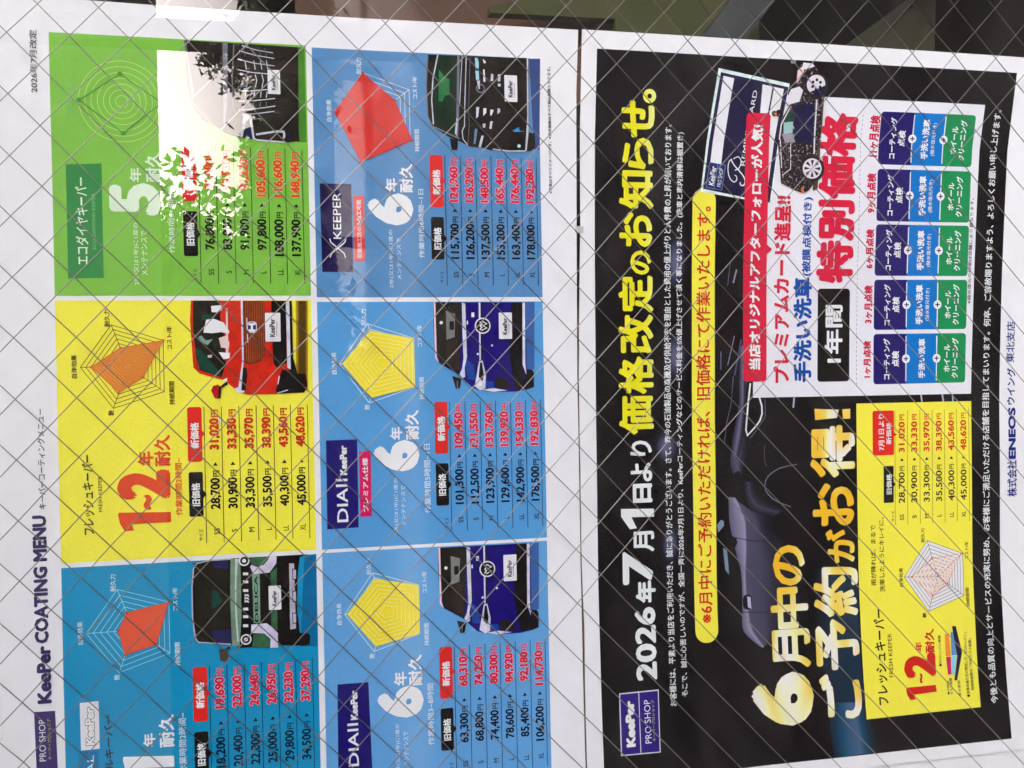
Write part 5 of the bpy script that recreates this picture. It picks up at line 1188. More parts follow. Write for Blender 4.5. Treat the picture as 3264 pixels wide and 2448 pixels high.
GS([[(-433.0, -609.9), (-453.3, -618.6), (-467.0, -620.1), (-486.7, -620.2), (-504.7, -619.1), (-522.9, -619.4), (-541.2, -620.7), (-559.6, -623.3), (-570.6, -629.4), (-579.7, -636.4)], [(-436.4, -612.8), (-453.7, -620.5), (-467.1, -621.7), (-486.8, -621.8), (-504.9, -620.9), (-523.0, -621.4), (-541.3, -622.6), (-559.1, -625.3), (-569.8, -631.1), (-578.8, -637.3)], [(-445.8, -625.6), (-455.4, -630.3), (-469.2, -633.4), (-487.6, -636.5), (-505.9, -637.9), (-524.1, -638.5), (-542.3, -637.8), (-559.2, -638.8), (-569.8, -638.4), (-577.8, -639.3)], [(-451.4, -639.8), (-462.1, -641.7), (-476.1, -648.1), (-491.6, -654.5), (-507.1, -657.6), (-525.4, -659.0), (-543.6, -656.7), (-560.2, -652.7), (-570.5, -647.4), (-577.0, -641.4)], [(-454.2, -651.7), (-471.9, -654.7), (-481.7, -667.8), (-494.7, -681.0), (-508.9, -687.6), (-527.4, -688.9), (-545.7, -686.5), (-561.9, -677.5), (-571.6, -662.2), (-576.4, -645.5)]],[0.8, 0.42, 0.36, 0.14, 0],'sheen',2)
S([(-470.8, -606.6), (-475.7, -626.8), (-476.8, -648.1)],0.7,'black',4)
S([(-544.1, -615.4), (-545.8, -640.1), (-544.5, -646.7)],0.6,'black',4)
R(-542.0,-527.3,-626.1,-616.6,4.5,'black',4)
P([(-529.1, -621.1), (-530.1, -624.7), (-541.5, -625.2), (-539.7, -621.6)],'sil3',5)
P([(-471.5, -591.3), (-468.6, -597.7), (-469.3, -605.8), (-472.6, -610.9), (-476.4, -611.9), (-480.8, -609.7), (-483.5, -604.0), (-481.6, -596.8), (-477.5, -591.2)],'black',4)
P([(-480.8, -596.8), (-481.8, -600.8), (-506.8, -602.9), (-502.0, -599.0)],'skyd',4)
P([(-458.7, -590.6), (-453.7, -594.7), (-454.6, -597.6), (-459.1, -598.2), (-465.6, -592.2)],'skyd',3)
GS([[(-311.7, -620.7), (-332.4, -617.2), (-356.5, -614.8), (-367.3, -610.0), (-383.6, -607.3), (-398.8, -605.6), (-409.9, -608.4)], [(-312.8, -622.5), (-332.5, -620.2), (-356.0, -617.8), (-367.4, -615.3), (-381.6, -613.4), (-394.7, -612.6), (-406.8, -614.3)], [(-316.1, -625.4), (-333.6, -622.5), (-356.7, -622.1), (-370.9, -622.0), (-381.9, -622.8), (-397.2, -621.4), (-412.5, -617.7)]],[0.3, 0.5, 0.02],'sheen',2)
GS([[(-291.2, -615.5), (-319.8, -614.9), (-345.4, -614.2), (-372.3, -608.5), (-390.3, -606.4)], [(-285.2, -618.4), (-319.9, -618.7), (-345.5, -618.1), (-372.5, -614.2), (-393.4, -609.9)], [(-291.3, -621.3), (-319.9, -621.6), (-345.6, -621.7), (-372.6, -619.0), (-396.6, -613.9)]],[0.2, 0.6, 0.05],'sheen',3)
GS([[(-416.9, -620.0), (-432.4, -621.0), (-445.9, -628.0), (-453.8, -650.5)], [(-418.2, -624.2), (-431.5, -625.8), (-442.9, -635.1), (-449.4, -656.6)], [(-419.6, -630.6), (-429.5, -631.7), (-438.9, -643.5), (-446.3, -661.4)]],[0.1, 0.35, 0],'sheen',3)
O('light_streak','price_notice_poster','white hooked daytime lamp line')
S([(-336.7, -636.1), (-345.0, -638.7), (-352.7, -639.1), (-359.3, -636.6), (-364.6, -632.4), (-373.2, -623.5), (-367.6, -622.0), (-342.4, -624.3), (-322.7, -626.6)],1.6,'whiteb',5)
O('light_streak','price_notice_poster')
S([(-338.5, -642.0), (-355.0, -642.6), (-368.0, -633.6), (-376.0, -626.4)],0.6,'sil1',4)
O('light_streak','price_notice_poster')
S([(-403.1, -676.3), (-404.4, -666.6), (-406.3, -657.0), (-409.9, -649.8), (-413.5, -645.0), (-417.9, -642.3), (-423.3, -641.3), (-427.8, -642.4), (-431.2, -644.8), (-435.8, -649.5), (-440.0, -656.7), (-444.5, -668.6)],0.7,'sil2',4)
O('light_streak','price_notice_poster')
S([(-382.5, -641.7), (-395.7, -641.0), (-404.7, -643.3)],0.4,'sil1',4)
O('light_streak','price_notice_poster')
S([(-337.5, -673.1), (-347.5, -672.2)],1.6,'sil3',4)
O('light_streak','price_notice_poster')
S([(-315.8, -609.0), (-342.0, -606.7), (-361.6, -601.9), (-381.1, -599.3)],0.6,'sil1',4)
O('light_streak','price_notice_poster')
S([(-212.7, -612.4), (-225.8, -609.0)],1.5,'sil2',4)
O('light_streak','price_notice_poster')
S([(-205.6, -605.9), (-228.5, -603.2)],0.6,'sil1',4)
O('light_streak','price_notice_poster')
S([(-276.6, -610.2), (-304.9, -603.2)],0.8,'sil2',4)
O('light_streak','price_notice_poster')
S([(-291.7, -596.2), (-309.2, -596.2)],1.0,'sil1',4)
O('light_streak','price_notice_poster')
S([(-280.0, -617.2), (-298.5, -613.7), (-314.9, -610.2)],1.6,'sil1b',4)
O('light_streak','price_notice_poster')
S([(-337.8, -812.5), (-345.1, -813.6)],1.6,'sil3',4)
O('light_streak','price_notice_poster')
S([(-337.9, -836.8), (-345.7, -838.2)],1.8,'sil3',4)
O('light_streak','price_notice_poster')
S([(-338.2, -848.5), (-346.0, -849.4)],1.6,'sil3',4)
O('blue_print_streak','price_notice_poster')
GS([[(-639.6, -702.3), (-653.5, -702.3), (-672.2, -702.7), (-694.5, -705.5)], [(-640.8, -715.7), (-654.8, -716.5), (-673.6, -716.9), (-694.6, -718.0)], [(-641.8, -727.5), (-658.4, -729.8), (-675.0, -732.0), (-693.9, -733.3)], [(-643.0, -741.0), (-659.3, -747.6), (-676.8, -750.6), (-693.3, -754.6)]],[0.25, 0.75, 1.0, 0],'tealsheen',2)
GS([[(-506.0, -690.9), (-555.3, -692.8), (-601.7, -694.3), (-639.6, -702.3)], [(-507.0, -707.8), (-556.4, -707.9), (-602.9, -709.4), (-640.8, -715.7)], [(-508.9, -740.1), (-558.7, -740.1), (-605.5, -740.7), (-643.0, -741.0)]],[0, 0.3, 0.4],'tealsheen',2)
O('big_lettering','price_notice_poster','gold 6月中の lettering')
T('6',-658.6,-605.8,-687.0,-621.2,'gold',6,0.06)
T('月',-602.8,-564.1,-686.2,-645.3,'gold',6,0.035)
T('中',-563.8,-522.8,-685.2,-645.2,'gold',6,0.035)
T('の',-521.6,-481.6,-682.6,-648.5,'gold',6,0.035)
O('big_lettering','price_notice_poster','gold ご予約がお得! lettering')
T('ご',-657.4,-611.3,-738.4,-693.6,'gold',6,0.034)
T('予',-608.3,-557.5,-739.0,-691.8,'gold',6,0.034)
T('約',-555.7,-505.6,-740.4,-691.4,'gold',6,0.034)
T('が',-502.7,-468.9,-737.2,-705.3,'gold',6,0.035)
T('お',-466.0,-423.0,-737.2,-691.9,'gold',6,0.035)
T('得',-417.9,-366.0,-738.6,-690.0,'gold',6,0.035)
P([(-349.2, -694.9), (-350.8, -721.3), (-358.8, -719.2), (-360.4, -695.7)],'gold',6)
P([(-350.5, -725.2), (-350.2, -733.7), (-360.0, -733.6), (-359.9, -725.7)],'gold',6)
O('yellow_offer_box','price_notice_poster','yellow offer box with price table')
P([(-660.0, -742.2), (-345.2, -740.6), (-345.8, -870.4), (-659.4, -870.7)],'yellowb',3)
O('heading_lettering','yellow_offer_box')
T('フレッシュキーパー',-647.2,-551.0,-768.2,-755.9,'ink',5,0.02)
T('FRESH KEEPER',-620.4,-576.4,-775.0,-770.6,'ink',5,0)
O('durability_lettering','yellow_offer_box','red 1~2年耐久 lettering')
P([(-633.8, -787.9), (-632.4, -788.8), (-632.3, -821.5), (-639.3, -822.3), (-640.1, -795.6), (-645.1, -798.1), (-645.1, -791.8), (-639.4, -788.6)],'redstrip',5)
T('~',-629.5,-619.2,-807.5,-803.9,'redstrip',5,0.04)
T('2',-623.7,-598.9,-822.9,-787.2,'redstrip',5,0.06)
T('年',-597.4,-587.1,-808.6,-800.8,'redstrip',5,0.03)
T('耐久',-599.2,-575.0,-822.7,-811.8,'redstrip',5,0.03)
O('layer_diagram','yellow_offer_box')
P([(-605.0, -835.2), (-605.0, -840.7), (-623.2, -840.3), (-623.2, -836.3)],'magenta',5)
P([(-581.3, -834.8), (-581.5, -839.5), (-604.5, -840.7), (-604.3, -834.9)],'orangel',5)
P([(-604.5, -841.5), (-605.0, -847.7), (-624.0, -843.5), (-623.4, -840.6)],'cyanl',5)
P([(-579.8, -841.6), (-580.4, -845.0), (-604.1, -847.8), (-604.0, -841.5)],'bluel',5)
P([(-574.1, -843.3), (-574.5, -847.8), (-601.9, -853.7), (-629.8, -846.1), (-629.6, -843.1), (-605.0, -847.9)],'inknavy',6)
T('●ECO+レジン被膜',-614.2,-582.4,-830.0,-826.8,'ink',5,0.01)
T('●中間層',-643.5,-629.6,-836.7,-834.1,'ink',5,0.01)
T('ガラス被膜',-643.8,-626.9,-840.6,-837.3,'ink',5,0.01)
T('車の塗装',-646.3,-630.0,-849.6,-846.3,'ink',5,0.01)
T('●洗車の減り方に特化した「ECO+レジン」',-647.9,-581.8,-859.8,-855.7,'ink',5,0.01)
T('短期間被膜の「中間ガラス被膜」',-641.2,-588.3,-864.9,-861.3,'ink',5,0.01)
O('slogan_lettering','yellow_offer_box')
T('雨が降れば、まるで',-527.4,-467.0,-760.8,-755.0,'ink',5,0.012)
T('洗車したようにキレイに。',-534.2,-459.7,-770.3,-764.3,'ink',5,0.012)
O('radar_chart','yellow_offer_box')
P([(-521.0, -792.3), (-485.8, -818.6), (-500.9, -858.9), (-543.6, -858.8), (-557.2, -817.8)],'plate',4)
S([(-522.3, -825.7), (-518.4, -828.7), (-520.1, -833.1), (-524.8, -833.1), (-526.3, -828.6)],0.4,'ink',5,1)
S([(-522.2, -821.6), (-514.3, -827.4), (-517.7, -836.4), (-527.2, -836.3), (-530.2, -827.2)],0.4,'ink',5,1)
S([(-522.0, -817.4), (-510.3, -826.1), (-515.3, -839.6), (-529.5, -839.5), (-534.1, -825.9)],0.4,'ink',5,1)
S([(-521.8, -813.2), (-506.2, -824.9), (-512.9, -842.8), (-531.9, -842.8), (-537.9, -824.5)],0.4,'ink',5,1)
S([(-521.7, -809.0), (-502.1, -823.6), (-510.5, -846.0), (-534.2, -846.0), (-541.8, -823.2)],0.4,'ink',5,1)
S([(-521.5, -804.8), (-498.0, -822.4), (-508.1, -849.2), (-536.6, -849.2), (-545.6, -821.8)],0.4,'ink',5,1)
S([(-521.3, -800.7), (-494.0, -821.1), (-505.7, -852.5), (-538.9, -852.4), (-549.5, -820.5)],0.4,'ink',5,1)
S([(-521.2, -796.5), (-489.9, -819.9), (-503.3, -855.7), (-541.3, -855.6), (-553.3, -819.1)],0.4,'ink',5,1)
S([(-521.0, -792.3), (-485.8, -818.6), (-500.9, -858.9), (-543.6, -858.8), (-557.2, -817.8)],0.4,'ink',5,1)
S([(-522.5, -829.9), (-521.0, -792.3)],0.4,'ink',5)
S([(-522.5, -829.9), (-485.8, -818.6)],0.4,'ink',5)
S([(-522.5, -829.9), (-500.9, -858.9)],0.4,'ink',5)
S([(-522.5, -829.9), (-543.6, -858.8)],0.4,'ink',5)
S([(-522.5, -829.9), (-557.2, -817.8)],0.4,'ink',5)
S([(-521.5, -800.2), (-504.4, -823.8), (-500.8, -856.9), (-530.0, -840.6), (-542.3, -822.8)],0.5,'orangeo',6,1)
E(-521.5,-800.2,1,1,'orangeo',6)
E(-504.4,-823.8,1,1,'orangeo',6)
E(-500.8,-856.9,1,1,'orangeo',6)
E(-530.0,-840.6,1,1,'orangeo',6)
E(-542.3,-822.8,1,1,'orangeo',6)
S([(-522.4, -826.2), (-520.2, -829.2), (-519.8, -833.3), (-523.4, -831.3), (-525.0, -829.0)],1.1,'peach',6,1)
S([(-522.2, -822.5), (-518.0, -828.4), (-517.1, -836.7), (-524.4, -832.6), (-527.4, -828.1)],1.1,'peach',6,1)
S([(-522.1, -818.8), (-515.7, -827.6), (-514.4, -840.0), (-525.3, -833.9), (-529.9, -827.2)],1.1,'peach',6,1)
S([(-522.0, -815.1), (-513.4, -826.9), (-511.6, -843.4), (-526.2, -835.3), (-532.4, -826.4)],1.1,'peach',6,1)
S([(-521.9, -811.3), (-511.2, -826.1), (-508.9, -846.8), (-527.2, -836.6), (-534.9, -825.5)],1.1,'peach',6,1)
S([(-521.7, -807.6), (-508.9, -825.3), (-506.2, -850.2), (-528.1, -837.9), (-537.3, -824.6)],1.1,'peach',6,1)
S([(-521.6, -803.9), (-506.7, -824.6), (-503.5, -853.5), (-529.1, -839.3), (-539.8, -823.7)],1.1,'peach',6,1)
O('chart_label_lettering','yellow_offer_box')
T('自浄効果',-530.6,-511.5,-790.6,-786.4,'ink',5,0.015)
T('耐久力',-487.3,-473.3,-815.8,-811.6,'ink',5,0.015)
T('コスト/年',-507.0,-489.2,-865.8,-861.4,'ink',5,0.015)
T('持続期間',-555.5,-536.2,-865.2,-861.1,'ink',5,0.015)
T('艶',-563.2,-558.3,-814.8,-810.6,'ink',5,0.015)
O('price_rules','yellow_offer_box')
S([(-468.5, -783.1), (-353.5, -783.1)],0.4,'olivedk',5)
S([(-468.5, -797.1), (-353.5, -797.1)],0.4,'olivedk',5)
S([(-468.5, -811.2), (-353.5, -811.2)],0.4,'olivedk',5)
S([(-468.5, -825.2), (-353.5, -825.2)],0.4,'olivedk',5)
S([(-468.5, -839.3), (-353.5, -839.3)],0.4,'olivedk',5)
S([(-468.5, -853.3), (-353.5, -853.3)],0.4,'olivedk',5)
S([(-468.5, -867.3), (-353.5, -867.3)],0.4,'olivedk',5)
O('old_price_tag','yellow_offer_box','black 旧価格 tag')
R(-445.6,-408.7,-781.5,-770.3,1,'tagblack',5)
P([(-424.5, -781.1), (-427.3, -783.9), (-430.0, -781.1)],'tagblack',5)
T('旧価格',-437.1,-416.5,-779.4,-773.1,'white',7,0.03)
O('new_price_tag','yellow_offer_box','red 7月1日より新価格 tag')
R(-397.7,-353.0,-782.0,-758.3,2,'tagred',5)
P([(-375.3, -781.7), (-377.3, -785.6), (-379.2, -781.6)],'tagred',5)
T('7月1日より',-392.8,-356.2,-771.1,-764.7,'white',7,0.03)
T('新価格',-386.9,-365.0,-779.0,-773.0,'white',7,0.02)
O('size_heading_lettering','yellow_offer_box')
T('サイズ',-464.7,-454.1,-781.9,-778.8,'ink',5,0.01)
O('price_row','yellow_offer_box')
T('SS',-463.8,-457.8,-792.9,-788.1,'ink',6,0.008)
T('28,700',-446.6,-415.4,-794.9,-787.1,'ink',6,0.012)
T('円',-414.1,-409.4,-793.5,-788.3,'ink',6,0.02)
P([(-404.0, -792.7), (-401.2, -790.7), (-404.0, -788.7)],'ink',6)
T('31,020',-395.5,-364.7,-794.9,-787.1,'redprice',6,0.025)
T('円',-363.1,-357.3,-793.5,-788.1,'redprice',6,0.025)
O('price_row','yellow_offer_box')
T('S',-462.3,-459.3,-807.0,-802.2,'ink',6,0.008)
T('30,900',-446.6,-415.4,-809.0,-801.2,'ink',6,0.012)
T('円',-414.1,-409.4,-807.6,-802.4,'ink',6,0.02)
P([(-404.0, -806.8), (-401.2, -804.8), (-404.0, -802.8)],'ink',6)
T('33,330',-395.5,-364.7,-809.0,-801.2,'redprice',6,0.025)
T('円',-363.1,-357.3,-807.6,-802.2,'redprice',6,0.025)
O('price_row','yellow_offer_box')
T('M',-463.0,-458.6,-821.0,-816.2,'ink',6,0.008)
T('33,300',-446.6,-415.4,-823.0,-815.2,'ink',6,0.012)
T('円',-414.1,-409.4,-821.6,-816.4,'ink',6,0.02)
P([(-404.0, -820.8), (-401.2, -818.8), (-404.0, -816.8)],'ink',6)
T('35,970',-395.5,-364.7,-823.0,-815.2,'redprice',6,0.025)
T('円',-363.1,-357.3,-821.6,-816.2,'redprice',6,0.025)
O('price_row','yellow_offer_box')
T('L',-462.1,-459.5,-835.1,-830.3,'ink',6,0.008)
T('35,500',-446.6,-415.4,-837.1,-829.3,'ink',6,0.012)
T('円',-414.1,-409.4,-835.7,-830.5,'ink',6,0.02)
P([(-404.0, -834.9), (-401.2, -832.9), (-404.0, -830.9)],'ink',6)
T('38,390',-395.5,-364.7,-837.1,-829.3,'redprice',6,0.025)
T('円',-363.1,-357.3,-835.7,-830.3,'redprice',6,0.025)
O('price_row','yellow_offer_box')
T('LL',-463.3,-458.3,-849.1,-844.3,'ink',6,0.008)
T('40,300',-446.6,-415.4,-851.1,-843.3,'ink',6,0.012)
T('円',-414.1,-409.4,-849.7,-844.5,'ink',6,0.02)
P([(-404.0, -848.9), (-401.2, -846.9), (-404.0, -844.9)],'ink',6)
T('43,560',-395.5,-364.7,-851.1,-843.3,'redprice',6,0.025)
T('円',-363.1,-357.3,-849.7,-844.3,'redprice',6,0.025)
O('price_row','yellow_offer_box')
T('XL',-463.8,-457.8,-863.1,-858.3,'ink',6,0.008)
T('45,000',-446.6,-415.4,-865.1,-857.3,'ink',6,0.012)
T('円',-414.1,-409.4,-863.7,-858.5,'ink',6,0.02)
P([(-404.0, -862.9), (-401.2, -860.9), (-404.0, -858.9)],'ink',6)
T('48,620',-395.5,-364.7,-865.1,-857.3,'redprice',6,0.025)
T('円',-363.1,-357.3,-863.7,-858.3,'redprice',6,0.025)
O('white_offer_box','price_notice_poster','white offer box with five inspection columns')
P([(-336.8, -629.5), (-42.5, -629.5), (-43.6, -871.6), (-338.2, -870.0)],'plate2',3)
O('card_gift_lettering','white_offer_box','red and blue gift lettering')
T('プレミアムカード進呈!!',-323.1,-140.6,-668.0,-650.4,'crimson',5,0.042)
T('手洗い洗車',-322.9,-220.0,-691.5,-671.8,'blueink',5,0.042)
T('(被膜点検付き)',-218.8,-141.4,-690.9,-680.2,'blueink',5,0.03)
O('duration_tag','white_offer_box','black 1年間 tag')
R(-322.8,-231.0,-732.6,-697.8,3.4,'tagblack',5)
T('1年間',-304.2,-247.1,-724.8,-705.3,'white',7,0.03)
O('special_price_lettering','white_offer_box','huge red 特別価格 lettering')
T('特別価格',-225.8,-57.3,-735.4,-695.5,'crimson',6,0.048)
O('dashed_rule','white_offer_box')
S([(-326.1, -740.6), (-323.6, -740.6)],0.4,'ink',5)
S([(-321.6, -740.6), (-319.1, -740.6)],0.4,'ink',5)
S([(-317.1, -740.6), (-314.6, -740.6)],0.4,'ink',5)
S([(-312.6, -740.6), (-310.1, -740.6)],0.4,'ink',5)
S([(-308.1, -740.6), (-305.7, -740.6)],0.4,'ink',5)
S([(-303.6, -740.6), (-301.2, -740.6)],0.4,'ink',5)
S([(-299.1, -740.6), (-296.7, -740.5)],0.4,'ink',5)
S([(-294.6, -740.5), (-292.2, -740.5)],0.4,'ink',5)
S([(-290.1, -740.5), (-287.7, -740.5)],0.4,'ink',5)
S([(-285.7, -740.5), (-283.2, -740.5)],0.4,'ink',5)
S([(-281.2, -740.5), (-278.7, -740.5)],0.4,'ink',5)
S([(-276.7, -740.5), (-274.2, -740.5)],0.4,'ink',5)
S([(-272.2, -740.5), (-269.7, -740.5)],0.4,'ink',5)
S([(-267.7, -740.5), (-265.2, -740.5)],0.4,'ink',5)
S([(-263.2, -740.4), (-260.7, -740.4)],0.4,'ink',5)
S([(-258.7, -740.4), (-256.2, -740.4)],0.4,'ink',5)
S([(-254.2, -740.4), (-251.7, -740.4)],0.4,'ink',5)
S([(-249.7, -740.4), (-247.2, -740.4)],0.4,'ink',5)
S([(-245.2, -740.4), (-242.7, -740.4)],0.4,'ink',5)
S([(-240.7, -740.4), (-238.2, -740.4)],0.4,'ink',5)
S([(-236.2, -740.4), (-233.7, -740.4)],0.4,'ink',5)
S([(-231.7, -740.4), (-229.3, -740.4)],0.4,'ink',5)
S([(-227.2, -740.3), (-224.8, -740.3)],0.4,'ink',5)
S([(-222.7, -740.3), (-220.3, -740.3)],0.4,'ink',5)
S([(-218.2, -740.3), (-215.8, -740.3)],0.4,'ink',5)
S([(-213.8, -740.3), (-211.3, -740.3)],0.4,'ink',5)
S([(-209.3, -740.3), (-206.8, -740.3)],0.4,'ink',5)
S([(-204.8, -740.3), (-202.3, -740.3)],0.4,'ink',5)
S([(-200.3, -740.3), (-197.8, -740.3)],0.4,'ink',5)
S([(-195.8, -740.3), (-193.3, -740.2)],0.4,'ink',5)
S([(-191.3, -740.2), (-188.8, -740.2)],0.4,'ink',5)
S([(-186.8, -740.2), (-184.3, -740.2)],0.4,'ink',5)
S([(-182.3, -740.2), (-179.8, -740.2)],0.4,'ink',5)
S([(-177.8, -740.2), (-175.3, -740.2)],0.4,'ink',5)
S([(-173.3, -740.2), (-170.8, -740.2)],0.4,'ink',5)
S([(-168.8, -740.2), (-166.3, -740.2)],0.4,'ink',5)
S([(-164.3, -740.2), (-161.8, -740.2)],0.4,'ink',5)
S([(-159.8, -740.2), (-157.4, -740.1)],0.4,'ink',5)
S([(-155.3, -740.1), (-152.9, -740.1)],0.4,'ink',5)
S([(-150.8, -740.1), (-148.4, -740.1)],0.4,'ink',5)
S([(-146.3, -740.1), (-143.9, -740.1)],0.4,'ink',5)
S([(-141.9, -740.1), (-139.4, -740.1)],0.4,'ink',5)
S([(-137.4, -740.1), (-134.9, -740.1)],0.4,'ink',5)
S([(-132.9, -740.1), (-130.4, -740.1)],0.4,'ink',5)
S([(-128.4, -740.1), (-125.9, -740.1)],0.4,'ink',5)
S([(-123.9, -740.0), (-121.4, -740.0)],0.4,'ink',5)
S([(-119.4, -740.0), (-116.9, -740.0)],0.4,'ink',5)
S([(-114.9, -740.0), (-112.4, -740.0)],0.4,'ink',5)
S([(-110.4, -740.0), (-107.9, -740.0)],0.4,'ink',5)
S([(-105.9, -740.0), (-103.4, -740.0)],0.4,'ink',5)
S([(-101.4, -740.0), (-98.9, -740.0)],0.4,'ink',5)
S([(-96.9, -740.0), (-94.4, -740.0)],0.4,'ink',5)
S([(-92.4, -740.0), (-89.9, -739.9)],0.4,'ink',5)
S([(-87.9, -739.9), (-85.5, -739.9)],0.4,'ink',5)
S([(-83.4, -739.9), (-81.0, -739.9)],0.4,'ink',5)
S([(-78.9, -739.9), (-76.5, -739.9)],0.4,'ink',5)
S([(-74.4, -739.9), (-72.0, -739.9)],0.4,'ink',5)
S([(-69.9, -739.9), (-67.5, -739.9)],0.4,'ink',5)
S([(-65.5, -739.9), (-63.0, -739.9)],0.4,'ink',5)
S([(-61.0, -739.9), (-58.5, -739.9)],0.4,'ink',5)
O('inspection_column/0','white_offer_box','inspection column for 1ヶ月点検')
R(-326.5,-276.2,-801.0,-759.2,3.4,'navyc2',4)
R(-326.5,-276.2,-863.0,-823.5,3.4,'greenc',4)
P([(-326.5, -795.0), (-276.2, -795.0), (-276.2, -829.5), (-326.5, -829.5)],'bluec',5)
S([(-324.0, -795.0), (-278.7, -795.0)],1.1,'white',6)
E(-301.4,-795.0,4.4,4.4,'white',7)
S([(-303.8, -795.0), (-299.0, -795.0)],1.1,'navyc2',8)
S([(-301.4, -797.4), (-301.4, -792.6)],1.1,'navyc2',8)
S([(-324.0, -829.5), (-278.7, -829.5)],1.1,'white',6)
E(-301.4,-829.5,4.4,4.4,'white',7)
S([(-303.8, -829.5), (-299.0, -829.5)],1.1,'navyc2',8)
S([(-301.4, -831.9), (-301.4, -827.1)],1.1,'navyc2',8)
T('コーティング',-321.9,-280.9,-777.2,-769.8,'white',8,0.035)
T('点検',-309.4,-293.4,-787.2,-779.2,'white',8,0.035)
T('手洗い洗車',-321.4,-281.4,-816.5,-808.8,'white',8,0.035)
T('ホイール',-315.4,-287.4,-844.5,-837.8,'white',8,0.035)
T('クリーニング',-321.9,-280.9,-854.2,-846.6,'white',8,0.035)
T('1ヶ月点検',-319.7,-282.9,-756.3,-747.8,'crimson2',5,0.045)
O('inspection_column/1','white_offer_box','inspection column for 3ヶ月点検')
R(-272.1,-222.0,-801.0,-759.2,3.4,'navyc2',4)
R(-272.1,-222.0,-863.0,-823.5,3.4,'greenc',4)
P([(-272.1, -795.0), (-222.0, -795.0), (-222.0, -829.5), (-272.1, -829.5)],'bluec',5)
S([(-269.6, -795.0), (-224.5, -795.0)],1.1,'white',6)
E(-247.1,-795.0,4.4,4.4,'white',7)
S([(-249.5, -795.0), (-244.7, -795.0)],1.1,'navyc2',8)
S([(-247.1, -797.4), (-247.1, -792.6)],1.1,'navyc2',8)
S([(-269.6, -829.5), (-224.5, -829.5)],1.1,'white',6)
E(-247.1,-829.5,4.4,4.4,'white',7)
S([(-249.5, -829.5), (-244.7, -829.5)],1.1,'navyc2',8)
S([(-247.1, -831.9), (-247.1, -827.1)],1.1,'navyc2',8)
T('コーティング',-267.6,-226.6,-777.2,-769.8,'white',8,0.035)
T('点検',-255.1,-239.1,-787.2,-779.2,'white',8,0.035)
T('手洗い洗車',-267.1,-227.1,-813.0,-805.0,'white',8,0.04)
T('(撥水復元付き)',-263.6,-230.6,-820.8,-815.8,'white',8,0.008)
T('ホイール',-261.1,-233.1,-844.5,-837.8,'white',8,0.035)
T('クリーニング',-267.6,-226.6,-854.2,-846.6,'white',8,0.035)
T('3ヶ月点検',-265.6,-227.6,-757.5,-748.2,'crimson2',5,0.045)
O('inspection_column/2','white_offer_box','inspection column for 6ヶ月点検')
R(-218.1,-166.9,-801.0,-759.2,3.4,'navyc2',4)
R(-218.1,-166.9,-863.0,-823.5,3.4,'greenc',4)
P([(-218.1, -795.0), (-166.9, -795.0), (-166.9, -829.5), (-218.1, -829.5)],'bluec',5)
S([(-215.6, -795.0), (-169.4, -795.0)],1.1,'white',6)
E(-192.5,-795.0,4.4,4.4,'white',7)
S([(-194.9, -795.0), (-190.1, -795.0)],1.1,'navyc2',8)
S([(-192.5, -797.4), (-192.5, -792.6)],1.1,'navyc2',8)
S([(-215.6, -829.5), (-169.4, -829.5)],1.1,'white',6)
E(-192.5,-829.5,4.4,4.4,'white',7)
S([(-194.9, -829.5), (-190.1, -829.5)],1.1,'navyc2',8)
S([(-192.5, -831.9), (-192.5, -827.1)],1.1,'navyc2',8)
T('コーティング',-213.0,-172.0,-777.2,-769.8,'white',8,0.035)
T('点検',-200.5,-184.5,-787.2,-779.2,'white',8,0.035)
T('手洗い洗車',-212.5,-172.5,-813.0,-805.0,'white',8,0.04)
T('(撥水復元付き)',-209.0,-176.0,-820.8,-815.8,'white',8,0.008)
T('ホイール',-206.5,-178.5,-844.5,-837.8,'white',8,0.035)
T('クリーニング',-213.0,-172.0,-854.2,-846.6,'white',8,0.035)
T('6ヶ月点検',-211.1,-171.7,-757.2,-748.4,'crimson2',5,0.045)
O('inspection_column/3','white_offer_box','inspection column for 9ヶ月点検')
R(-163.7,-111.7,-801.0,-759.2,3.4,'navyc2',4)
R(-163.7,-111.7,-863.0,-823.5,3.4,'greenc',4)
P([(-163.7, -795.0), (-111.7, -795.0), (-111.7, -829.5), (-163.7, -829.5)],'bluec',5)
S([(-161.2, -795.0), (-114.2, -795.0)],1.1,'white',6)
E(-137.7,-795.0,4.4,4.4,'white',7)
S([(-140.1, -795.0), (-135.3, -795.0)],1.1,'navyc2',8)
S([(-137.7, -797.4), (-137.7, -792.6)],1.1,'navyc2',8)
S([(-161.2, -829.5), (-114.2, -829.5)],1.1,'white',6)
E(-137.7,-829.5,4.4,4.4,'white',7)
S([(-140.1, -829.5), (-135.3, -829.5)],1.1,'navyc2',8)
S([(-137.7, -831.9), (-137.7, -827.1)],1.1,'navyc2',8)
T('コーティング',-158.2,-117.2,-777.2,-769.8,'white',8,0.035)
T('点検',-145.7,-129.7,-787.2,-779.2,'white',8,0.035)
T('手洗い洗車',-157.7,-117.7,-813.0,-805.0,'white',8,0.04)
T('(撥水復元付き)',-154.2,-121.2,-820.8,-815.8,'white',8,0.008)
T('ホイール',-151.7,-123.7,-844.5,-837.8,'white',8,0.035)
T('クリーニング',-158.2,-117.2,-854.2,-846.6,'white',8,0.035)
T('9ヶ月点検',-155.7,-116.2,-757.7,-747.9,'crimson2',5,0.045)
O('inspection_column/4','white_offer_box','inspection column for 11ヶ月点検')
R(-107.2,-54.6,-801.0,-759.2,3.4,'navyc2',4)
R(-107.2,-54.6,-863.0,-823.5,3.4,'greenc',4)
P([(-107.2, -795.0), (-54.6, -795.0), (-54.6, -829.5), (-107.2, -829.5)],'bluec',5)
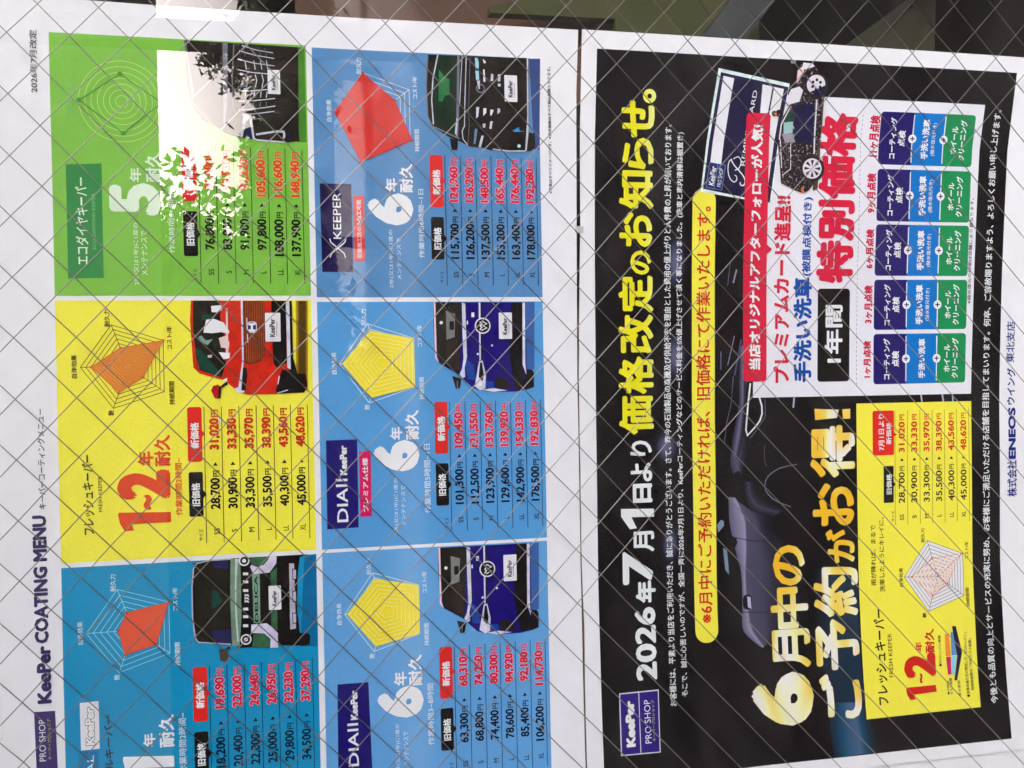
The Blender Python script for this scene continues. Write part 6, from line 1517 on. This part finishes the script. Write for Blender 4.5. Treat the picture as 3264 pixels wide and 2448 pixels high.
S([(-104.7, -795.0), (-57.1, -795.0)],1.1,'white',6)
E(-80.9,-795.0,4.4,4.4,'white',7)
S([(-83.3, -795.0), (-78.5, -795.0)],1.1,'navyc2',8)
S([(-80.9, -797.4), (-80.9, -792.6)],1.1,'navyc2',8)
S([(-104.7, -829.5), (-57.1, -829.5)],1.1,'white',6)
E(-80.9,-829.5,4.4,4.4,'white',7)
S([(-83.3, -829.5), (-78.5, -829.5)],1.1,'navyc2',8)
S([(-80.9, -831.9), (-80.9, -827.1)],1.1,'navyc2',8)
T('コーティング',-101.4,-60.4,-777.2,-769.8,'white',8,0.035)
T('点検',-88.9,-72.9,-787.2,-779.2,'white',8,0.035)
T('手洗い洗車',-100.9,-60.9,-813.0,-805.0,'white',8,0.04)
T('(撥水復元付き)',-97.4,-64.4,-820.8,-815.8,'white',8,0.008)
T('ホイール',-94.9,-66.9,-844.5,-837.8,'white',8,0.035)
T('クリーニング',-101.4,-60.4,-854.2,-846.6,'white',8,0.035)
T('11ヶ月点検',-100.0,-58.7,-758.9,-747.9,'crimson2',5,0.045)
O('fine_print_lettering','white_offer_box')
T('※撥水復元の時期は店舗により異なります。',-246.3,-138.7,-867.3,-863.4,'ink',5,0.012)
O('member_card_picture','price_notice_poster','tilted navy card with white edge')
P([(-19.9, -588.4), (-31.7, -660.4), (-149.1, -647.0), (-138.7, -574.6)],'cardw',4)
P([(-23.7, -590.8), (-35.1, -659.5), (-147.7, -645.3), (-135.9, -576.9)],'carddk',5)
P([(-27.2, -593.5), (-29.0, -604.2), (-112.4, -594.7), (-110.3, -583.9)],'plate',6)
P([(-33.6, -633.0), (-37.2, -654.8), (-152.8, -640.5), (-152.1, -630.3)],'plate',6)
S([(-35.8, -643.9), (-153.0, -630.3)],1.6,'carddk',7)
P([(-110.5, -583.3), (-112.8, -599.2), (-136.9, -595.7), (-134.5, -579.7)],'cardbl',6)
S([(-111.9, -591.3), (-135.7, -587.8)],0.5,'skyd',7)
S([(-110.5, -583.3), (-112.8, -599.2), (-136.9, -595.7), (-134.5, -579.7)],0.5,'skyd',7,1)
TQ('KeePer',[(-133.0, -587.8), (-114.8, -590.2), (-131.8, -582.2)],'white',8,0.03)
TQ('PRO SHOP',[(-134.2, -594.6), (-116.4, -597.1), (-133.4, -590.6)],'white',8,0.0)
TQ('REMIUM CARD',[(-113.1, -618.6), (-40.2, -628.3), (-112.4, -614.3)],'white',8,0.0)
S([(-106.6, -607.0), (-106.3, -607.6), (-105.7, -608.5), (-105.1, -609.5), (-104.6, -610.5), (-104.4, -611.3), (-104.5, -612.0), (-104.8, -612.6), (-105.3, -613.1), (-105.8, -613.6), (-106.4, -614.0), (-107.1, -614.3), (-107.9, -614.6), (-108.7, -614.8), (-109.6, -614.8), (-110.5, -614.7), (-111.5, -614.5), (-112.6, -614.1), (-113.7, -613.6), (-114.8, -613.0), (-115.6, -612.4), (-116.2, -611.7), (-116.7, -610.8), (-117.0, -609.9), (-117.3, -609.1), (-117.5, -608.6)],0.9,'white',8)
S([(-106.7, -605.6), (-107.0, -605.2), (-107.3, -604.7), (-107.8, -604.0), (-108.3, -603.4), (-109.0, -602.9), (-109.8, -602.6), (-110.8, -602.2), (-111.8, -602.0), (-112.9, -601.8), (-114.1, -601.7), (-115.3, -601.6), (-116.7, -601.6), (-118.2, -601.7), (-119.6, -601.9), (-120.9, -602.1), (-122.1, -602.4), (-123.3, -602.8), (-124.4, -603.3), (-125.4, -603.8), (-126.2, -604.4), (-127.0, -605.0), (-127.6, -605.8), (-128.2, -606.6), (-128.5, -607.3), (-128.7, -608.0), (-128.7, -608.6), (-128.4, -609.1), (-128.0, -609.7), (-127.5, -610.1), (-127.0, -610.4), (-126.4, -610.7), (-125.8, -610.8), (-125.1, -610.8), (-124.4, -610.7), (-123.8, -610.6), (-123.3, -610.3), (-122.9, -609.8), (-122.6, -609.3), (-122.3, -608.8), (-122.1, -608.5)],0.9,'white',8)
S([(-107.6, -604.6), (-108.4, -605.2), (-109.6, -605.9), (-110.9, -606.7), (-112.2, -607.6), (-113.4, -608.5), (-114.4, -609.5), (-115.4, -610.5), (-116.4, -611.5), (-117.3, -612.5), (-118.3, -613.4), (-119.3, -614.3), (-120.2, -615.2), (-121.2, -616.1), (-122.2, -616.8), (-123.2, -617.5), (-124.2, -618.1), (-125.2, -618.6), (-126.3, -619.0), (-127.2, -619.2), (-128.2, -619.3), (-129.1, -619.2), (-129.9, -618.9), (-130.7, -618.4), (-131.4, -617.9), (-131.9, -617.4), (-132.0, -616.9), (-132.0, -616.3), (-131.9, -615.7), (-131.6, -615.1), (-131.3, -614.7), (-130.9, -614.5), (-130.3, -614.3), (-129.7, -614.2), (-129.1, -614.2), (-128.7, -614.1)],1.1,'white',8)
O('promotion_banner','price_notice_poster','red rounded banner with white text')
R(-321.2,-61.5,-643.2,-618.9,3.4,'crimson',9)
P([(-187.4, -642.0), (-192.9, -648.6), (-198.7, -642.2)],'crimson',9)
T('当店オリジナルアフターフォローが人気!',-309.8,-72.9,-636.9,-624.7,'white',11,0.04)
O('splash_car_picture','price_notice_poster','small dark car splashed with foam')
P([(-20.4, -687.5), (-36.7, -696.7), (-68.3, -697.3), (-100.8, -696.7), (-133.3, -694.9), (-135.3, -690.0), (-40.9, -685.3)],'carsh',9)
P([(-12.9, -670.4), (-9.6, -677.0), (-10.9, -682.9), (-17.6, -687.3), (-29.3, -696.1), (-38.5, -696.9), (-47.0, -694.6), (-86.9, -696.9), (-96.3, -693.1), (-114.8, -695.5), (-123.2, -692.7), (-130.7, -688.9), (-135.4, -685.0), (-137.8, -679.1), (-134.8, -670.1), (-128.7, -656.3), (-111.3, -654.5), (-88.4, -652.1), (-70.0, -652.3), (-60.6, -657.5), (-51.1, -662.6), (-32.6, -665.1), (-18.6, -667.0)],'carspk',10)
P([(-52.8, -666.6), (-50.1, -687.0), (-89.0, -689.0), (-87.8, -669.3)],'carnavy',11)
P([(-64.2, -657.8), (-56.6, -664.0), (-68.5, -666.4), (-68.9, -656.6)],'wingreen',12)
P([(-69.8, -656.7), (-68.5, -666.4), (-79.6, -666.7), (-80.8, -657.5)],'skyd2',12)
P([(-80.9, -655.6), (-80.0, -666.8), (-88.7, -670.3), (-89.0, -659.5)],'greyfoam',12)
P([(-43.9, -659.2), (-37.3, -661.6), (-34.2, -670.1), (-37.7, -674.3), (-48.9, -671.2), (-51.0, -664.6), (-53.2, -657.9)],'foam',12)
P([(-10.9, -672.2), (-11.4, -681.9), (-14.1, -684.1), (-16.2, -678.4), (-18.4, -670.8)],'foam',12)
P([(-9.3, -659.1), (-8.6, -664.3), (-12.3, -664.6), (-12.5, -659.8)],'greyfoam',12)
P([(-18.6, -667.0), (-14.7, -671.5), (-20.1, -673.9), (-31.5, -667.0)],'pinkw',12)
S([(-53.9, -662.8), (-71.7, -654.4), (-86.5, -653.5)],1.2,'foam',13)
S([(-46.3, -689.1), (-79.7, -689.9), (-99.2, -690.2)],1.5,'foam',13)
S([(-89.8, -665.4), (-114.6, -665.8), (-121.3, -657.1)],0.8,'foam',13)
S([(-86.4, -654.5), (-114.0, -656.5)],0.9,'foam',13)
E(-33.4,-687.6,12.5,12.5,'tyre',12)
E(-31.6,-687.0,9.5,9.5,'foam',13)
E(-27.0,-687.4,1.5,1.5,'tyre',14)
E(-29.3,-683.6,1.5,1.5,'tyre',14)
E(-33.8,-683.6,1.5,1.5,'tyre',14)
E(-36.0,-687.4,1.5,1.5,'tyre',14)
E(-33.8,-691.3,1.5,1.5,'tyre',14)
E(-29.3,-691.3,1.5,1.5,'tyre',14)
P([(-39.2, -681.2), (-32.1, -696.3), (-37.6, -696.8), (-42.2, -688.3)],'carnavy',15)
E(-113.6,-688.5,13,13,'tyre',12)
E(-113.6,-688.5,10,10,'foam',13)
P([(-111.6, -688.5), (-105.3, -690.2), (-105.3, -686.9)],'tyre',14)
P([(-112.1, -687.1), (-106.6, -683.9), (-108.9, -681.5)],'tyre',14)
P([(-113.6, -686.5), (-111.9, -680.3), (-115.2, -680.3)],'tyre',14)
P([(-115.0, -687.1), (-118.2, -681.5), (-120.6, -683.9)],'tyre',14)
P([(-115.6, -688.5), (-121.8, -686.9), (-121.8, -690.2)],'tyre',14)
P([(-115.0, -689.9), (-120.6, -693.2), (-118.2, -695.5)],'tyre',14)
P([(-113.6, -690.5), (-115.2, -696.8), (-111.9, -696.8)],'tyre',14)
P([(-112.1, -689.9), (-108.9, -695.5), (-106.6, -693.2)],'tyre',14)
E(-61.4,-646.4,2.6,2.6,'mirrorbr',12)
E(-60.8,-651.2,3.4,3.4,'carspk',11)
E(-62.0,-647.9,1.3,1.3,'orangeo',13)
P([(-131.9, -677.5), (-131.8, -680.0), (-137.4, -680.1), (-137.9, -678.1)],'orangeo',13)
O('closing_lettering','price_notice_poster','line of small white text along the bottom')
T('今後とも品質の向上とサービスの充実に努め、お客様にご満足いただける店舗を目指してまいります。何卒、ご容赦賜りますよう、よろしくお願い申し上げます。',-656.9,-48.0,-891.2,-882.8,'whiteb',4,0.02)
O('company_lettering','price_notice_poster','navy company name under the black print')
T('株式会社',-445.6,-407.9,-923.1,-911.6,'navyco',4,0.02)
T('ENEOS',-406.7,-353.4,-922.1,-913.3,'navyco',4,0.05)
T('ウイング',-350.5,-312.8,-921.5,-911.5,'navyco',4,0.025)
T('東北支店',-307.1,-264.6,-920.0,-910.0,'navyco',4,0.012)
# ------------------------------------------------------------------ turn the print into meshes
GLYPHS = {}
def request(s, off): GLYPHS.setdefault((s, round(off, 4)), None)
for nd in NODES.values():
    for t in nd['texts']:
        request(t[0], 0.0)
tmp = []
for (s, off) in GLYPHS:
    cu = bpy.data.curves.new('lettering', 'FONT'); cu.body = s; cu.size = 1.0; cu.offset = off; cu.resolution_u = 3 if len(s) < 12 else 2; cu.fill_mode = 'FRONT'
    ob = bpy.data.objects.new('lettering', cu); COL.objects.link(ob); tmp.append(((s, off), ob))
bpy.context.view_layer.update()
dg = bpy.context.evaluated_depsgraph_get()
for key, ob in tmp:
    ev = ob.evaluated_get(dg); me = ev.to_mesh()
    vs = [(q.co.x, q.co.y) for q in me.vertices]; fs = [tuple(p.vertices) for p in me.polygons]
    GLYPHS[key] = (vs, fs); ev.to_mesh_clear()
for key, ob in tmp:
    cu = ob.data; bpy.data.objects.remove(ob); bpy.data.curves.remove(cu)
def build(nd, parent_obj):
    verts = []; faces = []; idx = []; mats = []; glow = []
    def mi(col):
        mt = mat(col)
        if mt not in mats: mats.append(mt)
        return mats.index(mt)
    po = nd['poster']
    for pts, col, ly, kind in nd['polys']:
        bm = bmesh.new()
        try: bm.faces.new([bm.verts.new((x, 0, z)) for x, z in pts])
        except ValueError: bm.free(); continue
        xs = [q[0] for q in pts]; zs = [q[1] for q in pts]
        bm.normal_update()
        if kind is None: bmesh.ops.triangulate(bm, faces=bm.faces[:])
        if max(xs)-min(xs) > 45 or max(zs)-min(zs) > 45:
            for ax, lo_, hi_ in ((0, min(xs), max(xs)), (2, min(zs), max(zs))):
                k = math.floor(lo_/30)*30+30
                while k < hi_-0.5:
                    no = [0, 0, 0]; no[ax] = 1; co = [0, 0, 0]; co[ax] = k
                    bmesh.ops.bisect_plane(bm, geom=bm.verts[:]+bm.edges[:]+bm.faces[:], plane_co=co, plane_no=no, dist=1e-4); k += 30
        bm.verts.index_update(); o = len(verts)
        verts += [surface(po, q.co.x, q.co.z, ly) for q in bm.verts]
        for fc in bm.faces: faces.append(tuple(o+q.index for q in fc.verts)); idx.append(mi(col))
        bm.free()
    glow += [0.0]*len(verts)
    for x, z, rx, rz, col, ly in nd.get('glows', []):
        o = len(verts); NR, NA = 8, 28
        verts.append(surface(po, x, z, ly)); glow.append(1.0)
        for i in range(1, NR+1):
            for k in range(NA):
                t = 2*math.pi*k/NA; s = i/NR; verts.append(surface(po, x+rx*s*math.cos(t), z+rz*s*math.sin(t), ly)); glow.append((1-s*s)**2)
        for k in range(NA): faces.append((o, o+1+k, o+1+(k+1) % NA)); idx.append(mi(col))
        for i in range(NR-1):
            for k in range(NA): a = o+1+i*NA; faces.append((a+k, a+NA+k, a+NA+(k+1) % NA, a+(k+1) % NA)); idx.append(mi(col))
    for lines, vals, col, ly in nd.get('strips', []):
        def fine(q):                      # smooth the rows
            out = []
            for i in range(len(q)-1):
                a, b, c, d = q[max(0, i-1)], q[i], q[i+1], q[min(len(q)-1, i+2)]
                for k in range(5):
                    t = k/5; out.append(tuple(0.5*(2*b[j]+(c[j]-a[j])*t+(2*a[j]-5*b[j]+4*c[j]-d[j])*t*t+(3*b[j]-a[j]-3*c[j]+d[j])*t**3) for j in (0, 1)))
            return out+[q[-1]]
        rows = [fine(q) for q in lines]; n = len(rows[0]); o = len(verts); sub = 4; m = 0
        for i in range(len(rows)-1):
            for k in range(sub+(i == len(rows)-2)):
                t = k/sub
                for a, b in zip(rows[i], rows[i+1]): verts.append(surface(po, a[0]+(b[0]-a[0])*t, a[1]+(b[1]-a[1])*t, ly)); glow.append(vals[i]+(vals[i+1]-vals[i])*t)
                m += 1
        for i in range(m-1):
            for k in range(n-1): a = o+i*n+k; faces.append((a, a+1, a+n+1, a+n)); idx.append(mi(col))
    for s, p0, p1, p2, col, ly, bold, halo in nd['texts']:
        gv, gf = GLYPHS[(s, 0.0)]
        if not gv: continue
        ax = min(q[0] for q in gv)-bold; bx = max(q[0] for q in gv)+bold; az = min(q[1] for q in gv)-bold; bz = max(q[1] for q in gv)+bold
        jobs = [(bold, col, ly)]
        if halo: jobs.insert(0, (bold+0.05, halo, ly-1))
        for spread, cc, lay in jobs:       # heavy type: the letter printed again a hair to each side
            small = len(s) > 20 or abs(p2[1]-p0[1]) < 6.5
            nc = 4 if small else 8
            shifts = [(0.0, 0.0)]+[(spread*math.cos(2*math.pi*(q+.5*small)/nc), spread*math.sin(2*math.pi*(q+.5*small)/nc)) for q in range(nc)] if spread > 0.004 else [(0.0, 0.0)]
            k = mi(cc)
            for qi, (dx, dz) in enumerate(shifts):
                o = len(verts)
                for x, z in gv:
                    u = (x+dx-ax)/(bx-ax); w = (z+dz-az)/(bz-az)
                    verts.append(surface(po, p0[0]+(p1[0]-p0[0])*u+(p2[0]-p0[0])*w, p0[1]+(p1[1]-p0[1])*u+(p2[1]-p0[1])*w, lay+qi*0.02)); glow.append(0.0)
                for q in gf: faces.append(tuple(o+i for i in q)); idx.append(k)
    if not faces: return None
    ob = mesh_obj(nd['name'], verts, faces, mats, parent_obj, idx)
    if nd.get('glows') or nd.get('strips'):
        a = ob.data.attributes.new('glow', 'FLOAT', 'POINT'); a.data.foreach_set('value', glow)
    if nd['label']: ob['label'] = nd['label']
    return ob
BUILT = {}
for key, nd in NODES.items():
    par = POSTERS.get(nd['parent']) or BUILT[nd['parent']]
    if nd['name'].endswith('_lettering') and len(nd['texts']) > 1 and not nd['polys']:
        for tx in nd['texts']: build({**nd, 'texts': [tx], 'label': None}, par)    # every piece of lettering is its own object
    else: BUILT[key] = build(nd, par)
# ------------------------------------------------------------------ other sheets of paper on the glass
def sheet(name, x0, x1, z0, z1, y, label, group=None):
    n = 12; vs = []; fs = []
    for i in range(n+1):
        for j in range(3):
            vs.append((x0+(x1-x0)*i/n, y+0.0006*math.sin(i*1.3+j), z0+(z1-z0)*j/2))
    for i in range(n):
        for j in range(2): a = i*3+j; fs.append((a, a+3, a+4, a+1))
    o = mesh_obj(name, vs, fs, mat('paper')); md = o.modifiers.new('thickness', 'SOLIDIFY'); md.thickness = 0.0003
    return tag(o, label, 'sheet', group)
sheet('paper_sheet', -1.2, -0.7075, ZO-1.05, ZO-0.70, 0.0022, 'blank white sheet behind the left edge of the black notice')
sheet('paper_sheet', -0.72, -0.30, ZO+0.0435, ZO+0.25, 0.0016, 'blank white sheet above the coating menu poster')
sheet('paper_strip', -0.72, -0.25, ZO-0.475, ZO-0.44, 0.006, 'brown paper strip seen in the gap between the two posters')
bpy.data.objects['paper_strip'].data.materials[0] = plain('brown_paper', (0.22, 0.15, 0.08), 0.8)
tp = bevel_box('clear_tape', (-0.1795, -0.1735, -0.0006, -0.0002, ZO-0.4625, ZO-0.4545), plain('tape', (0.6, 0.6, 0.58), 0.4), None, 0.00005); tag(tp, 'short bit of tape bridging the gap between the posters', 'tape')
# ------------------------------------------------------------------ things standing inside the room
def panel_at(name, label, cat, pts, y, th, mt):
    n = len(pts); vs = [(x, y, z+ZO) for x, z in pts]+[(x, y+th, z+ZO) for x, z in pts]
    fs = [tuple(range(n)), tuple(range(2*n-1, n-1, -1))]+[(i, n+i, n+(i+1) % n, (i+1) % n) for i in range(n)]
    o = mesh_obj(name, vs, fs, mt); return tag(o, label, cat)
panel_at('brown_cabinet','brown cabinet front inside the room beside the coating menu','cabinet',[(0.3169, -0.1902), (0.3533, -0.6912), (0.1128, -0.6868), (0.0927, -0.1856)],0.55,0.3,plain('cabinet_brown',(0.17,0.08,0.045),0.6))
panel_at('green_board','green notice board with dark marks inside the room','notice board',[(0.2315, -0.4681), (0.2809, -0.6611), (0.3452, -0.8968), (0.1062, -0.8926), (0.0974, -0.6726), (0.2243, -0.6601), (0.2223, -0.468)],0.5,0.02,plain('board_green',(0.075,0.085,0.018),0.6))
panel_at('grey_brace','slanted dark grey metal brace inside the room','brace',[(0.1273, -0.7236), (0.2018, -0.7866), (0.2729, -0.8458), (0.2777, -0.9147), (0.1822, -0.8345), (0.1169, -0.7851)],0.4,0.03,plain('brace_grey',(0.05,0.06,0.065),0.45,0.0))
panel_at('olive_lit_patch','olive panel standing for a lit patch inside the dark room','board',[(0.2117, -1.0593), (0.3342, -1.2314), (0.3821, -1.2966), (0.3811, -1.2811), (0.151, -1.2712), (0.1425, -1.0581)],0.6,0.02,plain('lit_patch_olive',(0.06,0.06,0.03),0.7))  # added panel; its olive colour and outline imitate a lit part of the room
# ------------------------------------------------------------------ what the glass mirrors: canopy, column and trees across the forecourt
cz = 2.80+ZO
white_paint = plain('canopy_paint', (0.70, 0.69, 0.66), 0.7)
can = empty('forecourt_canopy', (-3.0, -8.5, cz), 'flat white forecourt canopy mirrored in the glass over the posters', 'canopy')
cb_ = Vector(can.location)
def canopy_slab(name, pts, z0, z1):
    n = len(pts); vs = [(x-cb_.x, y-cb_.y, z0) for x, y in pts]+[(x-cb_.x, y-cb_.y, z1) for x, y in pts]
    fs = [tuple(range(n)), tuple(range(2*n-1, n-1, -1))]+[(i, n+i, n+(i+1) % n, (i+1) % n) for i in range(n)]
    return mesh_obj(name, vs, fs, white_paint, can)
NEAR_X = 0.6
canopy_slab('deck', [(-26, -17), (8.2, -17), (NEAR_X, -0.04), (-26, -0.04)], 0, 0.7)  # unseen outline shaped so daylight reaches the posters mainly from the right
for i in range(16):
    y0, y1 = -0.1-i*1.05, -0.1-i*1.05-1.03; xr = lambda y: NEAR_X-0.05+(8.2-NEAR_X)*(-0.04-y)/16.96
    canopy_slab('soffit_panel', [(-25.9, y1), (xr(y1), y1), (xr(y0), y0), (-25.9, y0)], -0.02, -0.001)
colm = bevel_box('canopy_column', (2.76, 2.985, -8.12, -7.9, 0, cz-0.025), plain('column_paint', (0.10, 0.10, 0.11), 0.5), None, 0.01); tag(colm, 'dark square canopy column mirrored in the glass', 'column')
bark = plain('bark', (0.09, 0.065, 0.045), 0.9, amount=0.4, scale=6)
leafm, n_, l_, b_ = new_mat('leaf'); noise_color(n_, l_, b_, (0.030, 0.045, 0.018), 0.5, 1.2); b_.inputs['Roughness'].default_value = 0.8; b_.inputs['Specular IOR Level'].default_value = 0.1
def tree(name, x, y, h, cx, cz_, rx, rz, nleaf, ls, label, gap=0.42, clumps=26):
    root = empty(name, (x, y, 0), label, 'tree', 'trees mirrored in the glass')
    v = []; f = []
    def lim(p, q, a, b):
        a_, b_2 = tube_data(p, q, a, b, 8); o = len(v); v.extend(a_); f.extend([tuple(i+o for i in z) for z in b_2])
    lim((0, 0, 0), (0.1, 0, cz_*0.6), 0.22, 0.15); lim((0.1, 0, cz_*0.6), (cx, 0.1, cz_+rz*0.4), 0.15, 0.05)
    cl = []
    for k in range(clumps):
        while True:
            p = Vector((random.uniform(-1, 1), random.uniform(-1, 1), random.uniform(-1, 1)))
            if gap < p.length < 1: break
        c = Vector((cx+p.x*rx, p.y*rx*0.7, cz_+p.z*rz)); cl.append(c)
        lim((0.1+(cx-0.1)*0.3, 0, cz_*0.7), tuple(c), 0.06, 0.015)
    mesh_obj('trunk', v, f, bark, root)
    vs = []; fs = []
    for k in range(nleaf):
        c = random.choice(cl); s = min(rx, rz)*0.30
        p = c+Vector((random.gauss(0, s), random.gauss(0, s*0.8), random.gauss(0, s*0.8)))
        a = Vector((random.gauss(0, 1), random.gauss(0, 1), random.gauss(0, 1))).normalized(); b = a.orthogonal().normalized()
        if random.random() < .5: b = a.cross(b)
        w = ls*random.uniform(.6, 1.3); o = len(vs)
        vs += [tuple(p-a*w), tuple(p+b*w*.5), tuple(p+a*w), tuple(p-b*w*.5)]; fs.append((o, o+1, o+2, o+3))
    mesh_obj('crown', vs, fs, leafm, root)
    return root
tree('broadleaf_tree', -1.6, -27, 9, -0.4, 5.6, 5.8, 3.8, 52000, 0.17, 'large broadleaf tree mirrored over the green and yellow panels', 0.0, 120)
tree('broadleaf_tree', 7.2, -22, 6, 0.1, 3.7, 0.9, 0.55, 700, 0.10, 'small sparse tree mirrored at the bright patch of sky', 0.3, 9)
tree('broadleaf_tree', 4.5, -32, 5, 0.0, 2.7, 4.6, 1.5, 14000, 0.2, 'low bushy tree mirrored under the bright patch of sky', 0.0, 60)
tree('broadleaf_tree', 12.5, -33, 5, 0.0, 2.4, 4.6, 1.35, 14000, 0.2, 'low wide tree mirrored at the right of the bright sky', 0.0, 60)
tree('broadleaf_tree', -12, -28, 9, 0, 5.4, 6.5, 4.4, 34000, 0.36, 'dense tall tree mirrored over the teal panel', 0.0, 140)
tree('broadleaf_tree', -7, -34, 9, 0, 5.0, 8.5, 4.8, 40000, 0.42, 'dense wide tree mirrored behind the other trees', 0.0, 140)
